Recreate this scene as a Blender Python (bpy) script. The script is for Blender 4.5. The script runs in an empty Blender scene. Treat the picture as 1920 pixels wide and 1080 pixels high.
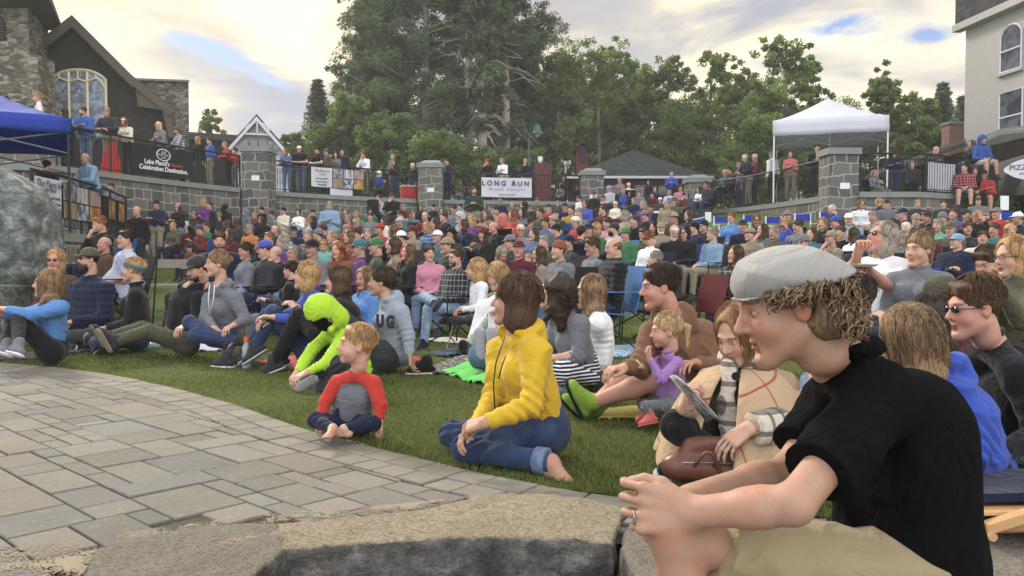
import bpy, math, random
import numpy as np
from mathutils import Vector, Matrix
random.seed(7)
RS = np.random.RandomState(11)
S = bpy.context.scene
COL = S.collection
pi = math.pi
# camera
CAMZ, F, YH = 0.92, 1550.0, 490.0
cd = bpy.data.cameras.new('camera')
cam = bpy.data.objects.new('camera', cd)
COL.objects.link(cam)
cd.sensor_width = 36.0
cd.lens = F / 1920 * 36.0
cd.clip_start, cd.clip_end = 0.05, 3000
TH = -math.atan((540 - YH) / F)
cam.location = (0, 0, CAMZ)
cam.rotation_euler = (pi / 2 + TH, 0, 0)
S.camera = cam
# sky, sun, exposure
SUN_EL, SUN_AZ = math.radians(34), math.radians(-38)       # front-left, behind thin cloud
sdir = Vector((math.sin(SUN_AZ) * math.cos(SUN_EL), math.cos(SUN_AZ) * math.cos(SUN_EL), math.sin(SUN_EL)))
S.view_settings.view_transform = 'Standard'
S.view_settings.look = 'None'
S.view_settings.exposure = 0.80
S.view_settings.gamma = 1
w = bpy.data.worlds.new('World'); S.world = w; w.use_nodes = True
nt = w.node_tree; nt.nodes.clear()
class NB:
 """small node-graph builder"""
 def __init__(s, nt): s.nt = nt
 def n(s, t, **kw):
  nd = s.nt.nodes.new(t)
  for k, v in kw.items():
   if k[0] == '_': setattr(nd, k[1:], v)
  for k, v in kw.items():
   if k[0] != '_':
    key = int(k[1:]) if k[0] == 'i' and k[1:].isdigit() else k.replace('__', ' ')
    if hasattr(v, 'is_output'): s.nt.links.new(v, nd.inputs[key])
    else: nd.inputs[key].default_value = v
  return nd
 def math(s, op, a, b=0.0, c=None, clamp=False):
  kw = dict(_operation=op, i0=a, i1=b)
  if c is not None: kw['i2'] = c
  nd = s.n('ShaderNodeMath', **kw); nd.use_clamp = clamp
  return nd.outputs[0]
 def vm(s, op, a, b=(0, 0, 0), out=0):
  return s.n('ShaderNodeVectorMath', _operation=op, i0=a, i1=b).outputs[out]
 def mix(s, f, a, b, blend='MIX'):
  nd = s.n('ShaderNodeMix', _data_type='RGBA', _blend_type=blend)
  for i, v in ((0, f), (6, a), (7, b)):
   if hasattr(v, 'is_output'): s.nt.links.new(v, nd.inputs[i])
   else: nd.inputs[i].default_value = v
  return nd.outputs[2]
 def ramp(s, f, stops, interp='LINEAR'):
  nd = s.n('ShaderNodeValToRGB', Fac=f)
  cr = nd.color_ramp; cr.interpolation = interp
  while len(cr.elements) > 1: cr.elements.remove(cr.elements[-1])
  cr.elements[0].position = stops[0][0]; cr.elements[0].color = stops[0][1]
  for p, c in stops[1:]:
   e = cr.elements.new(p); e.color = c
  return nd.outputs[0]
 def noise(s, vec, scale, detail=4, rough=0.55, dist=0.0, out=0):
  return s.n('ShaderNodeTexNoise', Vector=vec, Scale=scale, Detail=detail, Roughness=rough, Distortion=dist).outputs[out]
def c4(r, g, b): return (r, g, b, 1.0)
def hexc(h):
 f = lambda v: (v / 12.92 if v <= .04045 else ((v + .055) / 1.055) ** 2.4)
 return tuple(f(int(h[i:i + 2], 16) / 255) for i in (0, 2, 4)) + (1.0,)
b = NB(nt)
tc = b.n('ShaderNodeTexCoord').outputs['Generated']
sep = b.n('ShaderNodeSeparateXYZ', i0=tc)
dz = b.math('ADD', b.math('MAXIMUM', sep.outputs[2], 0.0), 0.16)
cu = b.math('DIVIDE', sep.outputs[0], dz); cv = b.math('DIVIDE', sep.outputs[1], dz)
cp = b.n('ShaderNodeCombineXYZ', i0=cu, i1=cv, i2=0.3).outputs[0]
warp = b.vm('ADD', cp, b.vm('SCALE', b.noise(cp, 1.1, 3, out=1), (0, 0, 0)))
n1 = b.noise(cp, 1.35, 8, 0.55, 0.5)
n2 = b.noise(b.vm('ADD', cp, (4.7, 1.3, 2.0)), 1.9, 6, 0.55, 0.4)
cloudcol = b.ramp(n1, [(0.38, c4(.31, .34, .43)), (0.44, c4(.43, .43, .46)), (0.48, c4(.62, .58, .50)), (0.53, c4(.92, .82, .58)), (0.64, c4(1.06, .97, .74))])
cloudcol = b.mix(b.math('MULTIPLY', b.math('SUBTRACT', n2, 0.46, clamp=True), 4.5, clamp=True), cloudcol, c4(.42, .41, .43))
dt = b.vm('DOT_PRODUCT', tc, tuple(sdir), out=1)
glow = b.math('POWER', b.math('MAXIMUM', dt, 0.0), 10.0)
cloudcol = b.mix(b.math('MULTIPLY', glow, 0.55), cloudcol, c4(1.25, 1.03, .68))
def gap(px, py, rx, ry, rot):
 u, v = (px - 960) / F, (YH - py) / F
 q = Vector((u, 1, v)).normalized()
 rr = Vector((q.y, -q.x, 0)).normalized(); uu = rr.cross(q)
 a = b.vm('DOT_PRODUCT', tc, tuple(rr), out=1); e = b.vm('DOT_PRODUCT', tc, tuple(uu), out=1)
 e = b.math('SUBTRACT', e, uu.dot(q))
 c, s = math.cos(rot), math.sin(rot)
 a2 = b.math('ADD', b.math('MULTIPLY', a, c), b.math('MULTIPLY', e, s))
 e2 = b.math('SUBTRACT', b.math('MULTIPLY', e, c), b.math('MULTIPLY', a, s))
 r2 = b.math('ADD', b.math('POWER', b.math('ABSOLUTE', b.math('DIVIDE', a2, rx / F)), 2), b.math('POWER', b.math('ABSOLUTE', b.math('DIVIDE', e2, ry / F)), 2))
 return b.math('SUBTRACT', 1.0, b.math('SQRT', r2))
fine = b.math('MULTIPLY', b.math('SUBTRACT', b.noise(cp, 4.2, 5, 0.6, 0.3), 0.5), 3.0)
gaps = None
for g in ((425, 108, 105, 19, -0.30), (1580, 45, 75, 22, 0.12), (1735, 72, 42, 17, -0.1), (510, 150, 60, 12, -0.35)):
 v = gap(*g)
 gaps = v if gaps is None else b.math('MAXIMUM', gaps, v)
gm = b.math('MULTIPLY', b.math('ADD', gaps, b.math('MULTIPLY', fine, 0.9)), 1.5, clamp=True)
lav = gap(500, 175, 210, 75, -0.25)
lm = b.math('MULTIPLY', b.math('ADD', lav, b.math('MULTIPLY', fine, 0.6)), 1.1, clamp=True)
cloudcol = b.mix(b.math('MULTIPLY', lm, 0.8), cloudcol, c4(.36, .40, .52))
sky = b.n('ShaderNodeTexSky', _sky_type='NISHITA', _sun_disc=False)
sky.sun_elevation = SUN_EL; sky.sun_rotation = SUN_AZ
bg1 = b.n('ShaderNodeBackground', Color=b.mix(0.6, sky.outputs[0], c4(1.6, 2.9, 6.2)), Strength=0.085)
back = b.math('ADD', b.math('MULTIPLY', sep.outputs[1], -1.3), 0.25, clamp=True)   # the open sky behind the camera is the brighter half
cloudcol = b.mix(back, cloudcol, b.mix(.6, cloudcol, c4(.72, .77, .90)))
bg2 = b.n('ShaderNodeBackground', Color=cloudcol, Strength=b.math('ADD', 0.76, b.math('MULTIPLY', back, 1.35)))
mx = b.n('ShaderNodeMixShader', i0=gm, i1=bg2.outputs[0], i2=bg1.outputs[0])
gr = b.n('ShaderNodeBackground', Color=c4(.14, .15, .10), Strength=1.0)
below = b.math('LESS_THAN', sep.outputs[2], -0.01)
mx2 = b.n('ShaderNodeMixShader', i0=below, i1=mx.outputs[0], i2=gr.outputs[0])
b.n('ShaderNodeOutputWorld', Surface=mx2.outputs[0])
sl = bpy.data.lights.new('sun', 'SUN')
sl.energy = 2.6; sl.angle = math.radians(14); sl.color = (1.0, .93, .82)
so = bpy.data.objects.new('sun', sl); COL.objects.link(so)
so.rotation_euler = (-sdir).to_track_quat('-Z', 'Y').to_euler()
so.location = (0, 0, 40)
# helpers
def P(px, py, d):
 return np.array([(px - 960) / F, 1.0, (YH - py) / F]) * d + np.array([0, 0, CAMZ])
def G(px, py, z=0.0):
 """ground point at height z under a pixel"""
 d = (CAMZ - z) * F / (py - YH)
 return np.array([(px - 960) / F * d, d, z])
def mesh_obj(name, V, Fc, mat, parent=None, smooth=False, col=None, color=None):
 me = bpy.data.meshes.new(name)
 V = np.asarray(V, dtype=np.float32)
 if isinstance(Fc, np.ndarray) and Fc.ndim == 2:
  n, k = Fc.shape
  me.vertices.add(len(V)); me.vertices.foreach_set('co', V.ravel())
  me.loops.add(n * k); me.loops.foreach_set('vertex_index', Fc.astype(np.int32).ravel())
  me.polygons.add(n)
  me.polygons.foreach_set('loop_start', np.arange(0, n * k, k, dtype=np.int32))
  me.update(calc_edges=True)
 else:
  me.from_pydata([tuple(map(float, v)) for v in V], [], [tuple(map(int, f)) for f in Fc])
 if smooth: me.polygons.foreach_set('use_smooth', np.ones(len(me.polygons), dtype=bool))
 if col is not None:
  a = me.color_attributes.new('Col', 'FLOAT_COLOR', 'POINT')
  cc = np.ones((len(V), 4), dtype=np.float32); cc[:, :3] = col
  a.data.foreach_set('color', cc.ravel())
 o = bpy.data.objects.new(name, me); COL.objects.link(o)
 if mat is not None: me.materials.append(mat)
 if parent is not None: o.parent = parent
 if color is not None: o.color = color
 return o
LABELS = {}
def tag(o, label, cat, group=None, kind=None):
 o['label'] = label; o['category'] = cat
 if group: o['group'] = group
 if kind: o['kind'] = kind
 return o
def structure(o): o['kind'] = 'structure'; return o
def empty(name, loc=(0, 0, 0), rz=0.0):
 o = bpy.data.objects.new(name, None); COL.objects.link(o)
 o.location = tuple(float(v) for v in loc); o.rotation_euler = (0, 0, rz)
 o.empty_display_size = 0.1
 return o
class MB:
 """collects boxes, tubes, prisms into one mesh"""
 def __init__(s): s.v = []; s.f = []
 def add(s, V, Fc):
  n = len(s.v); s.v += [tuple(map(float, p)) for p in V]; s.f += [tuple(i + n for i in f) for f in Fc]
 def box(s, c, size, rz=0.0, R=None):
  hx, hy, hz = [q / 2 for q in size]
  pts = [(x, y, z) for x in (-hx, hx) for y in (-hy, hy) for z in (-hz, hz)]
  if R is None:
   cc, ss = math.cos(rz), math.sin(rz)
   pts = [(x * cc - y * ss, x * ss + y * cc, z) for x, y, z in pts]
  else:
   pts = [tuple(R @ np.array(p)) for p in pts]
  s.add([(p[0] + c[0], p[1] + c[1], p[2] + c[2]) for p in pts],
              [(0, 1, 3, 2), (4, 6, 7, 5), (0, 4, 5, 1), (2, 3, 7, 6), (0, 2, 6, 4), (1, 5, 7, 3)])
 def tube(s, pts, r, n=8, cap=True):
  pts = [Vector(tuple(map(float, p))) for p in pts]
  rr = r if isinstance(r, (list, tuple)) else [r] * len(pts)
  V = []; m = len(pts); up = None
  for i, p in enumerate(pts):
   t = (pts[min(i + 1, m - 1)] - pts[max(i - 1, 0)])
   if t.length < 1e-9: t = Vector((0, 0, 1))
   t.normalize()
   if up is None:
    up = Vector((0, 0, 1)) if abs(t.z) < .9 else Vector((1, 0, 0))
   a = t.cross(up).normalized(); bb = a.cross(t).normalized(); up = bb
   for k in range(n):
    q = 2 * pi * k / n
    V.append(p + (a * math.cos(q) + bb * math.sin(q)) * rr[i])
  Fc = []
  for i in range(m - 1):
   for k in range(n):
    k2 = (k + 1) % n
    Fc.append((i * n + k, i * n + k2, (i + 1) * n + k2, (i + 1) * n + k))
  if cap: Fc.append(tuple(range(n - 1, -1, -1))); Fc.append(tuple((m - 1) * n + k for k in range(n)))
  s.add(V, Fc)
 def prism(s, poly, z0, z1):
  n = len(poly)
  s.add([(p[0], p[1], z0) for p in poly] + [(p[0], p[1], z1) for p in poly],
              [tuple(range(n - 1, -1, -1)), tuple(range(n, 2 * n))] + [(i, (i + 1) % n, n + (i + 1) % n, n + i) for i in range(n)])
 def slab(s, poly3, thick):
  """planar polygon (3-D points) given a thickness vector"""
  n = len(poly3); t = np.array(thick, dtype=float)
  s.add([tuple(p) for p in poly3] + [tuple(np.array(p) + t) for p in poly3],
              [tuple(range(n - 1, -1, -1)), tuple(range(n, 2 * n))] + [(i, (i + 1) % n, n + (i + 1) % n, n + i) for i in range(n)])
 def build(s, name, mat, parent=None, smooth=False, color=None):
  return mesh_obj(name, s.v, s.f, mat, parent, smooth, color=color)
# materials
MATS = {}
def newmat(name):
 m = bpy.data.materials.new(name); m.use_nodes = True
 m.node_tree.nodes.clear(); MATS[name] = m
 return m, NB(m.node_tree)
def finish(m, b, color, rough=0.85, bump=None, bstr=0.3, bdist=0.01, metal=0.0, spec=0.3, sheen=0.0, trans=None, alpha=None, sss=0.0, emis=None):
 kw = {}
 p = b.n('ShaderNodeBsdfPrincipled', Base__Color=color, Roughness=rough, Metallic=metal)
 p.inputs['Specular IOR Level'].default_value = spec
 if sheen: p.inputs['Sheen Weight'].default_value = sheen
 if sss:
  p.inputs['Subsurface Weight'].default_value = sss
  p.inputs['Subsurface Radius'].default_value = (.02, .008, .004)
  p.inputs['Subsurface Scale'].default_value = 1.0
 if bump is not None:
  bn = b.n('ShaderNodeBump', Height=bump, Strength=bstr, Distance=bdist)
  b.nt.links.new(bn.outputs[0], p.inputs['Normal'])
 out = p.outputs[0]
 if trans is not None:
  t = b.n('ShaderNodeBsdfTranslucent', Color=trans[0])
  out = b.n('ShaderNodeMixShader', i0=trans[1], i1=out, i2=t.outputs[0]).outputs[0]
 b.n('ShaderNodeOutputMaterial', Surface=out)
 return m
def simple(name, col, rough=0.8, metal=0.0, spec=0.3, var=0.12, scale=8.0, bstr=0.15, bd=0.004):
 m, b = newmat(name)
 tc = b.n('ShaderNodeTexCoord').outputs['Object']
 n = b.noise(tc, scale, 5, 0.6)
 c = b.mix(n, tuple(max(0, v * (1 - var)) for v in col[:3]) + (1,), tuple(v * (1 + var) for v in col[:3]) + (1,))
 return finish(m, b, c, rough, n, bstr, bd, metal, spec)
# signed-distance sculpting
def V3(*a): return np.array(a if len(a) == 3 else a[0], dtype=float)
def nrm(v):
 v = np.asarray(v, float); l = np.linalg.norm(v)
 return v / l if l > 1e-9 else np.array([0, 0, 1.0])
def rotz(a): c, s = math.cos(a), math.sin(a); return np.array([[c, -s, 0], [s, c, 0], [0, 0, 1.0]])
def rotx(a): c, s = math.cos(a), math.sin(a); return np.array([[1, 0, 0], [0, c, -s], [0, s, c]])
def roty(a): c, s = math.cos(a), math.sin(a); return np.array([[c, 0, s], [0, 1, 0], [-s, 0, c]])
class Sdf:
 def __init__(s): s.p = []
 def cap(s, a, b_, ra, rb=None, k=.02, fa=None, q=1.0, flat=False, sub=False, flata=False):
  """tapered capsule; fa,q flatten it along fa by q; flat cuts it square at b"""
  s.p.append(('c', V3(a), V3(b_), ra, ra if rb is None else rb, k, None if fa is None else nrm(fa), q, flat, sub, flata)); return s
 def ell(s, c, r, R=None, k=.02, sub=False):
  s.p.append(('e', V3(c), V3(r), np.eye(3) if R is None else R, k, sub)); return s
 def box(s, c, r, R=None, rnd=.01, k=.005, sub=False):
  s.p.append(('b', V3(c), V3(r), np.eye(3) if R is None else R, rnd, k, sub)); return s
 def bounds(s):
  lo = np.full(3, 1e9); hi = -lo
  for p in s.p:
   if p[-1] is True and p[0] in 'eb': continue
   l, h = s.bb(p)
   lo = np.minimum(lo, l); hi = np.maximum(hi, h)
  return lo, hi
 def bb(s, p):
  if p[0] == 'c':
   r = max(p[3], p[4]) / min(1, 1) * 1.0
   r = r * max(1.0, 1.0)
   return np.minimum(p[1], p[2]) - r, np.maximum(p[1], p[2]) + r
  if p[0] == 'e':
   r = p[2].max(); e = np.abs(p[3]) @ p[2]
   return p[1] - e, p[1] + e
  e = np.abs(p[3]) @ (p[2] + p[4])
  return p[1] - e, p[1] + e
 def mesh(s, vox, disp=None, relax=1, rw=.55):
  lo, hi = s.bounds(); pad = vox * 3 + .012
  lo = lo - pad; hi = hi + pad
  n = np.ceil((hi - lo) / vox).astype(int) + 1
  ax = [lo[i] + vox * np.arange(n[i]) for i in range(3)]
  D = np.full(n, .25, dtype=np.float32)
  for p in s.p:
   l, h = s.bb(p); k = p[4] if p[0] == 'e' else p[5]
   m = k + vox * 3 + .01
   i0 = np.clip(np.floor((l - m - lo) / vox).astype(int), 0, n); i1 = np.clip(np.ceil((h + m - lo) / vox).astype(int) + 1, 0, n)
   if (i1 <= i0).any(): continue
   sl_ = tuple(slice(i0[i], i1[i]) for i in range(3))
   X = ax[0][sl_[0]][:, None, None].astype(np.float32); Y = ax[1][sl_[1]][None, :, None].astype(np.float32); Z = ax[2][sl_[2]][None, None, :].astype(np.float32)
   if p[0] == 'c':
    _, a, b_, ra, rb, k, fa, q, flat, sub, flata = p
    ba = b_ - a; L2 = max(float(ba @ ba), 1e-9)
    x, y, z = X - a[0], Y - a[1], Z - a[2]
    t0 = (x * ba[0] + y * ba[1] + z * ba[2]) / L2
    t = np.clip(t0, 0, 1)
    dx, dy, dz_ = x - t * ba[0], y - t * ba[1], z - t * ba[2]
    if fa is not None:
     c = dx * fa[0] + dy * fa[1] + dz_ * fa[2]
     g = c * (1 / q - 1)
     dx, dy, dz_ = dx + g * fa[0], dy + g * fa[1], dz_ + g * fa[2]
    d = np.sqrt(dx * dx + dy * dy + dz_ * dz_) - (ra + (rb - ra) * t)
    if fa is not None and q < 1: d = d * (q * .5 + .5)
    if flat: d = np.maximum(d, (t0 - 1) * math.sqrt(L2))
    if flata: d = np.maximum(d, -t0 * math.sqrt(L2))
   elif p[0] == 'e':
    _, c, r, R, k, sub = p
    x, y, z = X - c[0], Y - c[1], Z - c[2]
    u = [(x * R[0, i] + y * R[1, i] + z * R[2, i]) for i in range(3)]
    k0 = np.sqrt(sum((u[i] / r[i]) ** 2 for i in range(3))); k1 = np.sqrt(sum((u[i] / r[i] ** 2) ** 2 for i in range(3))) + 1e-9
    d = k0 * (k0 - 1) / k1
   else:
    _, c, r, R, rnd, k, sub = p
    x, y, z = X - c[0], Y - c[1], Z - c[2]
    u = [np.abs(x * R[0, i] + y * R[1, i] + z * R[2, i]) - r[i] for i in range(3)]
    d = np.sqrt(sum(np.maximum(v, 0) ** 2 for v in u)) + np.minimum(np.maximum(np.maximum(u[0], u[1]), u[2]), 0) - rnd
   d = d.astype(np.float32)
   A = D[sl_]
   if sub:
    hh = np.maximum(k - np.abs(A + d), 0) / k if k > 0 else 0
    D[sl_] = np.maximum(A, -d) + hh * hh * k * .25
   else:
    hh = np.maximum(k - np.abs(A - d), 0) / max(k, 1e-6)
    D[sl_] = np.minimum(A, d) - hh * hh * k * .25
  if disp is not None:
   near = np.abs(D) < .035
   ii = np.nonzero(near)
   pts = np.stack([ax[i][ii[i]] for i in range(3)], 1)
   D[ii] += disp(pts).astype(np.float32)
  return nets(D, lo, vox, relax, rw)
def nets(D, lo, vox, relax=1, rw=.55):
 I = D < 0
 n = np.array(D.shape) - 1
 cnt = np.zeros(n, dtype=np.int8)
 cor = [(i, j, k) for i in (0, 1) for j in (0, 1) for k in (0, 1)]
 for c in cor: cnt += I[c[0]:c[0] + n[0], c[1]:c[1] + n[1], c[2]:c[2] + n[2]]
 act = (cnt > 0) & (cnt < 8)
 ai = np.argwhere(act)
 idx = np.full(n, -1, dtype=np.int32); idx[act] = np.arange(len(ai))
 acc = np.zeros((len(ai), 3)); num = np.zeros(len(ai))
 for ci, a in enumerate(cor):
  for axs in range(3):
   if a[axs] == 1: continue
   c2 = list(a); c2[axs] = 1
   da = D[ai[:, 0] + a[0], ai[:, 1] + a[1], ai[:, 2] + a[2]]; db = D[ai[:, 0] + c2[0], ai[:, 1] + c2[1], ai[:, 2] + c2[2]]
   m = (da < 0) != (db < 0)
   t = np.where(m, da / np.where(m, da - db, 1), 0)
   q = np.tile(np.array(a, float), (len(ai), 1)); q[:, axs] = t
   acc[m] += q[m]; num += m
 V = lo + (ai + acc / num[:, None]) * vox
 quads = []
 for axs in range(3):
  o1, o2 = [(1, 2), (2, 0), (0, 1)][axs]
  s0 = [slice(1, -1)] * 3; s0[axs] = slice(0, -1); s1 = list(s0); s1[axs] = slice(1, None)
  A = I[tuple(s0)]; B = I[tuple(s1)]
  e = np.argwhere(A != B)
  if not len(e): continue
  off = np.ones(3, int); off[axs] = 0
  base = e + off
  sgn = A[e[:, 0], e[:, 1], e[:, 2]]
  def at(d1, d2):
   q = base.copy(); q[:, o1] -= d1; q[:, o2] -= d2
   return idx[q[:, 0], q[:, 1], q[:, 2]]
  Q = np.stack([at(1, 1), at(0, 1), at(0, 0), at(1, 0)], 1)
  Q[~sgn] = Q[~sgn][:, ::-1]
  quads.append(Q)
 Q = np.concatenate(quads)
 Q = Q[(Q >= 0).all(1)]
 for _ in range(relax):
  s_ = np.zeros_like(V); c = np.zeros(len(V))
  for a in range(4):
   i, j = Q[:, a], Q[:, (a + 1) % 4]
   for dim in range(3):
    s_[:, dim] += np.bincount(i, V[j, dim], len(V)) + np.bincount(j, V[i, dim], len(V))
   c += np.bincount(i, minlength=len(V)) + np.bincount(j, minlength=len(V))
  V = V * (1 - rw) + rw * s_ / np.maximum(c, 1)[:, None]
 return V, Q
def folds(amp, freq, seed=0, warp=.5):
 """creases: warped ridges running in a few directions"""
 r = np.random.RandomState(seed)
 dirs = r.normal(size=(8, 3)); dirs /= np.linalg.norm(dirs, axis=1)[:, None]; ph = r.uniform(0, 6.28, 12)
 def f(p):
  a = np.sin(p @ dirs[0] * freq * .45 + ph[0]) + np.sin(p @ dirs[1] * freq * .4 + ph[1])
  b2 = np.sin(p @ dirs[5] * freq * .5 + ph[5] + a)
  r1 = 1 - np.abs(np.sin(p @ dirs[2] * freq * .5 + ph[2] + warp * 1.6 * a)) ** .7
  r2 = 1 - np.abs(np.sin(p @ dirs[3] * freq * .85 + ph[3] + warp * 1.8 * b2)) ** .7
  gate = .5 + .5 * np.sin(p @ dirs[6] * freq * .3 + ph[6])
  return -amp * (1.5 * r1 * gate + .9 * r2 * (1 - gate) - .5 + .25 * a)
 return f
# people
def headR(phi, pitch=0, roll=0):
 """columns right, forward, up; phi 0 looks at -Y, 90 looks at -X; pitch > 0 looks down"""
 a, p = math.radians(phi), math.radians(pitch)
 f = np.array([-math.sin(a) * math.cos(p), -math.cos(a) * math.cos(p), -math.sin(p)])
 x = nrm(np.cross(f, [0, 0, 1])); u = np.cross(x, f)
 if roll:
  r = math.radians(roll); x, u = x * math.cos(r) + u * math.sin(r), u * math.cos(r) - x * math.sin(r)
 return np.stack([x, f, u], 1)
def head_prims(sd, H, R, s, kid=False, fine=True, fem=False, nosek=1.0):
 T = lambda x, y, z: H + R @ (np.array([x, y, z]) * s)
 E = lambda c, r, k=.02, sub=False: sd.ell(T(*c), np.array(r) * s, R, k * s, sub)
 C = lambda a, b_, ra, rb=None, k=.012: sd.cap(T(*a), T(*b_), ra * s, (ra if rb is None else rb) * s, k * s)
 E((0, -.014, .046), (.077, .098, .082), .02)
 E((0, .030, -.012), (.066, .070, .085), .03)
 if kid:
  E((0, .022, -.045), (.058, .062, .062), .03)
  C((0, .070, -.088), (0, .068, -.094), .018, k=.03)
  E((-.036, .058, -.040), (.028, .028, .028), .02); E((.036, .058, -.040), (.028, .028, .028), .02)
 else:
  jw = .0 if fem else .005
  E((0, .022, -.055), (.054 + jw, .062, .060), .03)
  C((0, .080, -.102), (0, .078, -.108), .019 + jw * .5, k=.03)
  C((-.048 - jw, -.002, -.052), (-.018, .070, -.102), .018 + jw * .4, .015, k=.025); C((.048 + jw, -.002, -.052), (.018, .070, -.102), .018 + jw * .4, .015, k=.025)
  E((-.040, .062, -.030), (.022, .022, .024), .025); E((.040, .062, -.030), (.022, .022, .024), .025)
 C((-.034, .083, .030), (-.010, .092, .028), .010, .010, k=.016); C((.034, .083, .030), (.010, .092, .028), .010, .010, k=.016)
 if fine:
  for x in (-.032, .032): E((x, .103, .006), (.018, .016, .013), .014, True)
  for x in (-.031, .031): E((x, .0775, .006), (.0145, .0145, .0125), .002)
  nb = .75 if kid else 1.0
  C((0, .092, .018), (0, .104 + .012 * nb * nosek, -.022), .0075, .0100 * nb, k=.012)
  E((0, .106 + .010 * nb * nosek, -.028), (.0125, .012, .010), .008)
  for x in (-.011, .011): E((x, .098, -.032), (.008, .011, .008), .006)
  C((-.019, .087, -.061), (0, .0965, -.059), .0050, .0062, k=.006); C((.019, .087, -.061), (0, .0965, -.059), .0050, .0062, k=.006)
  C((-.017, .085, -.071), (0, .094, -.072), .0052, .0070, k=.006); C((.017, .085, -.071), (0, .094, -.072), .0052, .0070, k=.006)
  E((0, .102, -.0655), (.022, .014, .0016), .003, True)
  E((0, .096, -.086), (.02, .012, .007), .008, True)
 else:
  C((0, .090, .012), (0, .112, -.026), .009, .014, k=.01)
 for x in (-1, 1):
  E((x * .077, -.004, -.002), (.011, .020, .032), .008)
  if fine:
   E((x * .091, .003, .004), (.012, .011, .021), .004, True)
 C((0, -.034, -.045), (0, -.045, -.120), .040 if fem or kid else .048, .040 if fem or kid else .050, k=.022)
def head_cols(V, H, R, s, beard=0, hairc=None, lip=None, brow=None):
 L = (V - H) @ R / s
 x, y, z = L[:, 0], L[:, 1], L[:, 2]
 col = np.ones((len(V), 3))
 inh = (np.abs(x) < .12) & (np.abs(y) < .14) & (z > -.13) & (z < .15)
 ax = np.abs(x)
 cheek = np.exp(-(((ax - .042) / .022) ** 2 + ((z + .028) / .024) ** 2)) * (y > .03)
 col *= 1 + (cheek * .14)[:, None] * np.array([.5, -.9, -.8])
 nose = np.exp(-((ax / .018) ** 2 + ((z + .026) / .016) ** 2)) * (y > .09)
 col *= 1 + (nose * .12)[:, None] * np.array([.4, -.9, -.8])
 ear = (ax > .074) & (np.abs(y) < .03) & (np.abs(z) < .035)
 col[ear] *= np.array([1.0, .82, .78])
 lips = inh & (ax < .021) & (z > -.078) & (z < -.055) & (y > .078)
 col[lips] *= np.array(lip if lip else (.80, .52, .52))
 mouth = inh & (ax < .020) & (np.abs(z + .0655) < .0024) & (y > .078)
 col[mouth] *= .45
 front = inh & (y > .055)
 e2 = ((ax - .031) / .0135) ** 2 + ((z - .006) / .0062) ** 2
 lid = front & (e2 < 1.9); col[lid] *= .72
 scl = front & (e2 < 1.0); col[scl] = (1.05, 1.25, 1.45)
 iris = front & ((((ax - .031) / .0058) ** 2 + ((z - .006) / .0060) ** 2) < 1); col[iris] = (.12, .12, .13)
 br = front & (ax > .013) & (ax < .050) & (np.abs(z - (.031 - 6 * (ax - .030) ** 2)) < .0042)
 col[br] *= np.array(brow if brow is not None else (.42, .38, .36))
 if beard:
  m = np.clip((-.030 - z) / .02, 0, 1) * (y > .0) * (z > -.135) * inh
  hole = (ax < .02) & (z > -.078) & (z < -.054)
  m = m * ~hole
  m = np.maximum(m, (inh & (ax < .026) & (z < -.040) & (z > -.055) & (y > .07)) * 1.0)
  bc = np.array(hairc[:3]) if hairc is not None else np.array([.3, .25, .22])
  col = col * (1 - (m * beard)[:, None]) + (m * beard)[:, None] * bc
 return col
def hand(sd, w, d, pn, side, s, curl=.5, spread=1.0, grip=None):
 """palm, four jointed fingers of different lengths, thumb from the side of the palm"""
 d = nrm(d); pn = nrm(np.asarray(pn, float) - d * np.dot(pn, d)); ac = np.cross(d, pn) * (1 if side == 'R' else -1)
 A = lambda f, a, n: w + (d * f + ac * a + pn * n) * s
 for a0, a1 in ((.016, .030), (.006, .011), (-.005, -.009), (-.015, -.027)):
  sd.cap(A(-.01, a0, 0), A(.078, a1 * spread, 0), .0155 * s, .0115 * s, .012 * s)
 lens = ((.040, .026, .020), (.045, .029, .021), (.041, .027, .020), (.032, .021, .018))
 for i, (a1, L) in enumerate(zip((.030, .0105, -.009, -.027), lens)):
  p = A(.080 - (.008 if i == 3 else 0), a1 * spread, 0); ang = 0
  r = (.0086, .0088, .0084, .0074)[i] * s
  cu = curl if np.isscalar(curl) else curl[i]
  for j, l in enumerate(L):
   ang += cu * (1.0, 1.25, .8)[j]
   dv = d * math.cos(ang) + pn * math.sin(ang) + ac * (a1 * 3.0 * (spread - .6)) * (j == 0)
   q = p + nrm(dv) * l * s
   sd.cap(p, q, r * (1 - .07 * j), r * (1 - .07 * (j + 1)), .004 * s)
   p = q
 p0 = A(.012, .022, .004); p1 = A(.045, .046, .016); p2 = A(.075, .050, .026); p3 = A(.098, .044, .034)
 sd.cap(p0, p1, .015 * s, .012 * s, .012 * s); sd.cap(p1, p2, .0115 * s, .0100 * s, .005 * s); sd.cap(p2, p3, .0100 * s, .0085 * s, .004 * s)
def foot(sd, a, t, s, up=np.array([0, 0, 1.0])):
 """bare foot with toes, a ankle, t ball direction point"""
 d = nrm(t - a); u = nrm(up - d * np.dot(up, d)); x = np.cross(d, u)
 sd.cap(a, a - d * .03 * s - u * .045 * s, .036 * s, .030 * s, .02 * s)
 sd.cap(a - d * .03 * s - u * .045 * s, a + d * .12 * s - u * .055 * s, .030 * s, .030 * s, .03 * s, fa=u, q=.6)
 sd.cap(a, a + d * .11 * s - u * .045 * s, .030 * s, .022 * s, .03 * s)
 for i in range(5):
  q = a + d * (.125 - .006 * i) * s - u * .062 * s + x * (.026 - .014 * i) * s
  sd.cap(q, q + d * (.042 - .005 * i) * s - u * .004 * s, (.0115 if i == 0 else .0085) * s, (.012 if i == 0 else .0075) * s, .006 * s)
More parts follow.
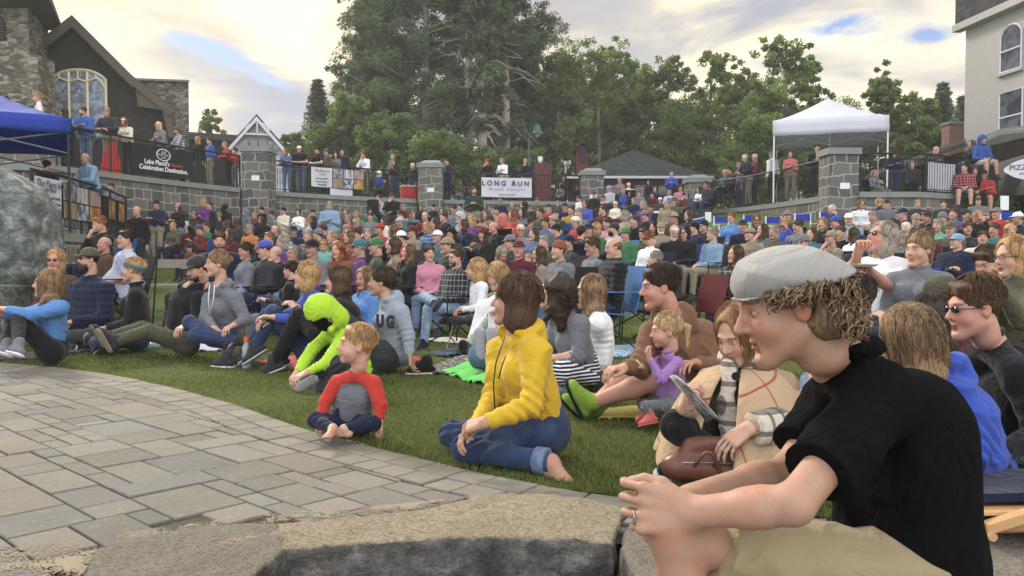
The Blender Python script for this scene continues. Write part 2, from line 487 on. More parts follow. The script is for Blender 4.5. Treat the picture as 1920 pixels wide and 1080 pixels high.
def shoe_prims(sd, a, t, s, up=np.array([0, 0, 1.0])):
 d = nrm(t - a); u = nrm(up - d * np.dot(up, d))
 h = a - d * .035 * s - u * .045 * s
 sd.cap(h, a + d * .135 * s - u * .055 * s, .040 * s, .043 * s, .02 * s, fa=u, q=.75)
 sd.cap(a + u * .015 * s, a + d * .08 * s - u * .04 * s, .046 * s, .040 * s, .03 * s)
 sd.cap(a + u * .035 * s, a, .046 * s, .044 * s, .02 * s)
def sole_prims(sd, a, t, s, up=np.array([0, 0, 1.0])):
 d = nrm(t - a); u = nrm(up - d * np.dot(up, d)); x = np.cross(d, u)
 R = np.stack([x, d, u], 1)
 sd.cap(a - d * .04 * s - u * .083 * s, a + d * .145 * s - u * .083 * s, .044 * s, .049 * s, .01, fa=u, q=.28)
ARMS = {}
def pose(kind, arms='lap', s=1.0, lean=0.0, hp=0.0, hy=0.0, g=1.0, fem=False, fem_w=1.0):
 """joints in a local frame: +y forward, +x the figure's right side, z=0 the ground"""
 sw = .156 if fem else .186
 J = {}
 if kind in ('stand', 'rail'):
  ph = .93; J['pel'] = V3(0, 0, ph)
  leg = [V3(.095, 0, ph - .03), V3(.10, .03, .49), V3(.11, -.01, .085), V3(.13, .16, .05)]
  ln = .22 if kind == 'rail' else lean
 elif kind == 'chair':
  ph = .46; J['pel'] = V3(0, 0, ph)
  leg = [V3(.09, .02, ph), V3(.13, .43, ph + .02), V3(.14, .47, .085), V3(.16, .62, .05)]
  ln = -.10 + lean
 elif kind == 'chairx':
  ph = .46; J['pel'] = V3(0, 0, ph)
  leg = [V3(.09, .02, ph), V3(.12, .43, ph + .02), V3(.14, .50, .085), V3(.16, .65, .05)]
  ln = -.16 + lean
 elif kind == 'cross':
  ph = .13; J['pel'] = V3(0, 0, ph)
  leg = [V3(.09, .02, ph), V3(.34, .28, .14), V3(-.08, .36, .08), V3(-.20, .42, .05)]
  ln = .02 + lean
 elif kind == 'knees':
  ph = .12; J['pel'] = V3(0, 0, ph)
  leg = [V3(.09, .02, ph), V3(.12, .36, .47), V3(.12, .56, .09), V3(.13, .70, .04)]
  ln = .05 + lean
 elif kind == 'out':
  ph = .12; J['pel'] = V3(0, 0, ph)
  leg = [V3(.09, .02, ph), V3(.11, .45, .14), V3(.10, .88, .09), V3(.13, .93, .24)]
  ln = -.2 + lean
 else:  # kneel
  ph = .22; J['pel'] = V3(0, 0, ph)
  leg = [V3(.09, .02, ph), V3(.11, .40, .08), V3(.10, -.02, .07), V3(.10, -.16, .03)]
  ln = .03 + lean
 for sd_, m in (('R', 1), ('L', -1)):
  mm = np.array([m, 1, 1])
  for k, q in zip('hkat', leg): J[k + sd_] = q * mm
 if kind == 'cross': J['aL'] = J['aL'] + V3(0, .05, .03)
 if kind == 'chairx':
  J['kR'] = V3(.02, .40, ph + .16); J['aR'] = V3(-.34, .46, ph + .10); J['tR'] = V3(-.40, .60, ph + .02)
 ax = V3(0, math.sin(ln), math.cos(ln))
 if kind == 'stand': ax = V3(0, math.sin(lean), math.cos(lean))
 J['che'] = J['pel'] + ax * .36
 J['nec'] = J['che'] + ax * .14 + V3(0, .0, .0)
 ha = nrm(ax * .8 + V3(0, .25, .55))
 J['H'] = J['nec'] + ha * .140
 f = V3(0, math.cos(ln), -math.sin(ln))
 for sd_, m in (('R', 1), ('L', -1)):
  sh = J['che'] + ax * .055 + V3(m * sw * (g * .4 + .6), 0, 0); J['s' + sd_] = sh
  A = arms if isinstance(arms, str) else arms[0 if sd_ == 'R' else 1]
  if A == 'lap': e = sh + V3(m * .05, .06, -.26); w_ = J['pel'] + V3(m * .05, .26, .12)
  elif A == 'crossed': e = sh + V3(m * .05, .07, -.26); w_ = J['che'] + V3(-m * .07, .21 + .03 * m, -.12 + .02 * m)
  elif A == 'clap': e = sh + V3(m * .05, .10, -.24); w_ = J['che'] + V3(m * .035, .28, .0)
  elif A == 'chin': e = sh + V3(m * .0, .20, -.19); w_ = J['H'] + V3(m * .03, .13, -.17)
  elif A == 'face': e = sh + V3(m * .10, .18, -.14); w_ = J['H'] + V3(m * .07, .14, -.08)
  elif A == 'down': e = sh + V3(m * .06, -.03, -.28); w_ = e + V3(m * .01, .06, -.24)
  elif A == 'rail': e = sh + V3(m * .09, .12, -.23); w_ = J['che'] + V3(-m * .05, .32, -.20)
  elif A == 'knees': e = sh + V3(m * .08, .18, -.20); w_ = J['k' + sd_] + V3(-m * .06, .04, .06)
  elif A == 'hip': e = sh + V3(m * .16, -.06, -.24); w_ = J['pel'] + V3(m * .16, .06, .08)
  elif A == 'prop': e = sh + V3(m * .08, -.14, -.24); w_ = V3(J['pel'][0] + m * .24, J['pel'][1] - .30, .06)
  elif A == 'hold': e = sh + V3(m * .05, .06, -.26); w_ = J['che'] + V3(m * .06, .30, -.10)
  J['e' + sd_] = e; J['w' + sd_] = w_
 J['Rl'] = headR(180 - hy, hp)   # local: forward +y
 for k in list(J):
  if k != 'Rl': J[k] = J[k] * s
 return J
def place(J, base, phi, s=1.0):
 R = rotz(math.radians(180 - phi))
 out = {}
 for k, v in J.items(): out[k] = (R @ v) if k == 'Rl' else base + R @ v
 return out
def sculpt_body(J, HR, s, hs, phi, g=1.0, fem=False, vox=.009, kid=False, fine=False, bare=False, belly=0.0, curl=.5, hands=None, beard=0, hairc=None, brow=None, nosek=1.0, hide_low=False, slim=True, aslim=False, limb=1.0):
 sd = Sdf(); fw = nrm(headR(phi)[:, 1]); lat = nrm(J['sR'] - J['sL'])
 ax = nrm(J['nec'] - J['pel'])
 W = .062 * g * s
 for m in (-1, 1):
  sd.cap(J['pel'] + lat * m * W, J['che'] + lat * m * W, .095 * s * g, .10 * s * g, .03 * s, fa=fw, q=.85)
 for q in 'LR': sd.cap(J['nec'] - ax * .03 * s, J['s' + q], .042 * s, .046 * s, .04 * s)
 head_prims(sd, J['H'], HR, hs, kid, fine, fem, nosek)
 sd.cap(J['H'] + HR @ (np.array([0, -.03, -.08]) * hs), J['nec'] - ax * .03 * s, (.042 if fem or kid else .052) * hs, .052 * s, .03 * s)
 for q in 'LR':
  az_ = .84 if aslim else limb
  sd.cap(J['s' + q], J['e' + q], .047 * s * az_, .040 * s * az_, .02 * s)
  sd.cap(J['e' + q], J['w' + q], .041 * s * az_, .027 * s, .015 * s)
  e2 = J['e' + q] + (J['w' + q] - J['e' + q]) * .3
  sd.cap(e2, e2 + (J['w' + q] - J['e' + q]) * .1, .041 * s * az_, .039 * s * az_, .02 * s)
  hd = (hands or {}).get(q)
  if hd is None:
   d = nrm(J['w' + q] - J['e' + q]); hd = (d, V3(0, 0, -1) if abs(d[2]) < .8 else -fw, curl)
  hand(sd, J['w' + q], hd[0], hd[1], q, s, hd[2], hd[3] if len(hd) > 3 else 1.0)
  if hide_low: continue
  m = J['k' + q] + (J['a' + q] - J['k' + q]) * .3
  z = .80 if slim else limb
  sd.cap(J['h' + q], J['k' + q], .078 * s * z * g ** .5, .054 * s * z, .03 * s)
  sd.cap(J['k' + q], m, .052 * s * z, .056 * s * z, .02 * s); sd.cap(m, J['a' + q], .055 * s * z, .034 * s * max(z, .9), .02 * s)
  if bare: foot(sd, J['a' + q], J['t' + q], s)
 V, Q = sd.mesh(vox, None, 1, .55 if vox > .005 else .38)
 col = head_cols(V, J['H'], HR, hs, beard, hairc, None, brow)
 return V, Q, col
def sculpt_top(J, s, phi, g=1.0, fem=False, vox=.009, sleeve='long', belly=0.0, hood=False, seed=0, amp=.007, low=.10, puff=0.0, collar=True, kid=False, cape=False):
 sd = Sdf(); fw = nrm(headR(phi)[:, 1]); lat = nrm(J['sR'] - J['sL']); ax = nrm(J['nec'] - J['pel'])
 W = .064 * g * s; P_ = puff * s
 b0 = J['pel'] - nrm(J['che'] - J['pel']) * (low - .10) * s
 for m in (-1, 1):
  sd.cap(b0 + lat * m * W * 1.05, J['che'] + lat * m * W * 1.1, .118 * s * g + P_, .108 * s * g + P_, .05 * s, fa=fw, q=.84)
 sd.cap(J['pel'] + (J['che'] - J['pel']) * .35, J['che'], (.12 + belly) * s * g, .10 * s, .06 * s, fa=lat, q=.9)
 if fem and not kid:
  for m in (-1, 1): sd.ell(J['che'] + fw * .085 * s + lat * m * .075 * s - ax * .02 * s, np.array([.066, .055, .066]) * s, None, .05 * s)
 if belly: sd.ell(J['pel'] + (J['che'] - J['pel']) * .3 + fw * .05 * s, np.array([.15 * g, .13 + belly, .15]) * s, headR(phi), .08 * s)
 for q in 'LR':
  sd.cap(J['nec'] - ax * .040 * s, J['s' + q], .052 * s + P_, .060 * s + P_, .05 * s)
  if sleeve == 'none': continue
  if sleeve == 'short':
   m = J['s' + q] + (J['e' + q] - J['s' + q]) * .72
   sd.cap(J['s' + q], m, .066 * s, .064 * s, .04 * s, flat=True)
  else:
   sd.cap(J['s' + q], J['e' + q], .064 * s + P_, .054 * s + P_, .04 * s)
   fr = .55 if sleeve == 'mid' else .97
   e = J['e' + q] + (J['w' + q] - J['e' + q]) * fr
   sd.cap(J['e' + q], e, .054 * s + P_, (.040 if sleeve == 'mid' else .036) * s + P_ * .6, .02 * s, flat=True)
 if hood:
  nb = J['nec']
  pts = [nb + (lat * math.cos(a) * .080 - fw * math.sin(a) * .085 + ax * (.005 - .02 * math.cos(2 * a))) * s for a in np.linspace(-.35, pi + .35, 9)]
  for a, b_ in zip(pts[:-1], pts[1:]): sd.cap(a, b_, .030 * s, .030 * s, .02 * s)
  sd.ell(nb - fw * .095 * s - ax * .05 * s, np.array([.085, .035, .075]) * s, headR(phi), .03 * s)
 elif collar:
  nb = J['nec'] + ax * .0 * s
  pts = [nb + (lat * math.cos(a) * .062 - fw * math.sin(a) * .060 + ax * (.012 + .012 * math.sin(a))) * s for a in np.linspace(-.9, pi + .9, 10)]
  for a, b_ in zip(pts[:-1], pts[1:]): sd.cap(a, b_, .015 * s, .015 * s, .008 * s)
 fo = folds(amp, 38 / max(s, .5), seed, .8)
 def disp(p):
  d = fo(p)
  if puff:
   t = (p - J['pel']) @ ax
   d = d - .010 * s * np.abs(np.sin(t * pi / (.062 * s))) + .004 * s
  for q in 'LR':
   r = np.linalg.norm(p - J['e' + q], axis=1)
   aa = (p - J['e' + q]) @ nrm(J['w' + q] - J['s' + q])
   d = d + amp * 1.1 * np.sin(aa * 150 / s) * np.exp(-(r / (.10 * s)) ** 2)
  return d
 return sd.mesh(vox, disp)
def sculpt_bottom(J, s, g=1.0, vox=.009, length='long', seed=3, amp=.006, skirt=False):
 sd = Sdf(); lat = nrm(J['sR'] - J['sL']); ax = nrm(J['che'] - J['pel'])
 lat = nrm(lat - ax * np.dot(lat, ax))
 sd.cap(J['hL'] + ax * .01 * s, J['hR'] + ax * .01 * s, .112 * s * g, .112 * s * g, .05 * s)
 sd.cap(J['pel'] + lat * -.06 * s, J['pel'] + lat * -.06 * s + ax * .09 * s, .11 * s * g, .105 * s * g, .04 * s, fa=lat)
 sd.cap(J['pel'] + lat * .06 * s, J['pel'] + lat * .06 * s + ax * .09 * s, .11 * s * g, .105 * s * g, .04 * s, fa=lat)
 for q in 'LR':
  if length == 'short':
   m = J['h' + q] + (J['k' + q] - J['h' + q]) * .84
   sd.cap(J['h' + q], m, .098 * s, .080 * s, .03 * s, flat=True); continue
  sd.cap(J['h' + q], J['k' + q], .090 * s * g ** .5, .064 * s, .035 * s)
  if length == 'crop': m = J['k' + q] + (J['a' + q] - J['k' + q]) * .75
  else: m = J['k' + q] + (J['a' + q] - J['k' + q]) * 1.0
  sd.cap(J['k' + q], m, .064 * s, .047 * s, .02 * s, flat=True)
 if skirt:
  for t in (.3, .6, .9): sd.cap(J['hL'] + (J['kL'] - J['hL']) * t, J['hR'] + (J['kR'] - J['hR']) * t, .085 * s, .085 * s, .05 * s)
 fo = folds(amp, 45 / max(s, .5), seed, .9)
 def disp(p):
  d = fo(p)
  for q in 'LR':
   r = np.linalg.norm(p - J['k' + q], axis=1)
   aa = (p - J['k' + q]) @ nrm(J['a' + q] - J['h' + q])
   d = d + amp * 1.2 * np.sin(aa * 140 / s) * np.exp(-(r / (.11 * s)) ** 2)
  return d
 return sd.mesh(vox, disp)
def sculpt_shoe(J, q, s, vox=.008, up=None, sole=False):
 sd = Sdf(); s = s * .9
 a, t = J['a' + q], J['t' + q]
 u = nrm(nrm(J['k' + q] - a) + V3(0, 0, .25))
 (sole_prims if sole else shoe_prims)(sd, a, t, s, u)
 return sd.mesh(vox)
def sculpt_hair(style, vox=.008, hatted=False):
 """in head-local coordinates, scale 1"""
 sd = Sdf(); I = np.eye(3)
 def E(c, r, k=.02, sub=False, R=None): sd.ell(V3(c), V3(r), R, k, sub)
 def C(a, b_, ra, rb=None, k=.02, **kw): sd.cap(V3(a), V3(b_), ra, rb, k, **kw)
 amp, fr = .0022, 210
 if style == 'balding':
  E((0, -.022, .030), (.083, .098, .080)); E((0, .035, .135), (.070, .115, .085), .02, True); E((0, .10, -.01), (.09, .075, .12), .01, True)
  E((0, .0, -.11), (.2, .2, .065), .01, True)
 elif style in ('short', 'crop', 'curlyshort'):
  t = .004 if style == 'crop' else (.018 if style == 'curlyshort' else .009)
  E((0, -.014, .050), (.078 + t, .100 + t, .083 + t)); E((0, .112, -.015), (.078, .062, .082), .012, True)
  E((0, .02, -.10), (.2, .2, .075), .012, True); E((0, -.0, -.09), (.2, .06, .10), .01, True)
  C((0, -.07, .0), (0, -.075, -.055), .040, .030, fa=V3(0, 1, 0), q=.6)
  C((-.05, .06, .100), (.05, .065, .105), .018, .016, k=.025)
  if style == 'curlyshort': amp, fr = .006, 90
 else:
  E((0, -.018, .052), (.093, .112, .098)); E((0, .118, -.026), (.062, .070, .092), .014, True)
  if style in ('bob', 'long', 'curly', 'wavy'):
   zl = {'bob': -.085, 'long': -.11, 'curly': -.10, 'wavy': -.11}[style]; w = .098 if style == 'curly' else .088
   C((-.012, -.030, .03), (-.012, -.030, zl), w, w * .93, .03); C((.012, -.030, .03), (.012, -.030, zl), w, w * .93, .03)
   if style != 'bob': C((-.03, -.055, zl), (-.035, -.075, -.24), .060, .030, .03); C((.03, -.055, zl), (.035, -.075, -.24), .060, .030, .03)
   if style != 'bob':
    for m in (-1, 1): C((m * .070, .0, zl), (m * .078, .045, -.20), .028, .014, .03)
   E((0, .105, -.06), (.060, .088, .17), .014, True)
   E((0, .04, -.20), (.055, .07, .12), .02, True)
   if style == 'curly': amp, fr = .011, 62
   if style == 'wavy': amp, fr = .006, 80
  elif style == 'pony':
   C((0, -.05, .0), (0, -.05, -.03), .055, .04, fa=V3(0, 1, 0), q=.9)
   C((0, -.11, .05), (0, -.155, .02), .020, .026); C((0, -.155, .02), (0, -.150, -.12), .030, .012)
   for m in (-1, 1): E((m * .10, .01, -.06), (.05, .08, .06), .01, True)
  elif style == 'bun':
   C((0, -.05, .0), (0, -.05, -.03), .055, .04, fa=V3(0, 1, 0), q=.9)
   E((0, -.118, .055), (.036, .034, .036), .012)
   for m in (-1, 1): E((m * .10, .01, -.06), (.05, .08, .06), .01, True)
 if hatted: sd.box(V3(0, 0, .22), V3(.3, .3, .165), rotx(-.12), .0, .01, True)
 f1 = folds(amp * .7, fr, 5, .6)
 def disp(p):
  az = np.arctan2(p[:, 0], -(p[:, 1] - .0));
  d = f1(p)
  if style not in ('curly', 'curlyshort', 'wavy'):
   d = d + .0011 * np.sin(az * 34 + 3 * np.sin(p[:, 2] * 40)) + .0008 * np.sin(az * 71 + 2 * np.sin(p[:, 2] * 60))
  return d
 return sd.mesh(vox, disp)
def strand_geo(kind, n, seed, r0=.0013, hatted=False):
 """thin locks in head-local coordinates"""
 r = np.random.RandomState(seed); mb_v = []; mb_f = []
 for i in range(n):
  if kind == 'curls':
   az = r.uniform(.95, 2 * pi - .95); el = r.uniform(-1.25, .30)
   aa = min(az, 2 * pi - az)
   if aa < 1.85: el = r.uniform(.08, .24)
   elif aa < 2.1: el = max(el, -.9)
   fo_ = 1 + .13 * max(0, -el) * (el > -1.0); p0 = np.array([math.sin(az) * .097 * fo_, math.cos(az) * .118 * fo_ - .014, .030 + el * .085])
   rad = r.uniform(.006, .013); turns = r.uniform(.5, 1.15); ln = r.uniform(.02, .045); ph = r.uniform(0, 6.28)
   ax = nrm(np.array([math.sin(az) * .5, math.cos(az) * .5, -1.0]) + r.normal(size=3) * .35); u = nrm(np.cross(ax, [.3, .5, .8])); v = np.cross(ax, u)
   m = 12; pts = [p0 + ax * ln * t + (u * math.cos(ph + turns * 6.28 * t) + v * math.sin(ph + turns * 6.28 * t)) * rad * (.5 + t * .7) for t in np.linspace(0, 1, m)]
   rr = [r0 * 3.2 * (1 - .75 * t) for t in np.linspace(0, 1, m)]
  else:
   L = {'long': .30, 'bob': .17, 'short': .05}[kind]
   az = r.uniform(.62, 2 * pi - .62) if kind != 'short' else r.uniform(.3, 2 * pi - .3)
   m = 10; pts = []
   th = r.uniform(.0, .4) if kind != 'short' else r.uniform(0, 1.35)
   if hatted: th = r.uniform(1.15, 1.5); L = max(L - .10, .03)
   spread = r.uniform(.94, 1.05)
   for t in np.linspace(0, 1, m):
    ang = th + t * L / .105
    if ang < 1.55: q = np.array([math.sin(az) * math.sin(ang) * .094, math.cos(az) * math.sin(ang) * .112 - .016, .050 + math.cos(ang) * .101])
    else:
     dz_ = (ang - 1.55) * .105; w_ = 1 + .10 * math.sin(dz_ * 30 + i) - dz_ * .5 + (.3 * dz_ if kind == 'bob' else 0)
     if kind == 'short': w_ = 1 - dz_ * 1.5
     q = np.array([math.sin(az) * .094 * w_, math.cos(az) * .112 * w_ - .016, .050 - dz_])
    pts.append(q * np.array([spread, spread, 1]) + r.normal(size=3) * .0016 + np.array([0, 0, .003]))
   rr = [r0 * (1.5 - .9 * t) for t in np.linspace(0, 1, m)]
  base = len(mb_v)
  for j, p in enumerate(pts):
   t = nrm(pts[min(j + 1, m - 1)] - pts[max(j - 1, 0)]); a = nrm(np.cross(t, [.21, .37, .9])); b2 = np.cross(t, a)
   for k in range(3): mb_v.append(p + (a * math.cos(k * 2.094) + b2 * math.sin(k * 2.094)) * rr[j])
  for j in range(m - 1):
   for k in range(3): mb_f.append((base + j * 3 + k, base + j * 3 + (k + 1) % 3, base + (j + 1) * 3 + (k + 1) % 3, base + (j + 1) * 3 + k))
 return np.array(mb_v), np.array(mb_f)
def hair_full(st, res, hh):
 V, Q = sculpt_hair(st, res, hh)
 kind = {'short': 'short', 'crop': 'short', 'bob': 'bob', 'long': 'long', 'wavy': 'long', 'pony': 'short', 'bun': 'short', 'curly': 'curls', 'curlyshort': 'curls'}.get(st)
 if kind and not (hh and kind == 'short'):
  V2, Q2 = strand_geo(kind, 260, 5 + len(st), .0017 if kind != 'curls' else .0015, hh)
  V, Q = np.concatenate([V, V2]), np.concatenate([Q, Q2 + len(V)])
 return V, Q
def sculpt_hat(kind, vox=.008):
 sd = Sdf()
 def E(c, r, k=.02, sub=False, R=None): sd.ell(V3(c), V3(r), R, k, sub)
 if kind in ('cap', 'visor'):
  E((0, -.016, .055), (.095, .115, .095)); sd.box(V3(0, 0, -.07), V3(.3, .3, .11), None, .0, .004, True)
  sd.cap(V3(-.045, .085, .046), V3(.045, .085, .046), .052, .052, .006, fa=V3(0, 0, 1), q=.13)
  sd.cap(V3(-.035, .125, .038), V3(.035, .125, .038), .040, .040, .02, fa=V3(0, 0, 1), q=.13)
  E((0, -.014, .149), (.008, .008, .005), .002)
 elif kind == 'beanie':
  E((0, -.014, .055), (.094, .114, .102)); sd.box(V3(0, 0, -.09), V3(.3, .3, .115), roty(0) @ rotx(.08), .0, .004, True)
  for i in range(14):
   a, b_ = 2 * pi * i / 14, 2 * pi * (i + 1) / 14
   q = lambda t: V3(.088 * math.sin(t), -.014 + .108 * math.cos(t), .038 + .010 * math.cos(t))
   sd.cap(q(a), q(b_), .014, .014, .008)
 elif kind == 'headband':
  for i in range(16):
   a, b_ = 2 * pi * i / 16, 2 * pi * (i + 1) / 16
   q = lambda t: V3(.080 * math.sin(t), -.014 + .101 * math.cos(t), .046 + .024 * math.cos(t))
   sd.cap(q(a), q(b_), .028, .028, .006, fa=V3(math.sin(a), math.cos(a), 0), q=.5)
 elif kind == 'brim':
  E((0, -.012, .085), (.085, .100, .075)); sd.box(V3(0, 0, -.07), V3(.3, .3, .12), None, .0, .004, True)
  sd.cap(V3(0, -.03, .055), V3(0, .01, .055), .155, .155, .012, fa=V3(0, 0, 1), q=.055)
 elif kind == 'hood':
  E((0, -.022, .040), (.108, .128, .122)); sd.cap(V3(0, -.05, .0), V3(0, -.05, -.10), .098, .095, .03)
  E((0, .135, -.030), (.074, .085, .100), .02, True)
  E((0, .02, -.02), (.085, .10, .10), .01, True)
  sd.cap(V3(-.06, .055, -.11), V3(.06, .055, -.11), .028, .028, .03)
 f = folds(.0015 if kind != 'hood' else .005, 60, 2, .6)
 return sd.mesh(vox, f)
def sculpt_glasses(dark=True):
 m = MB();
 for x in (-.032, .032):
  n = 12
  poly = [(x + .023 * math.copysign(abs(math.cos(a)) ** .7, math.cos(a)), .008 + .014 * math.copysign(abs(math.sin(a)) ** .7, math.sin(a))) for a in np.linspace(0, 2 * pi, n, endpoint=False)]
  if dark: m.slab([(p[0], .106 - abs(p[0]) * .12, p[1]) for p in poly], (0, .003, 0))
  else: m.tube([(p[0], .107 - abs(p[0]) * .12, p[1]) for p in poly + poly[:1]], .0018, 5)
  sx = 1 if x > 0 else -1
  m.tube([(sx * .057, .098, .012), (sx * .080, .08, .012), (sx * .084, .005, .010)], .0025, 5)
 m.tube([(-.008, .108, .012), (.008, .108, .012)], .0022, 5)
 return np.array(m.v), m.f
def sculpt_beard(vox=.007, big=False):
 sd = Sdf()
 E = lambda c, r, k=.02, sub=False: sd.ell(V3(c), V3(r), None, k, sub)
 b_ = .020 if big else .0
 E((0, .050, -.092), (.052 + b_ * .5, .052 + b_ * .4, .040 + b_ * 1.6))
 for m in (-1, 1): sd.cap(V3(m * .066, .005, -.02), V3(m * .045, .055, -.080), .012, .020, .02)
 sd.cap(V3(-.020, .094, -.050), V3(.020, .094, -.050), .008, .008, .01)
 E((0, .110, -.064), (.013, .018, .0045), .004, True)
 return sd.mesh(vox, folds(.004, 110, 4, .5))
SKIN = dict(fair=(.50, .325, .245), tan=(.40, .25, .18), ruddy=(.47, .27, .205), olive=(.38, .23, .15), dark=(.16, .09, .06))
HAIRC = dict(brown=(.060, .034, .018), darkbrown=(.025, .016, .010), black=(.010, .009, .009), blond=(.34, .22, .11), darkblond=(.19, .125, .07), grey=(.24, .22, .21), white=(.62, .60, .56), red=(.20, .065, .022), ginger=(.24, .11, .045), lightbrown=(.13, .078, .042), whiteblond=(.55, .46, .32))
PAL = {'black': (.012, .012, .014), 'charcoal': (.035, .036, .040), 'grey': (.20, .21, .24), 'light grey': (.40, .41, .43), 'navy': (.016, .024, .065), 'blue': (.045, .13, .50), 'bright blue': (.03, .09, .62), 'royal blue': (.07, .11, .56), 'light blue': (.25, .42, .64), 'sky blue': (.10, .30, .72), 'denim': (.10, .165, .30), 'dark denim': (.028, .050, .125), 'pale denim': (.22, .33, .48), 'teal': (.05, .20, .24), 'mint': (.20, .55, .46), 'green': (.05, .22, .08), 'dark green': (.03, .07, .05), 'olive': (.11, .11, .065), 'khaki': (.34, .28, .18), 'tan': (.42, .31, .19), 'brown': (.12, .065, .035), 'rust': (.30, .09, .04), 'red': (.55, .035, .035), 'dark red': (.20, .022, .03), 'maroon': (.13, .018, .035), 'burgundy': (.24, .03, .075), 'coral': (.75, .16, .13), 'orange': (.75, .22, .03), 'mustard': (.50, .325, .035), 'yellow': (.75, .60, .08), 'neon': (.42, .80, .05), 'purple': (.16, .04, .22), 'lilac': (.46, .22, .62), 'mauve': (.32, .22, .30), 'pink': (.70, .26, .36), 'cream': (.66, .60, .49), 'white': (.74, .74, .76), 'lavender': (.45, .45, .62)}
def pal(n):
 c = PAL[n]; l = .3 * c[0] + .5 * c[1] + .2 * c[2]
 k = .72 if max(c) > .04 and min(c) < .38 else 1.0
 return tuple((v * .86 + l * .14) * k for v in c) + (1.0,)
# materials for people and small things
m, b = newmat('cloth')
oc = b.n('ShaderNodeObjectInfo').outputs['Color']; tc = b.n('ShaderNodeTexCoord').outputs['Object']
n1 = b.noise(tc, 14, 4, .6); n2 = b.noise(tc, 420, 2, .6)
c = b.mix(b.math('MULTIPLY', n1, .5), oc, b.mix(1.0, oc, c4(.62, .62, .64), 'MULTIPLY'))
c = b.mix(b.math('MULTIPLY', n2, .22), c, b.mix(1.0, c, c4(1.5, 1.5, 1.5), 'MULTIPLY'))
n3 = b.noise(tc, 7, 3, .5, 1.4)
ridge = b.math('ABSOLUTE', b.math('SUBTRACT', n3, .5))
CB = b.math('ADD', b.math('MULTIPLY', ridge, 2.2), b.math('MULTIPLY', n2, .10))
finish(m, b, c, .92, CB, .6, .02, spec=.12, sheen=.12)
def cloth_pattern(name, kind):
 m, b = newmat(name)
 oc = b.n('ShaderNodeObjectInfo').outputs['Color']; tc = b.n('ShaderNodeTexCoord').outputs['Object']
 sp = b.n('ShaderNodeSeparateXYZ', i0=tc)
 x, y, z = sp.outputs
 n1 = b.noise(tc, 14, 4, .6); n2 = b.noise(tc, 400, 2, .6)
 dk = b.mix(1.0, oc, c4(.18, .18, .22), 'MULTIPLY');
 def bands(v, per, duty, ph=0.0):
  return b.math('LESS_THAN', b.math('FRACT', b.math('ADD', b.math('DIVIDE', v, per), ph)), duty)
 if kind == 'plaid':
  v = b.math('ADD', x, b.math('MULTIPLY', y, .7))
  c = b.mix(b.math('MULTIPLY', bands(z, .07, .45), .6), oc, c4(.02, .02, .03))
  c = b.mix(b.math('MULTIPLY', bands(v, .07, .45), .6), c, c4(.02, .02, .03))
  c = b.mix(b.math('MULTIPLY', bands(z, .07, .06, .3), .6), c, c4(.6, .6, .6)); c = b.mix(b.math('MULTIPLY', bands(v, .07, .06, .3), .6), c, c4(.6, .6, .6))
 elif kind == 'stripes':
  c = b.mix(bands(b.math('ADD', z, b.math('MULTIPLY', n1, .012)), .022, .42), oc, c4(.7, .7, .72))
 elif kind == 'finestripes':
  c = b.mix(bands(z, .035, .22), oc, c4(.02, .025, .08))
 elif kind == 'camo':
  c = b.mix(b.math('GREATER_THAN', b.noise(tc, 22, 2), .5), oc, c4(.06, .06, .05)); c = b.mix(b.math('GREATER_THAN', b.noise(tc, 31, 2), .56), c, c4(.3, .3, .28))
 elif kind == 'print':
  c = b.mix(b.math('GREATER_THAN', b.noise(tc, 60, 2), .55), oc, c4(.6, .6, .62))
 elif kind == 'denim':
  f = b.noise(tc, 9, 3, .6)
  c = b.mix(b.math('MULTIPLY', b.math('SUBTRACT', f, .45, clamp=True), 3.0, clamp=True), oc, b.mix(1.0, oc, c4(1.9, 1.8, 1.55), 'MULTIPLY'))
  c = b.mix(b.math('MULTIPLY', n2, .35), c, b.mix(1.0, c, c4(1.7, 1.7, 1.6), 'MULTIPLY'))
 elif kind == 'poncho':
  v = b.math('ADD', x, b.math('MULTIPLY', y, .5))
  u2 = b.math('SUBTRACT', z, b.math('MULTIPLY', v, .35))
  c = b.mix(b.math('MULTIPLY', bands(u2, .24, .035), .8), oc, c4(.28, .04, .035)); c = b.mix(b.math('MULTIPLY', bands(v, .20, .04), .7), c, c4(.28, .05, .04))
 elif kind == 'scarf':
  v = b.math('ADD', x, b.math('MULTIPLY', y, .7))
  c = b.mix(b.math('MULTIPLY', bands(z, .08, .26), .75), oc, c4(.05, .045, .04)); c = b.mix(b.math('MULTIPLY', bands(v, .08, .26), .75), c, c4(.05, .045, .04))
 elif kind == 'beach':
  v = b.math('ADD', x, b.math('MULTIPLY', y, -.5))
  c = b.mix(bands(v, .16, .18), oc, c4(.62, .66, .72)); c = b.mix(bands(v, .16, .3, .4), c, c4(.03, .06, .2))
 elif kind == 'quilt':
  c = b.mix(b.math('GREATER_THAN', b.noise(tc, 26, 3), .52), oc, c4(.8, .72, .85))
 ridge = b.math('ABSOLUTE', b.math('SUBTRACT', b.noise(tc, 7, 3, .5, 1.4), .5))
 finish(m, b, c, .9, b.math('ADD', b.math('MULTIPLY', ridge, 2.2), b.math('MULTIPLY', n2, .12)), .6, .02, spec=.12, sheen=.1)
for k in ('plaid', 'stripes', 'finestripes', 'camo', 'print', 'denim', 'poncho', 'scarf', 'beach', 'quilt'): cloth_pattern(k, k)
m, b = newmat('skin')
oc = b.n('ShaderNodeObjectInfo').outputs['Color']; tc = b.n('ShaderNodeTexCoord').outputs['Object']
vc = b.n('ShaderNodeAttribute', _attribute_name='Col').outputs['Color']
n1 = b.noise(tc, 26, 4, .6); n2 = b.noise(tc, 300, 3, .6)
c = b.mix(1.0, oc, vc, 'MULTIPLY')
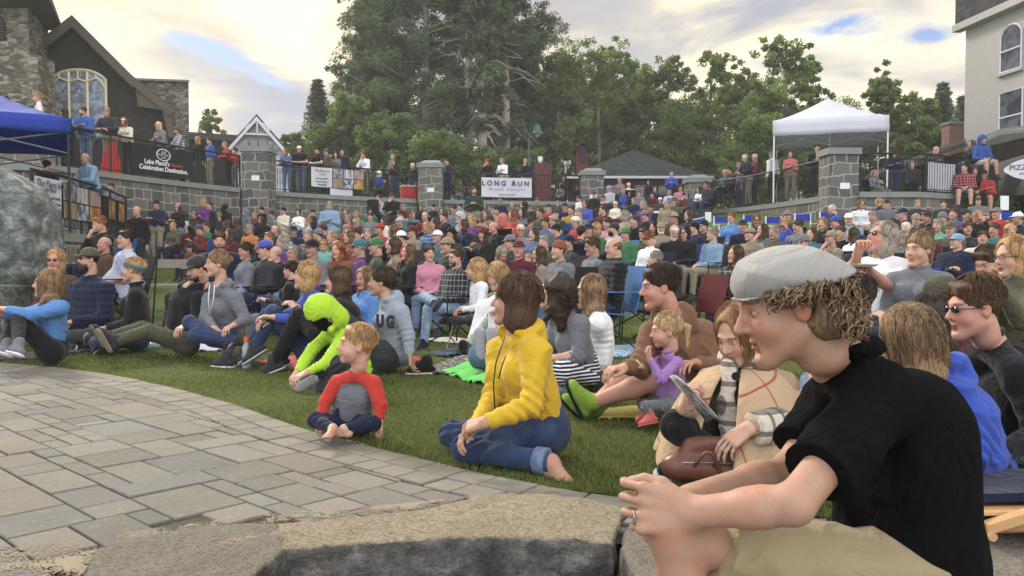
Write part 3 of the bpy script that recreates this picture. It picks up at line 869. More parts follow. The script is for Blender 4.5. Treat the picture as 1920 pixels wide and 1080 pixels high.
c = b.mix(b.math('MULTIPLY', b.math('SUBTRACT', n1, .42, clamp=True), 2.4, clamp=True), c, b.mix(1.0, c, c4(1.10, .80, .72), 'MULTIPLY'))
c = b.mix(b.math('MULTIPLY', n2, .35), c, b.mix(1.0, c, c4(.72, .64, .58), 'MULTIPLY'))
n4 = b.noise(tc, 90, 3, .7)
c = b.mix(b.math('MULTIPLY', b.math('SUBTRACT', n4, .5, clamp=True), 1.6, clamp=True), c, b.mix(1.0, c, c4(.80, .66, .58), 'MULTIPLY'))
finish(m, b, c, .58, b.math('ADD', b.math('MULTIPLY', n1, .5), b.math('MULTIPLY', n2, .35)), .30, .004, spec=.28, sss=.0)
m, b = newmat('hair')
oc = b.n('ShaderNodeObjectInfo').outputs['Color']; tc = b.n('ShaderNodeTexCoord').outputs['Object']
mp = b.n('ShaderNodeMapping', Vector=tc); mp.inputs['Scale'].default_value = (1, 1, .13)
n1 = b.math('ADD', b.math('MULTIPLY', b.noise(mp.outputs[0], 210, 3, .7, .4), .45), b.math('MULTIPLY', b.noise(mp.outputs[0], 75, 4, .7, .5), .55)); n2 = b.noise(tc, 24, 3, .5)
c = b.mix(b.math('MULTIPLY', b.math('SUBTRACT', n1, .40, clamp=True), 5.0, clamp=True), b.mix(1.0, oc, c4(.40, .36, .33), 'MULTIPLY'), b.mix(1.0, oc, c4(1.9, 1.8, 1.6), 'MULTIPLY'))
c = b.mix(b.math('MULTIPLY', n2, .5), c, b.mix(1.0, c, c4(.65, .6, .55), 'MULTIPLY'))
finish(m, b, c, .55, n1, .8, .006, spec=.35)
m, b = newmat('jersey')
tc = b.n('ShaderNodeTexCoord').outputs['Object']
ridge = b.math('ABSOLUTE', b.math('SUBTRACT', b.noise(tc, 6, 3, .5, 1.6), .5))
finish(m, b, c4(.0055, .0055, .0065), .95, b.math('ADD', b.math('MULTIPLY', ridge, 2.4), b.math('MULTIPLY', b.noise(tc, 500, 2), .1)), .7, .02, spec=.06)
m, b = newmat('paint')     # object-coloured smooth paint / plastic
oc = b.n('ShaderNodeObjectInfo').outputs['Color']; tc = b.n('ShaderNodeTexCoord').outputs['Object']
n1 = b.noise(tc, 9, 4, .6)
finish(m, b, b.mix(b.math('MULTIPLY', n1, .35), oc, b.mix(1.0, oc, c4(.7, .7, .7), 'MULTIPLY')), .55, n1, .1, .004)
m, b = newmat('glassy')
finish(m, b, c4(.006, .006, .008), .12, spec=.6)
m, b = newmat('canvas')    # nylon of folding chairs and tents
oc = b.n('ShaderNodeObjectInfo').outputs['Color']; tc = b.n('ShaderNodeTexCoord').outputs['Object']
n1 = b.noise(tc, 5, 4, .6, .5)
finish(m, b, b.mix(b.math('MULTIPLY', n1, .4), oc, b.mix(1.0, oc, c4(.72, .72, .72), 'MULTIPLY')), .75, n1, .35, .03, spec=.2, trans=(oc, .28))
simple('metal', (.35, .36, .38), .38, .85)
simple('darkmetal', (.018, .019, .021), .45, .3, bstr=.05)
simple('whitemetal', (.70, .70, .72), .45, 0)
m, b = newmat('leather')
tc = b.n('ShaderNodeTexCoord').outputs['Object']; n1 = b.noise(tc, 12, 5, .6); n2 = b.noise(tc, 260, 2)
finish(m, b, b.mix(n1, c4(.085, .030, .017), c4(.17, .062, .034)), .42, b.math('ADD', n1, b.math('MULTIPLY', n2, .2)), .3, .006, spec=.5)
# cached meshes and the person builder
CACHE = {}
def cached(key, fn):
 if key not in CACHE: CACHE[key] = fn()
 return CACHE[key]
def data_from(name, V, Q, mat, col=None):
 o = mesh_obj(name, V, Q, mat, None, True, col)
 me = o.data; bpy.data.objects.remove(o); return me
def child(name, me, parent, M=None, color=None):
 o = bpy.data.objects.new(name, me); COL.objects.link(o); o.parent = parent
 if M is not None: o.matrix_local = M
 if color is not None: o.color = tuple(color[:3]) + (1,)
 return o
def mat4(R, t, s):
 M = Matrix.Identity(4)
 for i in range(3):
  for j in range(3): M[i][j] = float(R[i][j] * s)
  M[i][3] = float(t[i])
 return M
def head_items(root, Hl, R, hs, o, res):
 """hair, hat, glasses and beard hung on the head as children"""
 M = mat4(R, Hl, hs)
 hc = HAIRC.get(o.get('hairc', 'brown'), (.06, .034, .018))
 st = o.get('hair', 'short'); hat = o.get('hat')
 if st != 'bald' and hat != 'hood':
  hh = hat not in (None, 'headband')
  child('hair', cached(('hair', st, res, hh), lambda: data_from('hair', *hair_full(st, res, hh), MATS['hair'])), root, M, hc)
 if hat:
  if hat == 'hood': M = mat4(R, Hl, hs * 1.12)
  child({'cap': 'cap', 'visor': 'cap', 'beanie': 'beanie', 'headband': 'headband', 'brim': 'sun_hat', 'hood': 'hood'}[hat],
              cached(('hat', hat, res), lambda: data_from('hat', *sculpt_hat(hat, res), MATS['cloth'])), root, M, pal(o.get('hatc', 'navy')))
 gl = o.get('glasses')
 if gl:
  child('sunglasses' if gl == 'dark' else 'glasses', cached(('gl', gl), lambda: data_from('glasses', *sculpt_glasses(gl == 'dark'), MATS['glassy'])), root, M)
 bd = o.get('beard')
 if bd in ('full', 'big'):
  child('beard', cached(('beard', bd, res), lambda: data_from('beard', *sculpt_beard(res, bd == 'big'), MATS['hair'])), root, M, HAIRC[o.get('beardc', o.get('hairc', 'brown'))])
def bottom_mat(o): return MATS['denim'] if 'denim' in o.get('bot', 'denim') else MATS[o.get('botmat', 'cloth')]
def crowd_person(px, py, d, phi, o, label, group=None):
 """a member of the crowd; meshes are shared between people of the same pose"""
 kind = o.get('pose', 'chair'); arms = o.get('arms', 'lap'); fem = o.get('fem', False); g = o.get('g', 1.0); kid = o.get('kid', False)
 hy = o.get('hy', 0); hp = o.get('hp', 0)
 near = d < 12
 vox = .0085 if near else .012
 sl = o.get('sleeve', 'long'); hood = bool(o.get('hooded', False)); bl = o.get('belly', 0.0); shorts = o.get('shorts', 'long'); puff = o.get('puff', 0)
 key = (kind, arms if isinstance(arms, str) else tuple(arms), fem, round(g, 1), kid, hy, hp, near)
 J = pose(kind, arms, 1.0, o.get('lean', 0.0), hp, hy, g, fem)
 key += (o.get('lean', 0.0),)
 hs = .855 if not kid else 1.18
 def mkbody():
  V, Q, col = sculpt_body(J, J['Rl'], 1.0, hs, 180, g, fem, vox, kid, True, slim=(shorts == 'long'), aslim=(sl == 'long'))
  return data_from('body', V, Q, MATS['skin'], col)
 body = cached(('b', shorts, sl) + key, mkbody)
 top = cached(('t', sl, hood, bl, puff) + key, lambda: data_from('jacket', *sculpt_top(J, 1.0, 180, g, fem, vox, sl, bl, hood, 3, .007, puff=puff, kid=kid), MATS['cloth']))
 bot = cached(('p', shorts) + key, lambda: data_from('trousers', *sculpt_bottom(J, 1.0, g, vox, shorts), MATS['cloth']))
 Hp = P(px, py, d)
 R = rotz(math.radians(180 - phi))
 hl = R @ J['H']
 base_xy = Hp - hl
 gz = o['z'] if 'z' in o else ground_z(base_xy[0], base_xy[1])
 s = (Hp[2] - gz) / J['H'][2]
 lo, hi = o.get('srange', (.86, 1.12))
 s = min(max(s, lo), hi)
 bx = Hp - hl * s
 base = np.array([bx[0], bx[1], bx[2]])
 root = empty(o.get('name', 'person'), base, math.radians(180 - phi)); root.scale = (s, s, s)
 tag(root, label, 'person', group)
 def mk(name, me, color, mat=None):
  ob = child(name, me, root, None, color)
  if mat is not None:
   ob.material_slots[0].link = 'OBJECT'; ob.material_slots[0].material = mat
  return ob
 mk('body', body, SKIN[o.get('skin', 'fair')])
 mk(o.get('topname', 'jacket'), top, pal(o.get('top', 'navy')), MATS[o.get('topmat', 'cloth')] if 'topmat' in o else None)
 mk('skirt' if o.get('skirt') else ('shorts' if shorts == 'short' else 'trousers'), bot, pal(o.get('bot', 'denim')), bottom_mat(o))
 for q in 'LR':
  sh = cached(('s', q) + key, lambda: data_from('shoe', *sculpt_shoe(J, q, 1.0, .010), MATS['cloth']))
  mk('shoe', sh, pal(o.get('shoe', 'charcoal')))
 head_items(root, J['H'], J['Rl'], hs, o, .0085)
 return root, base, s, R
def near_person(name, label, J0, phi, headang, o, vox=.006, group=None):
 """J0: joints as (px, py, depth) or 3-D arrays; missing ones come from the pose anchored at the pelvis"""
 s = o.get('s', 1.0); hs = o.get('hs', .93)
 Jl = pose(o.get('pose', 'cross'), o.get('arms', 'lap'), s, 0, 0, 0, o.get('g', 1.0), o.get('fem', False))
 df = o.get('df', 1.0)
 J = {k: (P(v[0], v[1], v[2] * df) if isinstance(v, tuple) else np.array(v)) for k, v in J0.items()}
 anchor = J['pel'] - rotz(math.radians(180 - phi)) @ Jl['pel']
 JJ = place(Jl, anchor, phi)
 for k, v in J.items():
  JJ[k] = v
 lat = headR(phi)[:, 0]
 ax = nrm(JJ['nec'] - JJ['pel'])
 if 'sL' not in J: JJ['sL'] = JJ['che'] + ax * .065 * s - lat * (.16 if o.get('fem') else .185) * s * (o.get('g', 1) * .4 + .6)
 if 'sR' not in J: JJ['sR'] = JJ['che'] + ax * .065 * s + lat * (.16 if o.get('fem') else .185) * s * (o.get('g', 1) * .4 + .6)
 for q, m in (('L', -1), ('R', 1)):
  if 'h' + q not in J: JJ['h' + q] = JJ['pel'] + lat * m * .09 * s
 for q in 'LR':
  if 'a' + q in J and 't' + q not in J:
   d = nrm(JJ['a' + q] - JJ['k' + q]); h = nrm(np.array([d[0], d[1], 0]) + headR(phi)[:, 1] * .4)
   JJ['t' + q] = JJ['a' + q] + (h * .15 + V3(0, 0, -.03)) * s
 JJ['nec'] = JJ['nec'] + (JJ['H'] - JJ['nec']) * .16
 HR = headR(*headang)
 base = np.array([JJ['pel'][0], JJ['pel'][1], 0.0])
 base[2] = o.get('basez', min(JJ['pel'][2] - .1, 0.0) if JJ['pel'][2] < .3 else 0.0)
 L = {k: (v - base if k != 'Rl' else v) for k, v in JJ.items()}
 root = empty(name, base); tag(root, label, 'person', group)
 V, Q, col = sculpt_body(L, HR, s, hs, phi, o.get('g', 1.0), o.get('fem', False), vox, o.get('kid', False), True, o.get('bare', False), curl=o.get('curl', .5), hands=o.get('hands'),
       beard=o.get('stubble', 0), hairc=o.get('stubblec'), brow=o.get('brow'), nosek=o.get('nosek', 1.0), slim=o.get('shorts', 'long') == 'long', aslim=o.get('sleeve', 'long') == 'long', limb=o.get('limb', 1.0))
 mesh_obj('body', V, Q, MATS['skin'], root, True, col, color=SKIN[o.get('skin', 'fair')] + (1,))
 V, Q = sculpt_top(L, s, phi, o.get('gt', o.get('g', 1.0)), o.get('fem', False), vox, o.get('sleeve', 'long'), o.get('belly', 0), o.get('hooded', False), o.get('seed', 1), o.get('amp', .0045), o.get('low', .10), o.get('puff', 0), o.get('collar', True), o.get('kid', False))
 top = mesh_obj(o.get('topname', 'top'), V, Q, MATS[o.get('topmat', 'cloth')], root, True, color=pal(o['top']))
 V, Q = sculpt_bottom(L, s, o.get('g', 1.0), vox, o.get('shorts', 'long'), o.get('seed', 1) + 7, o.get('amp', .0045) * .9, o.get('skirt', False))
 mesh_obj('skirt' if o.get('skirt') else ('shorts' if o.get('shorts') == 'short' else 'trousers'), V, Q, bottom_mat(o), root, True, color=pal(o.get('bot', 'denim')))
 if not o.get('bare'):
  for q in 'LR':
   V, Q = sculpt_shoe(L, q, s, vox)
   sh = mesh_obj('shoe', V, Q, MATS['cloth'], root, True, color=pal(o.get('shoe', 'charcoal')))
   V, Q = sculpt_shoe(L, q, s, vox, sole=True)
   mesh_obj('sole', V, Q, MATS['cloth'], sh, True, color=pal(o.get('sole', 'light grey')))
 head_items(root, L['H'], HR, hs, o, o.get('hres', .005))
 return root, L, HR, base
# ground levels
LVL, LVR = 3.35, 2.83
def interp(x, tab):
 xs = [t[0] for t in tab]; ys = [t[1] for t in tab]
 return np.interp(x, xs, ys)
PROF = [(0, 0), (10.5, 0), (13, .12), (15.5, .42), (18, .74), (21, 1.12), (24, 1.5), (27, 1.95), (30, 2.3), (34, 2.6), (60, 3.2)]
KPX = [(-400, .55), (300, .58), (617, .68), (890, 1.0), (1300, 1.08), (1500, 1.3), (1700, 1.45), (2300, 1.5)]
WALL_L = [(-900, 17), (95, 21), (160, 21.8), (300, 24.4), (455, 27.5), (560, 29.5), (780, 32.5), (1110, 34)]
WALL_R = [(1300, 31.4), (1335, 30.8), (1400, 29), (1480, 26.2), (1550, 23.9), (1610, 22.8), (1720, 22.8), (1810, 23.8), (1900, 26), (2900, 30)]
def wall_d(px):
 if px <= 1110: return float(interp(px, WALL_L)), LVL
 if px >= 1300: return float(interp(px, WALL_R)), LVR
 t = (px - 1110) / 190.0
 return 34 + (31.4 - 34) * t, None
def ground_z(x, y):
 px = 960 + x / max(y, .1) * F
 g = float(interp(y, PROF)) * float(interp(px, KPX))
 wd, lv = wall_d(px)
 if y > wd + .25:
  if lv is not None: return lv
  t = (px - 1110) / 190.0; tgt = LVL + (LVR - LVL) * t
  g0 = float(interp(wd, PROF)) * float(interp(px, KPX))
  return min(tgt, g0 + (y - wd) * .28)
 return g
EDGE = [(-14, 10.4), (-9, 9.4), (-6.2, 8.2), (-4.65, 7.5), (-3.33, 6.75), (-2.0, 5.53), (-1.17, 4.56), (-.39, 3.80), (.087, 3.40), (.45, 3.19), (1.0, 2.97), (1.8, 2.86), (3.2, 2.80), (6, 2.9), (12, 3.2)]
def smooth_line(pts, n=8):
 P0 = [np.array(p, float) for p in pts]; out = []
 for i in range(len(P0) - 1):
  a = P0[max(i - 1, 0)]; b_ = P0[i]; c = P0[i + 1]; d = P0[min(i + 2, len(P0) - 1)]
  for k in range(n):
   t = k / n
   out.append(.5 * (2 * b_ + (c - a) * t + (2 * a - 5 * b_ + 4 * c - d) * t * t + (3 * b_ - a - 3 * c + d) * t ** 3))
 out.append(P0[-1]); return np.array(out)
EL = smooth_line(EDGE)
def edge_y(x): return np.interp(x, EL[:, 0], EL[:, 1])
m, b = newmat('lawn')
tc = b.n('ShaderNodeTexCoord').outputs['Object']
n1 = b.noise(tc, 1.3, 5, .6); n2 = b.noise(tc, 60, 4, .7); n3 = b.noise(tc, 7, 4, .6)
c = b.mix(n1, c4(.085, .135, .038), c4(.135, .165, .055))
c = b.mix(b.math('MULTIPLY', b.math('SUBTRACT', n3, .52, clamp=True), 3, clamp=True), c, c4(.13, .105, .055))
c = b.mix(b.math('MULTIPLY', n2, .7), c, b.mix(1.0, c, c4(.45, .5, .4), 'MULTIPLY'))
finish(m, b, c, .95, n2, .9, .03, spec=.1)
cols_px = np.concatenate([np.linspace(-9000, -900, 10), np.arange(-800, 2800, 20), np.linspace(2900, 11000, 10)])
V = []; rows = None
for px in cols_px:
 u = (px - 960) / F
 wd, lv = wall_d(px)
 ys = np.linspace(2.0, 14, 240); e = ys - edge_y(u * ys)
 st = ys[np.argmax(e > -.02)] if (e > -.02).any() else 6
 r = list(np.linspace(st, 10.5, 10)) + list(np.linspace(11, wd - .5, 16)) + [wd + .15, wd + .32, wd + .6, wd + 2, wd + 5, wd + 10, 60, 100, 300]
 r = sorted(r)
 rows = len(r)
 for y in r:
  V.append((u * y, y, ground_z(u * y, y)))
nC = len(cols_px)
Q = [(i * rows + j, (i + 1) * rows + j, (i + 1) * rows + j + 1, i * rows + j + 1) for i in range(nC - 1) for j in range(rows - 1)]
lawn = structure(mesh_obj('ground', V, np.array(Q), MATS['lawn'], smooth=True))
# paving of mixed rectangular stones
m, b = newmat('paver')
tc = b.n('ShaderNodeTexCoord').outputs['Object']
vc = b.n('ShaderNodeAttribute', _attribute_name='Col').outputs['Color']
n1 = b.noise(tc, 3.5, 5, .6); n2 = b.noise(tc, 150, 4, .7); n3 = b.noise(tc, 28, 4, .65)
c = b.mix(n1, c4(.155, .147, .128), c4(.235, .222, .196))
c = b.mix(1.0, c, vc, 'MULTIPLY')
c = b.mix(b.math('MULTIPLY', b.math('SUBTRACT', n2, .45, clamp=True), 2.6, clamp=True), c, b.mix(1.0, c, c4(.55, .54, .52), 'MULTIPLY'))
c = b.mix(b.math('MULTIPLY', b.math('SUBTRACT', n3, .56, clamp=True), 4, clamp=True), c, c4(.27, .245, .20))
finish(m, b, c, .9, b.math('ADD', b.math('MULTIPLY', n2, .6), n3), .5, .006, spec=.2)
simple('joint', (.055, .050, .032), .95, var=.5, scale=30, bstr=.6, bd=.01)
def clip(poly, p, n_):
 out = []
 for i in range(len(poly)):
  a, c = poly[i], poly[(i + 1) % len(poly)]
  da, dc = np.dot(a - p, n_), np.dot(c - p, n_)
  if da >= 0: out.append(a)
  if (da >= 0) != (dc >= 0): out.append(a + (c - a) * (da / (da - dc)))
 return out
pv_v, pv_f, pv_c = [], [], []
def add_paver(poly, shade, z0=0.0, chamfer=.005, tint=(1, 1, 1)):
 n = len(poly)
 if n < 3: return
 poly = [np.array(p) for p in poly]
 cen = sum(poly) / n
 area = .5 * abs(sum(poly[i][0] * poly[(i + 1) % n][1] - poly[(i + 1) % n][0] * poly[i][1] for i in range(n)))
 if area < .0012: return
 base = len(pv_v)
 dz = random.gauss(0, .0016); tx, ty = random.gauss(0, .004), random.gauss(0, .004)
 for lev in (0, 1, 2):
  for p in poly:
   d = cen - p; l = np.linalg.norm(d); d = d / max(l, 1e-6)
   q = p + d * (0, .001, .001 + chamfer)[lev]
   zz = (-.03, -chamfer, 0)[lev] + z0 + dz + (q - cen)[0] * tx + (q - cen)[1] * ty
   pv_v.append((q[0], q[1], zz)); pv_c.append([shade * t for t in tint])
 pv_f.append(tuple(base + 2 * n + i for i in range(n)))
 for lev in (0, 1):
  for i in range(n):
   j = (i + 1) % n
   pv_f.append((base + lev * n + i, base + lev * n + j, base + (lev + 1) * n + j, base + (lev + 1) * n + i))
seg = np.diff(EL, axis=0); sl_ = np.r_[0, np.cumsum(np.linalg.norm(seg, axis=1))]
def el_at(s):
 p = np.array([np.interp(s, sl_, EL[:, 0]), np.interp(s, sl_, EL[:, 1])])
 q = np.array([np.interp(s + .05, sl_, EL[:, 0]), np.interp(s + .05, sl_, EL[:, 1])])
 t = nrm(q - p)[:2]; return p, t, np.array([t[1], -t[0]]) * (1 if t[0] > 0 else 1)
def inward(s):
 p, t, n_ = el_at(s)
 if n_[1] > 0: n_ = -n_
 return p, t, n_
for row, (o0, o1, L) in enumerate(((0, .155, .21), (.155, .30, .17))):
 s = random.uniform(0, .1)
 while s < sl_[-1] - .5:
  l = L * random.uniform(.85, 1.15)
  a, ta, na = inward(s); c, tb, nb = inward(s + l)
  g = .0045
  q = [a + na * (o0 + g) + ta * g, c + nb * (o0 + g) - tb * g, c + nb * (o1 - g) - tb * g, a + na * (o1 - g) + ta * g]
  add_paver(q, random.uniform(.92, 1.22), tint=(1, .99, .95))
  s += l
ang = math.radians(-43); ca, sa = math.cos(ang), math.sin(ang)
U = .096
NX, NY = 186, 138
occ = np.zeros((NX, NY), bool)
sizes = [(4, 3), (3, 3), (4, 2), (3, 2), (2, 2), (2, 1), (3, 1), (2, 3), (2, 4), (1, 2), (1, 1)]
wts = [3, 3, 3.5, 4, 2.5, 2.2, 1.2, 2.5, 1, .8, .0]
org = np.array([-9.5, 6.0])
near_s = np.linspace(0, sl_[-1], 400); near_p = np.array([el_at(q)[0] for q in near_s])
for i in range(NX):
 for j in range(NY):
  if occ[i, j]: continue
  opts = [(wt, sz) for wt, sz in zip(wts, sizes) if i + sz[0] <= NX and j + sz[1] <= NY and not occ[i:i + sz[0], j:j + sz[1]].any()]
  tot = sum(o[0] for o in opts); r = random.uniform(0, max(tot, 1e-6)); sz = (1, 1)
  for wt, q in opts:
   r -= wt
   if r <= 0 and wt > 0: sz = q; break
  occ[i:i + sz[0], j:j + sz[1]] = True
  g = .0042
  x0, x1, y0, y1 = i * U + g, (i + sz[0]) * U - g, j * U + g, (j + sz[1]) * U - g
  rect = [np.array([x0, y0]), np.array([x1, y0]), np.array([x1, y1]), np.array([x0, y1])]
  rect = [org + np.array([p[0] * ca - (p[1] - 6) * sa, p[0] * sa + (p[1] - 6) * ca]) for p in rect]
  cen = sum(rect) / 4
  if cen[1] < .6 or cen[0] < -11 or cen[0] > 3.5: continue
  k = np.argmin(((near_p - cen) ** 2).sum(1)); p_, t_, n_ = inward(near_s[k])
  if np.dot(cen - p_, n_) < -.4: continue
  if cen[0] > -1.15 and cen[1] < 2.88: continue
  if cen[0] > -1.30 and cen[1] < 2.74: continue
  if cen[0] > -1.75 and cen[1] < 1.9: continue
  poly = rect
  for kk in (k - 4, k, k + 4):
   kk = min(max(kk, 0), 399); p_, t_, n_ = inward(near_s[kk])
   if len(poly) >= 3: poly = clip(poly, p_ + n_ * .305, n_)
  if len(poly) >= 3:
   r = random.random(); tint = (1, 1, 1) if r < .6 else ((1.0, .97, .93) if r < .85 else (.94, .98, 1.02))
   add_paver(poly, random.uniform(.74, 1.08), tint=tint)
me_o = mesh_obj('paving', pv_v, pv_f, MATS['paver'], None, False, np.array(pv_c))
structure(me_o)
bv = [(p[0], p[1], -.012) for p in EL]
low = [(p[0], (.4 if p[0] < -1.5 else 2.7), -.012) for p in EL]
n = len(bv)
bed = structure(mesh_obj('paving_bed', bv + low, [(i, i + n, i + n + 1, i + 1) for i in range(n - 1)], MATS['joint']))
lg = MB(); lg.box((0, -2, -.55), (30, 14, .2)); lower = structure(lg.build('lower_ground', simple('lowerground', (.16, .15, .13), .95, var=.3)))
def grass(n, y0, y1, name, hh, seed, xr=(-.64, .66), wdt=.0035):
 r = np.random.RandomState(seed)
 y = y0 * (y1 / y0) ** r.uniform(0, 1, n); x = r.uniform(xr[0], xr[1], n) * y
 k = y > edge_y(x) - .02 * r.rand(n) ** 2
 x, y = x[k], y[k]; n = len(x)
 z = np.array([ground_z(a, c) for a, c in zip(x, y)])
 cl = np.sin(x * 5 + 2 * np.sin(y * 3)) * .5 + .5; worn = np.clip(np.sin(x * 2.3 + 1.7 * np.sin(y * 1.9) + 1) + np.sin(y * 2.9 + 2 * np.sin(x * 1.3)) - .7, 0, 1)
 h = hh * (.5 + r.rand(n) * .9) * (.7 + .5 * cl) * (1 - .5 * worn); a = r.uniform(0, 2 * pi, n); wd = wdt * (.6 + .8 * r.rand(n)) * (y / 4) ** .5
 lean = r.normal(0, .55, (n, 2)) * h[:, None]
 V = np.zeros((n, 3, 3))
 V[:, 0] = np.stack([x - np.cos(a) * wd, y - np.sin(a) * wd, z - .004], 1); V[:, 1] = np.stack([x + np.cos(a) * wd, y + np.sin(a) * wd, z - .004], 1)
 V[:, 2] = np.stack([x + lean[:, 0], y + lean[:, 1], z + h], 1)
 t = r.rand(n); c = np.stack([.8 + t * .9, .85 + t * .6, .7 + t * .6], 1)
 dry = r.rand(n) < .12 + .45 * worn; c[dry] = (2.3, 1.5, 1.6)
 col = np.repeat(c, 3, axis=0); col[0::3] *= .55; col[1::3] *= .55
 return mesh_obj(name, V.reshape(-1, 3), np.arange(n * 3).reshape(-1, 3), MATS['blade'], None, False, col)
m, b = newmat('blade')
vc = b.n('ShaderNodeAttribute', _attribute_name='Col').outputs['Color']
c = b.mix(1.0, c4(.130, .172, .058), vc, 'MULTIPLY')
finish(m, b, c, .7, spec=.2, trans=(c, .35))
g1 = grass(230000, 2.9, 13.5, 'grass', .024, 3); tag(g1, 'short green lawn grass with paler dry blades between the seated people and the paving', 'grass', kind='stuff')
# rough stones at the front and the boulder
def rockmat(name, ca_, cb, cc, scale, top=None):
 m, b = newmat(name)
 tc = b.n('ShaderNodeTexCoord').outputs['Object']
 n1 = b.noise(tc, scale, 6, .68, .4); n2 = b.noise(tc, scale * 9, 5, .7); n3 = b.noise(tc, scale * .35, 3)
 c = b.ramp(n1, [(.32, ca_), (.5, cb), (.68, cc)])
 c = b.mix(b.math('MULTIPLY', b.math('SUBTRACT', n2, .42, clamp=True), 2.2, clamp=True), c, b.mix(1.0, c, c4(.42, .42, .42), 'MULTIPLY'))
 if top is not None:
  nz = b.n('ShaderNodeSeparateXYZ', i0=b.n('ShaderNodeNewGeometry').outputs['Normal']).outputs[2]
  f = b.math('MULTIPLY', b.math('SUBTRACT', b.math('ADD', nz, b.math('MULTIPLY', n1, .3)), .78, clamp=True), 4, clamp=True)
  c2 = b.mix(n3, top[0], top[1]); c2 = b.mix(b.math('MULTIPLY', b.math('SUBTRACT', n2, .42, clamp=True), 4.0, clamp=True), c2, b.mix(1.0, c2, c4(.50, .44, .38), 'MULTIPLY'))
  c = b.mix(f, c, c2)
 n5 = b.noise(b.vm('MULTIPLY', tc, (1, 1, 2.5)), scale * 2.6, 5, .75, .8)
 c = b.mix(b.math('MULTIPLY', b.math('SUBTRACT', n5, .50, clamp=True), 3.2, clamp=True), c, b.mix(1.0, c, c4(.42, .38, .34), 'MULTIPLY'))
 finish(m, b, c, .93, b.math('ADD', b.math('ADD', n1, b.math('MULTIPLY', n5, .8)), b.math('MULTIPLY', n2, .7)), 1.0, .035, spec=.2)
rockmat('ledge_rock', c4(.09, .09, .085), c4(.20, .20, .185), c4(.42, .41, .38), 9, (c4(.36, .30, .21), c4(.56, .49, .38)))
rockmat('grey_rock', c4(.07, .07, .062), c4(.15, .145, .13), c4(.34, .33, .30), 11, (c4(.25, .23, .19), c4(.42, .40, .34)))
rockmat('boulder_rock', c4(.08, .095, .09), c4(.20, .225, .215), c4(.52, .54, .52), 6.5)
def poly_sd(p, poly):
 d = np.full(len(p), 1e9); inside = np.zeros(len(p), bool)
 n = len(poly)
 for i in range(n):
  a, c = poly[i], poly[(i + 1) % n]
  e = c - a; w_ = p - a
  t = np.clip((w_ @ e) / (e @ e), 0, 1); q = w_ - t[:, None] * e
  d = np.minimum(d, (q ** 2).sum(1))
  c1 = p[:, 1] >= a[1]; c2 = p[:, 1] < c[1]; c3 = (e[0] * w_[:, 1]) > (e[1] * w_[:, 0])
  inside ^= (c1 & c2 & c3) | (~c1 & ~c2 & ~c3)
 return np.sqrt(d) * np.where(inside, -1, 1)
def fbm(p, f, seed, octv=4):
 r = np.random.RandomState(seed); s = 0; a = 1.0
 for o in range(octv):
  dd = r.normal(size=(3, 3)); ph = r.uniform(0, 6.28, 3)
  s = s + a * (np.sin(p @ dd[0] * f + ph[0] + 1.6 * np.sin(p @ dd[1] * f * .9 + ph[1])) * np.cos(p @ dd[2] * f + ph[2]))
  f *= 2.1; a *= .52
 return s
def stone(name, poly, z0, z1, mat, vox=.016, amp=.018, seed=1, f=9, rnd=.02):
 poly = [np.array(p, float) for p in poly]; A = np.array(poly)
 lo = np.r_[A.min(0) - .08, z0 - .05]; hi = np.r_[A.max(0) + .08, z1 + .08]
 n = np.ceil((hi - lo) / vox).astype(int) + 1
 g = np.stack(np.meshgrid(*[lo[i] + vox * np.arange(n[i]) for i in range(3)], indexing='ij'), -1).reshape(-1, 3)
 d2 = poly_sd(g[:, :2], poly) + rnd; dz_ = np.abs(g[:, 2] - (z0 + z1) / 2) - (z1 - z0) / 2 + rnd
 d = np.sqrt(np.maximum(d2, 0) ** 2 + np.maximum(dz_, 0) ** 2) + np.minimum(np.maximum(d2, dz_), 0) - rnd
 side = np.clip(dz_ * 0 + (z1 - g[:, 2]) / .06, .28, 1)
 d = d + amp * fbm(g, f, seed) * side
 V, Q = nets(d.reshape(n).astype(np.float32), lo, vox, 1)
 return mesh_obj(name, V, Q, MATS[mat], smooth=True)
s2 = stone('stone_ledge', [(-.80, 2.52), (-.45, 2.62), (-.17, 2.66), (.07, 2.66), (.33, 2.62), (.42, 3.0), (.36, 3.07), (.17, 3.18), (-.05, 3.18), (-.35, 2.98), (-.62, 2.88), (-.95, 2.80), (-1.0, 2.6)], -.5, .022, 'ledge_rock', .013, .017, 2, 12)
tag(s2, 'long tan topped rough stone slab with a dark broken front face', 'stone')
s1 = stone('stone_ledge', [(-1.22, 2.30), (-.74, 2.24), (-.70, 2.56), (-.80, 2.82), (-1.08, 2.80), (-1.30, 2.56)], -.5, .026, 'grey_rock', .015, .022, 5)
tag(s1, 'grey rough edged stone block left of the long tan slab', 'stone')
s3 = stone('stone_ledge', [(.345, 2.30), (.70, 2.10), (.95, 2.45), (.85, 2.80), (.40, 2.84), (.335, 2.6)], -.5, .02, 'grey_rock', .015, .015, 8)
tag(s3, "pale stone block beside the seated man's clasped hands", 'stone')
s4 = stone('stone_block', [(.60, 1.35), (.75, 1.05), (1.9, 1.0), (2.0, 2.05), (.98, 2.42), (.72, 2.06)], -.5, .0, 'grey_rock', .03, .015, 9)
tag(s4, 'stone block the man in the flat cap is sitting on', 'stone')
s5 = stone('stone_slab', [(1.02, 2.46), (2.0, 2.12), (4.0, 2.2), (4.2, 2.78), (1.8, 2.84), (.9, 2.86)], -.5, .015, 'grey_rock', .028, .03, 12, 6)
tag(s5, 'dark grey rock ledge in the right corner behind the seated man', 'stone')
r = np.random.RandomState(5); nn = 26
sv = []
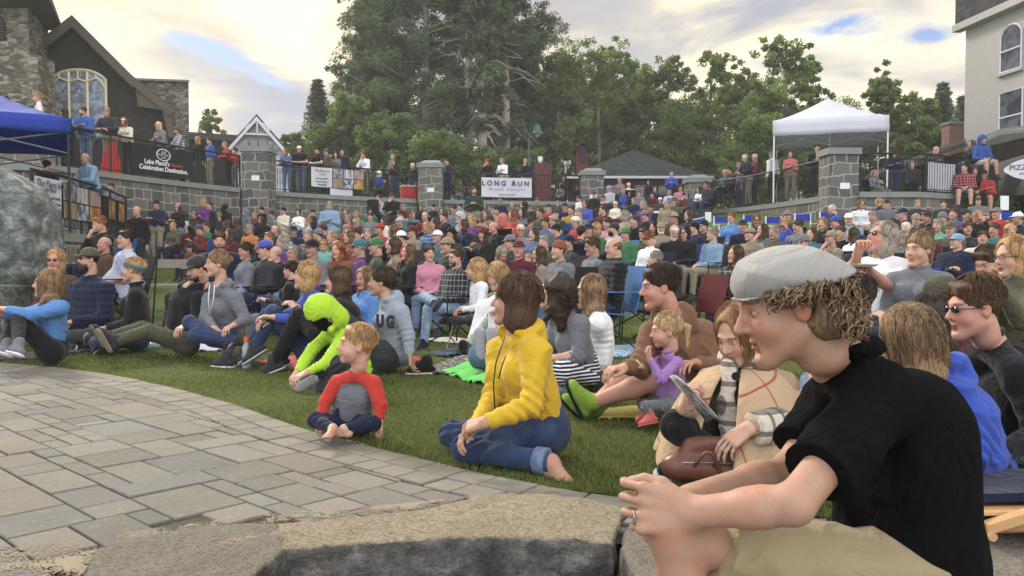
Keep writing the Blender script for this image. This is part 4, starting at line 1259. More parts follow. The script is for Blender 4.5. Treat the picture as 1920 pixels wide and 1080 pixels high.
pts = smooth_line([(-3.2, 1.75), (-2.5, 2.12), (-1.9, 2.45), (-1.35, 2.72), (-.95, 2.93), (-.55, 3.03), (-.05, 3.24), (.2, 3.26)], 5)
for i, p in enumerate(pts):
 wv = .05 + .13 * (1 - i / len(pts)) + .03 * math.sin(i * 1.3)
 sv += [(p[0] + wv * .3, p[1] + wv * .35, .0035), (p[0] + .10, p[1] - (.50 if i < 16 else .12), .0035)]
sand = mesh_obj('sand', sv, [(2 * i, 2 * i + 1, 2 * i + 3, 2 * i + 2) for i in range(len(pts) - 1)], None)
m, b = newmat('sand'); tc = b.n('ShaderNodeTexCoord').outputs['Object']
n1 = b.noise(tc, 5, 5, .6); n2 = b.noise(tc, 130, 3, .7)
p = b.n('ShaderNodeBsdfPrincipled', Base__Color=b.mix(b.math('MULTIPLY', n2, .9), c4(.33, .275, .20), c4(.15, .12, .085)), Roughness=1.0)
tr = b.n('ShaderNodeBsdfTransparent')
fz = b.math('GREATER_THAN', b.math('ADD', b.math('MULTIPLY', n1, 1.1), b.math('MULTIPLY', n2, .9)), 1.03)
b.n('ShaderNodeOutputMaterial', Surface=b.n('ShaderNodeMixShader', i0=fz, i1=tr.outputs[0], i2=p.outputs[0]).outputs[0])
sand.data.materials.append(m); tag(sand, 'pale sandy grit washed against the front stones', 'sand', kind='stuff')
def boulder():
 vox = .03; lo = np.array([-7.9, 8.9, .3]); hi = np.array([-4.4, 10.9, 2.4]); n = np.ceil((hi - lo) / vox).astype(int)
 g = np.stack(np.meshgrid(*[lo[i] + vox * np.arange(n[i]) for i in range(3)], indexing='ij'), -1).reshape(-1, 3)
 c = np.array([-6.50, 9.75, 1.24]); q = (g - c)
 q0 = q[:, 0] - (q[:, 2]) * .02
 e = (np.abs(q0 / 1.12) ** 3 + np.abs(q[:, 1] / .62) ** 2.6 + np.abs((q[:, 2] + .10 * (q[:, 0] + .2)) / .86) ** 2.6) ** (1 / 2.7)
 d = (e - 1) * .62
 d = np.maximum(d, (q[:, 0] * .62 + q[:, 2] * .72) - 1.06)
 d = np.maximum(d, -(g[:, 2] - .58))
 d = d + .022 * fbm(g, 3.2, 3, 5)
 V, Q = nets(d.reshape(n).astype(np.float32), lo, vox, 1)
 return mesh_obj('boulder', V, Q, MATS['boulder_rock'], smooth=True)
tag(boulder(), 'huge speckled grey green boulder standing at the left edge', 'boulder')
pl = stone('stone_plinth', [(-8.3, 9.1), (-5.55, 9.15), (-5.45, 10.6), (-8.3, 10.7)], -.2, .66, 'grey_rock', .04, .02, 21, 4)
tag(pl, 'low dark stone base under the speckled boulder', 'plinth')
# walls, copings, pillars, railings
def stonework(name, sc, tones, mortar, bump=.02, msize=.022):
 m, b = newmat(name)
 uv = b.n('ShaderNodeTexCoord').outputs['UV']
 d = b.noise(uv, 2.4, 3, .5, out=1)
 uv2 = b.vm('ADD', uv, b.n('ShaderNodeVectorMath', _operation='SCALE', i0=b.vm('SUBTRACT', d, (.5, .5, .5)), Scale=.24).outputs[0])
 br = b.n('ShaderNodeTexBrick', Vector=uv2, Scale=1.0, Mortar__Size=msize, Mortar__Smooth=.3, Bias=0.0, Brick__Width=sc[0], Row__Height=sc[1], Color1=c4(0, 0, 0), Color2=c4(1, 1, 1), Mortar=c4(.5, .5, .5))
 br.offset = .37; br.squash = .62; br.squash_frequency = 3
 n1 = b.noise(uv, 1.2, 2); n2 = b.noise(uv, 14, 5, .65)
 t = b.math('ADD', b.math('MULTIPLY', br.outputs['Color'], .72), b.math('MULTIPLY', n1, .4))
 c = b.ramp(t, [(.15, tones[0]), (.45, tones[1]), (.7, tones[2]), (.95, tones[3])])
 c = b.mix(b.math('MULTIPLY', n2, .7), c, b.mix(1.0, c, c4(.5, .5, .5), 'MULTIPLY'))
 c = b.mix(br.outputs['Fac'], c, mortar)
 h = b.math('SUBTRACT', b.math('MULTIPLY', n2, .6), b.math('MULTIPLY', br.outputs['Fac'], 1.2))
 return finish(m, b, c, .92, h, .8, bump, spec=.15)
stonework('wallstone', (.52, .30), (c4(.095, .100, .094), c4(.13, .135, .125), c4(.175, .168, .148), c4(.205, .175, .138)), c4(.30, .30, .28))
m, b = newmat('towerstone'); uv = b.n('ShaderNodeTexCoord').outputs['UV']
mp = b.n('ShaderNodeMapping', Vector=uv); mp.inputs['Scale'].default_value = (2.4, 5.6, 1)
dn = b.n('ShaderNodeVectorMath', _operation='SCALE', i0=b.vm('SUBTRACT', b.noise(uv, 3, 3, out=1), (.5, .5, .5)), Scale=1.1).outputs[0]
vv = b.vm('ADD', mp.outputs[0], dn)
vo = b.n('ShaderNodeTexVoronoi', Vector=vv, Scale=1.0); ve = b.n('ShaderNodeTexVoronoi', _feature='DISTANCE_TO_EDGE', Vector=vv, Scale=1.0)
n2 = b.noise(uv, 16, 5, .65); gx = b.n('ShaderNodeSeparateXYZ', i0=vo.outputs['Color']).outputs[0]
c = b.ramp(gx, [(.1, c4(.10, .09, .07)), (.4, c4(.17, .15, .12)), (.7, c4(.25, .225, .18)), (.95, c4(.34, .31, .27))])
c = b.mix(b.math('MULTIPLY', n2, .7), c, b.mix(1.0, c, c4(.5, .5, .5), 'MULTIPLY'))
ed = b.math('LESS_THAN', ve.outputs['Distance'], .06)
c = b.mix(b.math('MULTIPLY', ed, .7), c, c4(.07, .06, .05))
finish(m, b, c, .93, b.math('ADD', b.math('MULTIPLY', n2, .5), b.math('MINIMUM', b.math('MULTIPLY', ve.outputs['Distance'], 4), .6)), .9, .03, spec=.15)
simple('coping', (.20, .215, .205), .9, var=.25, scale=3, bstr=.3)
def uvify(o, scale=1.0):
 me = o.data; uv = me.uv_layers.new(name='UVMap')
 for p in me.polygons:
  n_ = p.normal
  if abs(n_.z) > .7: ax = (Vector((1, 0, 0)), Vector((0, 1, 0)))
  else:
   t = Vector((-n_.y, n_.x, 0)).normalized(); ax = (t, Vector((0, 0, 1)))
  for li in p.loop_indices:
   co = me.vertices[me.loops[li].vertex_index].co
   uv.data[li].uv = (co.dot(ax[0]) * scale, co.dot(ax[1]) * scale)
def wline(pxa, pxb, n=14, off=0.0, fn=None):
 out = []
 for px in np.linspace(pxa, pxb, n):
  d = (fn(px) if fn else wall_d(px)[0]) + off
  out.append(np.array([(px - 960) / F * d, d]))
 return out
def strip_wall(pts, z0, z1, thick, mb):
 """wall following a plan line, thickness going away from the camera"""
 n = len(pts); V = []
 nm = []
 for i in range(n):
  t = nrm(np.r_[pts[min(i + 1, n - 1)] - pts[max(i - 1, 0)], 0])[:2]; q = np.array([-t[1], t[0]])
  if q @ pts[i] < 0: q = -q
  nm.append(q)
 z0s = z0 if hasattr(z0, '__len__') else [z0] * n
 z1s = z1 if hasattr(z1, '__len__') else [z1] * n
 for i, p in enumerate(pts):
  b_ = p + nm[i] * thick
  V += [(p[0], p[1], z0s[i]), (p[0], p[1], z1s[i]), (b_[0], b_[1], z1s[i]), (b_[0], b_[1], z0s[i])]
 Fc = []
 for i in range(n - 1):
  a, c = 4 * i, 4 * (i + 1)
  Fc += [(a, c, c + 1, a + 1), (a + 1, c + 1, c + 2, a + 2), (a + 2, c + 2, c + 3, a + 3)]
 Fc += [(0, 1, 2, 3), (4 * (n - 1) + 3, 4 * (n - 1) + 2, 4 * (n - 1) + 1, 4 * (n - 1))]
 mb.add(V, Fc)
def terrace_wall(label, pxa, pxb, lv, n=16, fn=None, zb=None, thick=.42):
 pts = wline(pxa, pxb, n, 0, fn)
 mb = MB(); strip_wall(pts, [(zb if zb is not None else ground_z(p[0], p[1] - .2) - .3) for p in pts], lv - .16, thick, mb)
 o = mb.build('stone_wall', MATS['wallstone']); uvify(o)
 cp = MB(); strip_wall(wline(pxa, pxb, n, -.07, fn), lv - .155, lv, thick + .14, cp)
 cp.build('coping', MATS['coping'], o)
 tag(o, label, 'wall'); return o
terrace_wall('curved grey stone retaining wall below the black banner and the church', -500, 452, LVL, 20)
terrace_wall('grey stone retaining wall below the banner with six photographs', 507, 782, LVL, 8)
terrace_wall('grey stone retaining wall below the wide white banner with capital letters', 832, 1086, LVL, 8)
terrace_wall('curved grey stone wall below the railing left of the white tent', 1334, 1551, LVR, 14)
terrace_wall('curved grey stone wall below the striped cloth on the railing', 1611, 1812, LVR, 12)
simple('terrace', (.16, .155, .14), .95, var=.3)
def pillar(label, pxa, pxb, d, ztop, zb, lv, merlon=False, slope=False):
 xa, xb = (pxa - 960) / F * d, (pxb - 960) / F * d
 cx, wx = (xa + xb) / 2, xb - xa
 mb = MB(); mb.box((cx, d + wx / 2, (ztop - .18 + zb) / 2), (wx, wx, ztop - .18 - zb)); o = mb.build('stone_pillar', MATS['wallstone']); uvify(o)
 cp = MB(); cp.box((cx, d + wx / 2, ztop - .09), (wx + .12, wx + .12, .178))
 if merlon:
  for i in range(3):
   for yy in (0, 1): cp.box((cx - wx * .33 + i * wx * .33, d + (.10 if not yy else wx - .1), ztop + .10), (wx * .20, .22, .20))
 if slope:
  cp.add([(cx - wx / 2, d, ztop), (cx + wx / 2, d, ztop), (cx + wx / 2, d + wx, ztop), (cx - wx / 2, d + wx, ztop), (cx - wx * .25, d + wx * .3, ztop + .13), (cx + wx * .35, d + wx * .3, ztop + .13), (cx + wx * .35, d + wx * .7, ztop + .13), (cx - wx * .25, d + wx * .7, ztop + .13)],
               [(0, 1, 5, 4), (1, 2, 6, 5), (2, 3, 7, 6), (3, 0, 4, 7), (4, 5, 6, 7)])
 cp.build('capstone', MATS['coping'], o)
 pq = MB(); pq.box((cx + wx * .02, d - .012, ztop - 1.05), (.26, .02, .17)); pq.build('light_fitting', MATS['whitemetal'], o)
 tag(o, label, 'pillar'); return o
simple('whitish', (.5, .5, .5), .6)
pillar('stone pillar with a notched battlement top beside the white gable', 455, 505, 27.4, 4.72, 1.0, LVL, merlon=True)
pillar('stone pillar between the photo banner and the wide lettered banner', 785, 829, 32.2, 4.74, 1.6, LVL, slope=True)
pillar('stone pillar standing in front of the dark hipped roof', 1090, 1132, 33.5, 4.58, 1.9, LVL, slope=True)
pillar('stone pillar at the top of the steps right of the dark hipped roof', 1290, 1331, 31.0, 4.05, 1.6, LVR, slope=True)
pillar('broad stone pillar in front of the white tent', 1553, 1608, 22.9, 4.05, 1.0, LVR)
def railing(label, pxa, pxb, base, n=12, fn=None, h=1.07, gap=.115, top=.028, off=.16):
 pts = wline(pxa, pxb, n * 3, off, fn)
 L = np.r_[0, np.cumsum([np.linalg.norm(q - p) for p, q in zip(pts[:-1], pts[1:])])]
 A = np.array(pts)
 at = lambda s: (np.interp(s, L, A[:, 0]), np.interp(s, L, A[:, 1]))
 root = empty('railing', (A[0, 0], A[0, 1], base)); O = Vector(root.location)
 def tr(mb, name):
  o = mb.build(name, MATS['darkmetal'], root)
  for v in o.data.vertices: v.co -= O
  return o
 mb = MB(); mb.tube([(p[0], p[1], base + h) for p in pts], top, 6); tr(mb, 'handrail')
 for nm_, z in (('rail', h - .15), ('rail', .10)):
  mb = MB(); mb.tube([(p[0], p[1], base + z) for p in pts], .013, 4); tr(mb, nm_)
 mb = MB(); s = gap
 while s < L[-1]:
  x, y = at(s); mb.tube([(x, y, base + .10), (x, y, base + h - .15)], .009, 4, cap=False); s += gap
 tr(mb, 'balusters')
 k = max(2, int(round(L[-1] / 1.9)) + 1)
 for i in range(k):
  x, y = at(L[-1] * i / (k - 1)); mb = MB(); mb.tube([(x, y, base), (x, y, base + h)], .026, 6); tr(mb, 'post')
 tag(root, label, 'railing'); return root
NEAR_RAIL = [(60, 13.2), (120, 14.3), (170, 15.7), (205, 17.0), (238, 19.2)]
railing('black metal railing on the upper terrace in front of the church', 110, 452, LVL)
railing('black metal railing carrying the white inn banner and six photographs', 507, 782, LVL)
railing('black metal railing carrying the wide white lettered banner', 832, 1086, LVL)
railing('curved black railing left of the broad stone pillar', 1334, 1551, LVR)
railing('curved black railing with the striped cloth at the right', 1611, 1812, LVR)
railing('dark railing at the top of the steps in front of the red building', 1134, 1290, LVL - .1, fn=lambda px: wall_d(px)[0] + 3.2)
nr = lambda px: float(interp(px, NEAR_RAIL))
railing('curved near railing with banners beside the boulder', 62, 238, 1.42, fn=nr, h=.98, off=.1)
terrace_wall('low grey stone wall under the near railing beside the boulder', 40, 238, 1.42, 12, fn=nr, zb=-.2, thick=.4)
A = wline(-200, 238, 12, .3, nr); fl = MB()
fl.add([(p[0], p[1], 1.40) for p in A] + [(-14, 21.5, 1.40), (-11.5, 21.5, 1.40)], [tuple(range(14))]);
structure(fl.build('terrace_floor', MATS['terrace']))
# banners and lettering
def text_on(parent, body, loc, rx, rz, size, color, name='lettering', bold=0.0, align='CENTER', shear=0.0):
 cu_ = bpy.data.curves.new(name, 'FONT'); cu_.body = body; cu_.size = size; cu_.align_x = align; cu_.align_y = 'CENTER'; cu_.offset = bold; cu_.shear = shear; cu_.extrude = .002
 m = MATS.get('ink') or simple('ink', (.1, .1, .1))
 o = bpy.data.objects.new(name, cu_); COL.objects.link(o)
 S.view_layers[0].update()
 me = bpy.data.meshes.new_from_object(o); bpy.data.objects.remove(o); bpy.data.curves.remove(cu_)
 me.name = name; o = bpy.data.objects.new(name, me); COL.objects.link(o); me.materials.clear(); me.materials.append(MATS['paint'])
 o.color = color
 o.parent = parent; o.location = loc; o.rotation_euler = (rx, 0, rz)
 return o
def banner(name, label, cat, pa, pb, ztop, zbot, color, thick=.012, group=None):
 """flat banner between two plan points; returns root with local x along the banner, z up, -y towards the viewer"""
 pa, pb = np.array(pa), np.array(pb); L = np.linalg.norm(pb - pa); mid = (pa + pb) / 2
 rz = math.atan2(pb[1] - pa[1], pb[0] - pa[0])
 root = empty(name, (mid[0], mid[1], zbot), rz); H_ = ztop - zbot
 nx, nz = 16, 6; V = []
 for j in range(nz + 1):
  for i in range(nx + 1):
   x = -L / 2 + L * i / nx; z = H_ * j / nz
   V.append((x, .012 * math.sin(x * 5 + z * 2) * (1 - .3 * j / nz) - .0, z - .01 * math.sin(pi * i / nx) * (j == 0)))
 n0 = len(V); V += [(x, y + thick, z) for x, y, z in V]
 Fc = []
 for j in range(nz):
  for i in range(nx):
   a = j * (nx + 1) + i; Fc.append((a, a + 1, a + nx + 2, a + nx + 1)); a += n0; Fc.append((a, a + nx + 1, a + nx + 2, a + 1))
 mesh_obj('cloth_panel', V, Fc, MATS['canvas'], root, True, color=color)
 tag(root, label, cat, group); return root, L, H_
def wp(px, off=0.0, fn=None):
 d = (fn(px) if fn else wall_d(px)[0]) + off; return ((px - 960) / F * d, d)
def zof(py, d): return CAMZ + (YH - py) / F * d
W1 = c4(.70, .70, .76); INK = c4(.02, .025, .09)
a_, c_ = wp(250, .09), wp(366, .09)
bn, L, H_ = banner('banner', 'black banner with a white oval emblem on the railing before the church', 'banner', a_, c_, LVL + .95, LVL + .12, c4(.035, .036, .040))
ov = MB(); ov.tube([(.26 * math.cos(t) - .05, -.03, .60 + .165 * math.sin(t)) for t in np.linspace(0, 2 * pi, 33)], .014, 6); ov.build('oval_ring', MATS['paint'], bn, color=c4(.75, .75, .78))
for x in (-.10, .0):
 bear = MB()
 bear.tube([(x, -.03, .64), (x + .01, -.03, .69)], [.018, .022], 6); bear.tube([(x + .012, -.03, .70), (x + .012, -.03, .725)], [.016, .008], 6); bear.tube([(x, -.03, .66), (x + .035, -.03, .675)], .007, 5)
 bear.build('emblem', MATS['paint'], bn, color=c4(.6, .6, .62))
WH = c4(.8, .8, .84)
text_on(bn, 'DANCING', (-.05, -.03, .595), pi / 2, 0, .095, c4(.6, .6, .62)); text_on(bn, 'BEARS', (-.05, -.03, .515), pi / 2, 0, .07, c4(.6, .6, .62))
text_on(bn, "Lake Placid's", (-.30, -.03, .345), pi / 2, 0, .19, WH, bold=.004); text_on(bn, "Newest", (.47, -.03, .335), pi / 2, 0, .15, c4(.55, .07, .05), shear=.3)
text_on(bn, 'Celebration Destination.', (-.02, -.03, .175), pi / 2, 0, .19, WH, bold=.004)
def photos(root, L, H_, x0, n, seed, yellow=True):
 r = random.Random(seed)
 tones = [(.10, .10, .13), (.26, .25, .27), (.15, .13, .13), (.30, .22, .14), (.22, .24, .32), (.62, .60, .10)]
 cw = (L / 2 - x0) / 3
 for j in range(2):
  for i in range(3):
   mb = MB(); w_, h_ = cw * .92, H_ * .46
   cx, cz = x0 + cw * (i + .5), H_ * (.75 - .5 * j)
   mb.box((cx, -.016, cz), (w_, .008, h_))
   c = tones[j * 3 + i]
   o = mb.build('photo', MATS['photo%d' % (j * 3 + i)], root)
for i, (ca_, cb, sc) in enumerate([((.05, .05, .07), (.30, .28, .30), 7), ((.50, .50, .52), (.10, .05, .05), 9), ((.16, .14, .15), (.34, .25, .22), 6), ((.22, .16, .10), (.30, .23, .15), 3), ((.50, .52, .60), (.08, .09, .14), 6), ((.42, .38, .08), (.30, .07, .05), 4)]):
 m, b = newmat('photo%d' % i); tc = b.n('ShaderNodeTexCoord').outputs['Object']
 mp = b.n('ShaderNodeMapping', Vector=tc); mp.inputs['Scale'].default_value = (1, 1, .6 if i != 1 else .1); mp.inputs['Location'].default_value = (i * 3.1, 0, 0)
 n1 = b.noise(mp.outputs[0], sc, 4, .6, .8)
 finish(m, b, b.ramp(n1, [(.42, ca_ + (1,)), (.56, cb + (1,))]), .5, spec=.3)
def inn_text(bn, x, H_, k=1.0):
 text_on(bn, 'The Pines Inn', (x, -.03, H_ * .83), pi / 2, 0, .235 * k, INK, shear=.35)
 text_on(bn, 'Lake Placid', (x + .08 * k, -.03, H_ * .66), pi / 2, 0, .13 * k, INK, shear=.35)
 text_on(bn, 'Come stay with family ...', (x, -.03, H_ * .43), pi / 2, 0, .115 * k, INK, shear=.35, bold=.002)
 text_on(bn, 'thepinesinnoflakeplacid.com', (x, -.03, H_ * .26), pi / 2, 0, .095 * k, INK, bold=.002)
 text_on(bn, '518 523-9240', (x, -.03, H_ * .10), pi / 2, 0, .13 * k, INK, bold=.003)
a_, c_ = wp(585, .09), wp(663, .09)
d_ = wall_d(600)[0]
bn, L, H_ = banner('banner', 'white inn banner with blue script beside six photographs on the railing', 'banner', wp(585, .09), wp(624, .09), LVL + .98, LVL + .28, W1)
inn_text(bn, 0, H_, .47)
bn, L, H_ = banner('banner', 'blue grey banner of six small photographs on the middle railing', 'banner', wp(624.5, .09), wp(683, .09), LVL + .98, LVL + .26, c4(.12, .13, .22)); photos(bn, L, H_, -L / 2, 6, 3)
bn, L, H_ = banner('banner', 'small plain white sheet hanging under the six photographs', 'banner', wp(620, .12), wp(662, .12), LVL + .25, LVL + .0, W1)
bn, L, H_ = banner('banner', 'wide white banner with two spaced words in dark capitals', 'banner', wp(903, .05), wp(997, .05), LVL + .92, LVL + .15, W1)
text_on(bn, 'L O N G', (-.53, -.03, H_ * .70), pi / 2, 0, .27, INK, bold=.006); text_on(bn, 'R U N', (.56, -.03, H_ * .70), pi / 2, 0, .27, INK, bold=.006)
text_on(bn, 'W e a l t h    A d v i s o r s', (-.0, -.03, H_ * .40), pi / 2, 0, .135, c4(.12, .14, .25)); text_on(bn, 'longrunwealth.com', (0, -.03, H_ * .13), pi / 2, 0, .085, INK)
bn, L, H_ = banner('banner', 'white banner with blue script partly hidden behind the boulder', 'banner', wp(68, .0, nr), wp(118, .0, nr), 2.30, 1.72, W1);
text_on(bn, 'The Pines Inn', (.0, -.03, H_ * .82), pi / 2, 0, .17, INK, shear=.35); text_on(bn, 'Lake Placid', (-.03, -.03, H_ * .66), pi / 2, 0, .10, INK, shear=.35)
text_on(bn, 'Come stay with family ...', (.02, -.03, H_ * .44), pi / 2, 0, .08, INK, shear=.35); text_on(bn, 'thepinesinnoflakeplacid.com', (-.02, -.03, H_ * .27), pi / 2, 0, .066, INK, bold=.002); text_on(bn, '518 523-9240', (.0, -.03, H_ * .11), pi / 2, 0, .085, INK, bold=.002)
bn, L, H_ = banner('banner', 'dark banner of six photographs on the near railing beside the boulder', 'banner', wp(119, .0, nr), wp(190, .0, nr), 2.28, 1.66, c4(.04, .04, .06)); photos(bn, L, H_, -L / 2, 6, 4)
bn, L, H_ = banner('banner', 'black banner with yellow patches at the end of the near railing', 'banner', wp(194, .0, nr), wp(236, .0, nr), 2.26, 1.70, c4(.02, .02, .02))
for x in (-.35, .75):
 mb = MB(); mb.box((x, -.016, H_ * .55), (.62, .008, H_ * .7)); mb.build('yellow_patch', MATS['photo5'], bn)
bn, L, H_ = banner('cloth', 'white cloth hanging inside the black bars of the right railing', 'cloth', wp(1737, .22), wp(1788, .22), LVR + .86, LVR + .08, W1)
# pop-up tents
def popup(label, center, w_, rz, zfloor, zval, zpk, color, valance=.42):
 root = empty('canopy_tent', (center[0], center[1], zfloor), rz)
 h = w_ / 2; zt, zp = zval - zfloor, zpk - zfloor
 N = 14; V = []; th = .008
 for j in range(N + 1):
  for i in range(N + 1):
   x, y = -1 + 2 * i / N, -1 + 2 * j / N
   r_ = max(abs(x), abs(y)); e = 1 - r_
   sag = .045 * math.sin(pi * (min(abs(x), abs(y)) / max(r_, 1e-3))) * r_ * (1 - r_) * 3
   z = zt + (zp - zt) * (e ** 1.25) - sag * .6
   V.append((x * h, y * h, z))
 Fc = [(j * (N + 1) + i, j * (N + 1) + i + 1, (j + 1) * (N + 1) + i + 1, (j + 1) * (N + 1) + i) for j in range(N) for i in range(N)]
 ring = [(-h + 2 * h * i / N, -h) for i in range(N)] + [(h, -h + 2 * h * i / N) for i in range(N)] + [(h - 2 * h * i / N, h) for i in range(N)] + [(-h, h - 2 * h * i / N) for i in range(N)]
 n0 = len(V)
 for lev in range(4):
  for k, (x, y) in enumerate(ring):
   wob = .018 * math.sin(k * 1.7 + lev) * lev / 3
   V.append((x * (1 + wob / 2 + .001), y * (1 + wob / 2 + .001), zt - valance * lev / 3 + (.012 * math.sin(k * .9) if lev == 3 else 0)))
 R_ = len(ring)
 for lev in range(3):
  for k in range(R_): Fc.append((n0 + lev * R_ + k, n0 + lev * R_ + (k + 1) % R_, n0 + (lev + 1) * R_ + (k + 1) % R_, n0 + (lev + 1) * R_ + k))
 o = mesh_obj('canopy', V, Fc, MATS['canvas'], root, True, color=color)
 sol = o.modifiers.new('thickness', 'SOLIDIFY'); sol.thickness = .006
 for sx in (-1, 1):
  for sy in (-1, 1):
   mb = MB(); mb.box((sx * (h - .03), sy * (h - .03), (zt - .05) / 2), (.045, .045, zt - .06)); mb.build('leg', MATS['whitemetal'] if color[0] > .5 else MATS['darkmetal'], root)
 q = h - .03
 tz = zt - valance + .02
 for (ax_, sy) in (('x', -q), ('x', q), ('y', -q), ('y', q)):
  f = (lambda t, z: (t, sy, z)) if ax_ == 'x' else (lambda t, z: (sy, t, z))
  mb = MB()
  for k in range(2):
   a0 = -q + k * q; a1 = a0 + q
   mb.tube([f(a0, tz - .0), f(a1, tz - .38)], .014, 4); mb.tube([f(a0, tz - .38), f(a1, tz - .0)], .014, 4)
  mb.tube([f(0, tz + .02), f(0, tz - .42)], .02, 4); mb.build('truss', MATS['metal'], root)
 mb = MB(); mb.tube([(0, 0, zp - .03), (0, 0, zp - .9)], .02, 5); mb.build('centre_pole', MATS['metal'], root)
 tag(root, label, 'tent'); return root
popup('white square pop-up tent standing behind the broad stone pillar', (10.72, 28.2), 3.46, -.332, LVR, 5.50, 6.45, c4(.78, .79, .86), .5)
popup('blue pop-up tent at the left edge above the boulder', (-10.2, 15.25), 3.7, math.radians(28), 1.42, 3.42, 4.35, c4(.035, .075, .42), .26)
# buildings
def bpart(root, name, mb, mat, uv=False, color=None):
 o = mb.build(name, mat if not isinstance(mat, str) else MATS[mat], root, color=color)
 O = Vector(root.location)
 for v in o.data.vertices: v.co -= O
 if uv: uvify(o)
 return o
def shingle(name, col, sx=.28, sy=.16):
 m, b = newmat(name); uv = b.n('ShaderNodeTexCoord').outputs['UV']
 br = b.n('ShaderNodeTexBrick', Vector=uv, Scale=1.0, Mortar__Size=.006, Brick__Width=sx, Row__Height=sy, Color1=c4(.72, .72, .72), Color2=c4(1.2, 1.2, 1.2), Mortar=c4(.45, .45, .45))
 n = b.noise(uv, 3, 5, .65)
 c = b.mix(1.0, col, br.outputs[0], 'MULTIPLY'); c = b.mix(n, c, b.mix(1.0, c, c4(.62, .62, .62), 'MULTIPLY'))
 return finish(m, b, c, .9, b.math('ADD', br.outputs['Fac'], n), .4, .02, spec=.15)
shingle('brown_shingle', c4(.040, .034, .027)); shingle('roof_shingle', c4(.085, .082, .088)); shingle('grey_roof', c4(.050, .062, .060)); shingle('white_siding', c4(.74, .76, .82), 4.0, .15); shingle('dark_siding', c4(.030, .026, .022), .22, .16)
simple('bargeboard', (.085, .070, .055), .8, var=.2); simple('cream_trim', (.62, .58, .40), .7, var=.05); simple('white_trim', (.68, .69, .74), .7, var=.05)
simple('stucco', (.43, .42, .395), .95, var=.10, scale=6, bstr=.5, bd=.02); simple('red_wall', (.10, .028, .028), .85, var=.25, scale=4)
m, b = newmat('window_glass'); tc = b.n('ShaderNodeTexCoord').outputs['Object']
n1 = b.noise(tc, 1.6, 4, .6, .4)
finish(m, b, b.ramp(n1, [(.4, c4(.05, .055, .06)), (.6, c4(.16, .18, .22))]), .12, spec=.8)
m, b = newmat('leaded_glass'); tc = b.n('ShaderNodeTexCoord').outputs['Object']
n1 = b.noise(tc, 3.5, 5, .6, .4)
finish(m, b, b.ramp(n1, [(.42, c4(.14, .15, .17)), (.62, c4(.34, .40, .52))]), .2, spec=.7)
def Z(py, d): return CAMZ + (YH - py) / F * d
def X(px, d): return (px - 960) / F * d
D = 40.0
ch = empty('church', (X(200, D), D, LVL))
pxz = lambda px, py, d=D: (X(px, d), d, Z(py, d))
mb = MB(); g = [pxz(82, 106), pxz(155, 58), pxz(262, 170), pxz(280, 204), pxz(330, 208), pxz(334, 420), pxz(60, 420)]
mb.slab([np.array(p) for p in g], (-5.4, 9, 0)); bpart(ch, 'wall', mb, 'brown_shingle', True)
rf = MB()
def roofplank(a, c, w_, dy0, dy1):
 """sloping board between two pixels in the gable plane, w_ thick downwards, from depth dy0 to dy1"""
 a = np.array(a); c = np.array(c)
 k = -.6 * dy1; rf.slab([a + (0, dy0, 0), c + (0, dy0, 0), c + (k, dy1, 0), a + (k, dy1, 0)], (0, 0, -w_))
roofplank(pxz(76, 100), pxz(155, 40), .42, -.55, 9.3); roofplank(pxz(155, 40), pxz(262, 148), .42, -.55, 9.3); roofplank(pxz(262, 148), pxz(322, 196), .32, -.55, 9.3); roofplank(pxz(322, 196), pxz(333, 208), .30, -.55, 9.3)
bpart(ch, 'roof', rf, 'roof_shingle', True)
bb = MB()
for (a, c, h_) in (((76, 100), (155, 40), .55), ((155, 40), (264, 150), .55), ((264, 150), (334, 207), .45)):
 pa, pc = np.array(pxz(*a)), np.array(pxz(*c))
 bb.slab([pa + (0, -.62, 0), pc + (0, -.62, 0), pc + (0, -.62, -h_), pa + (0, -.62, -h_)], (0, .06, 0))
bb.slab([pxz(268, 172), pxz(322, 203), pxz(332, 212), pxz(336, 262), pxz(328, 262), pxz(316, 212), pxz(272, 205)], (0, -.5, 0))
bpart(ch, 'bargeboard', bb, 'bargeboard')
wn = empty('window', (0, 0, 0)); wn.parent = ch
cxw = X(154.5, D); hw = X(206, D) - cxw; zb_, zs, zt_ = Z(262, D), Z(153, D), Z(135.5, D)
yw = D - .10
O = Vector(ch.location)
def arch(x): t = abs(x) / hw; return zs + (zt_ - zs) * (1 - t ** 2.6) if t < .999 else zs
gl = MB(); xs = np.linspace(-hw, hw, 17)
gl.slab([(cxw + x, yw, arch(x)) for x in xs] + [(cxw + hw, yw, zb_), (cxw - hw, yw, zb_)], (0, .05, 0)); bpart(ch, 'pane', gl, 'leaded_glass').parent = wn
fr = MB()
fr.tube([(cxw - hw, yw - .03, zb_)] + [(cxw + x, yw - .03, arch(x)) for x in xs] + [(cxw + hw, yw - .03, zb_)], .075, 4)
for x in (-hw / 3, hw / 3): fr.tube([(cxw + x, yw - .03, zb_), (cxw + x, yw - .03, arch(x))], .07, 4)
for k in range(3):
 c0 = cxw - hw * 2 / 3 + k * hw * 2 / 3; ww = hw / 3; z0 = Z(165 if k != 1 else 161, D)
 z1 = Z(156 if k != 1 else 153, D)
 if k == 0: ptsx = [(-ww, Z(170, D)), (-ww * .5, Z(156.5, D)), (0, Z(150, D)), (ww, Z(157, D))]
 elif k == 2: ptsx = [(-ww, Z(157, D)), (0, Z(150, D)), (ww * .5, Z(156.5, D)), (ww, Z(170, D))]
 else: ptsx = [(-ww, Z(158, D)), (0, Z(152, D)), (ww, Z(158, D))]
 fr.tube([(c0 + a, yw - .04, z) for a, z in ptsx], .055, 4)
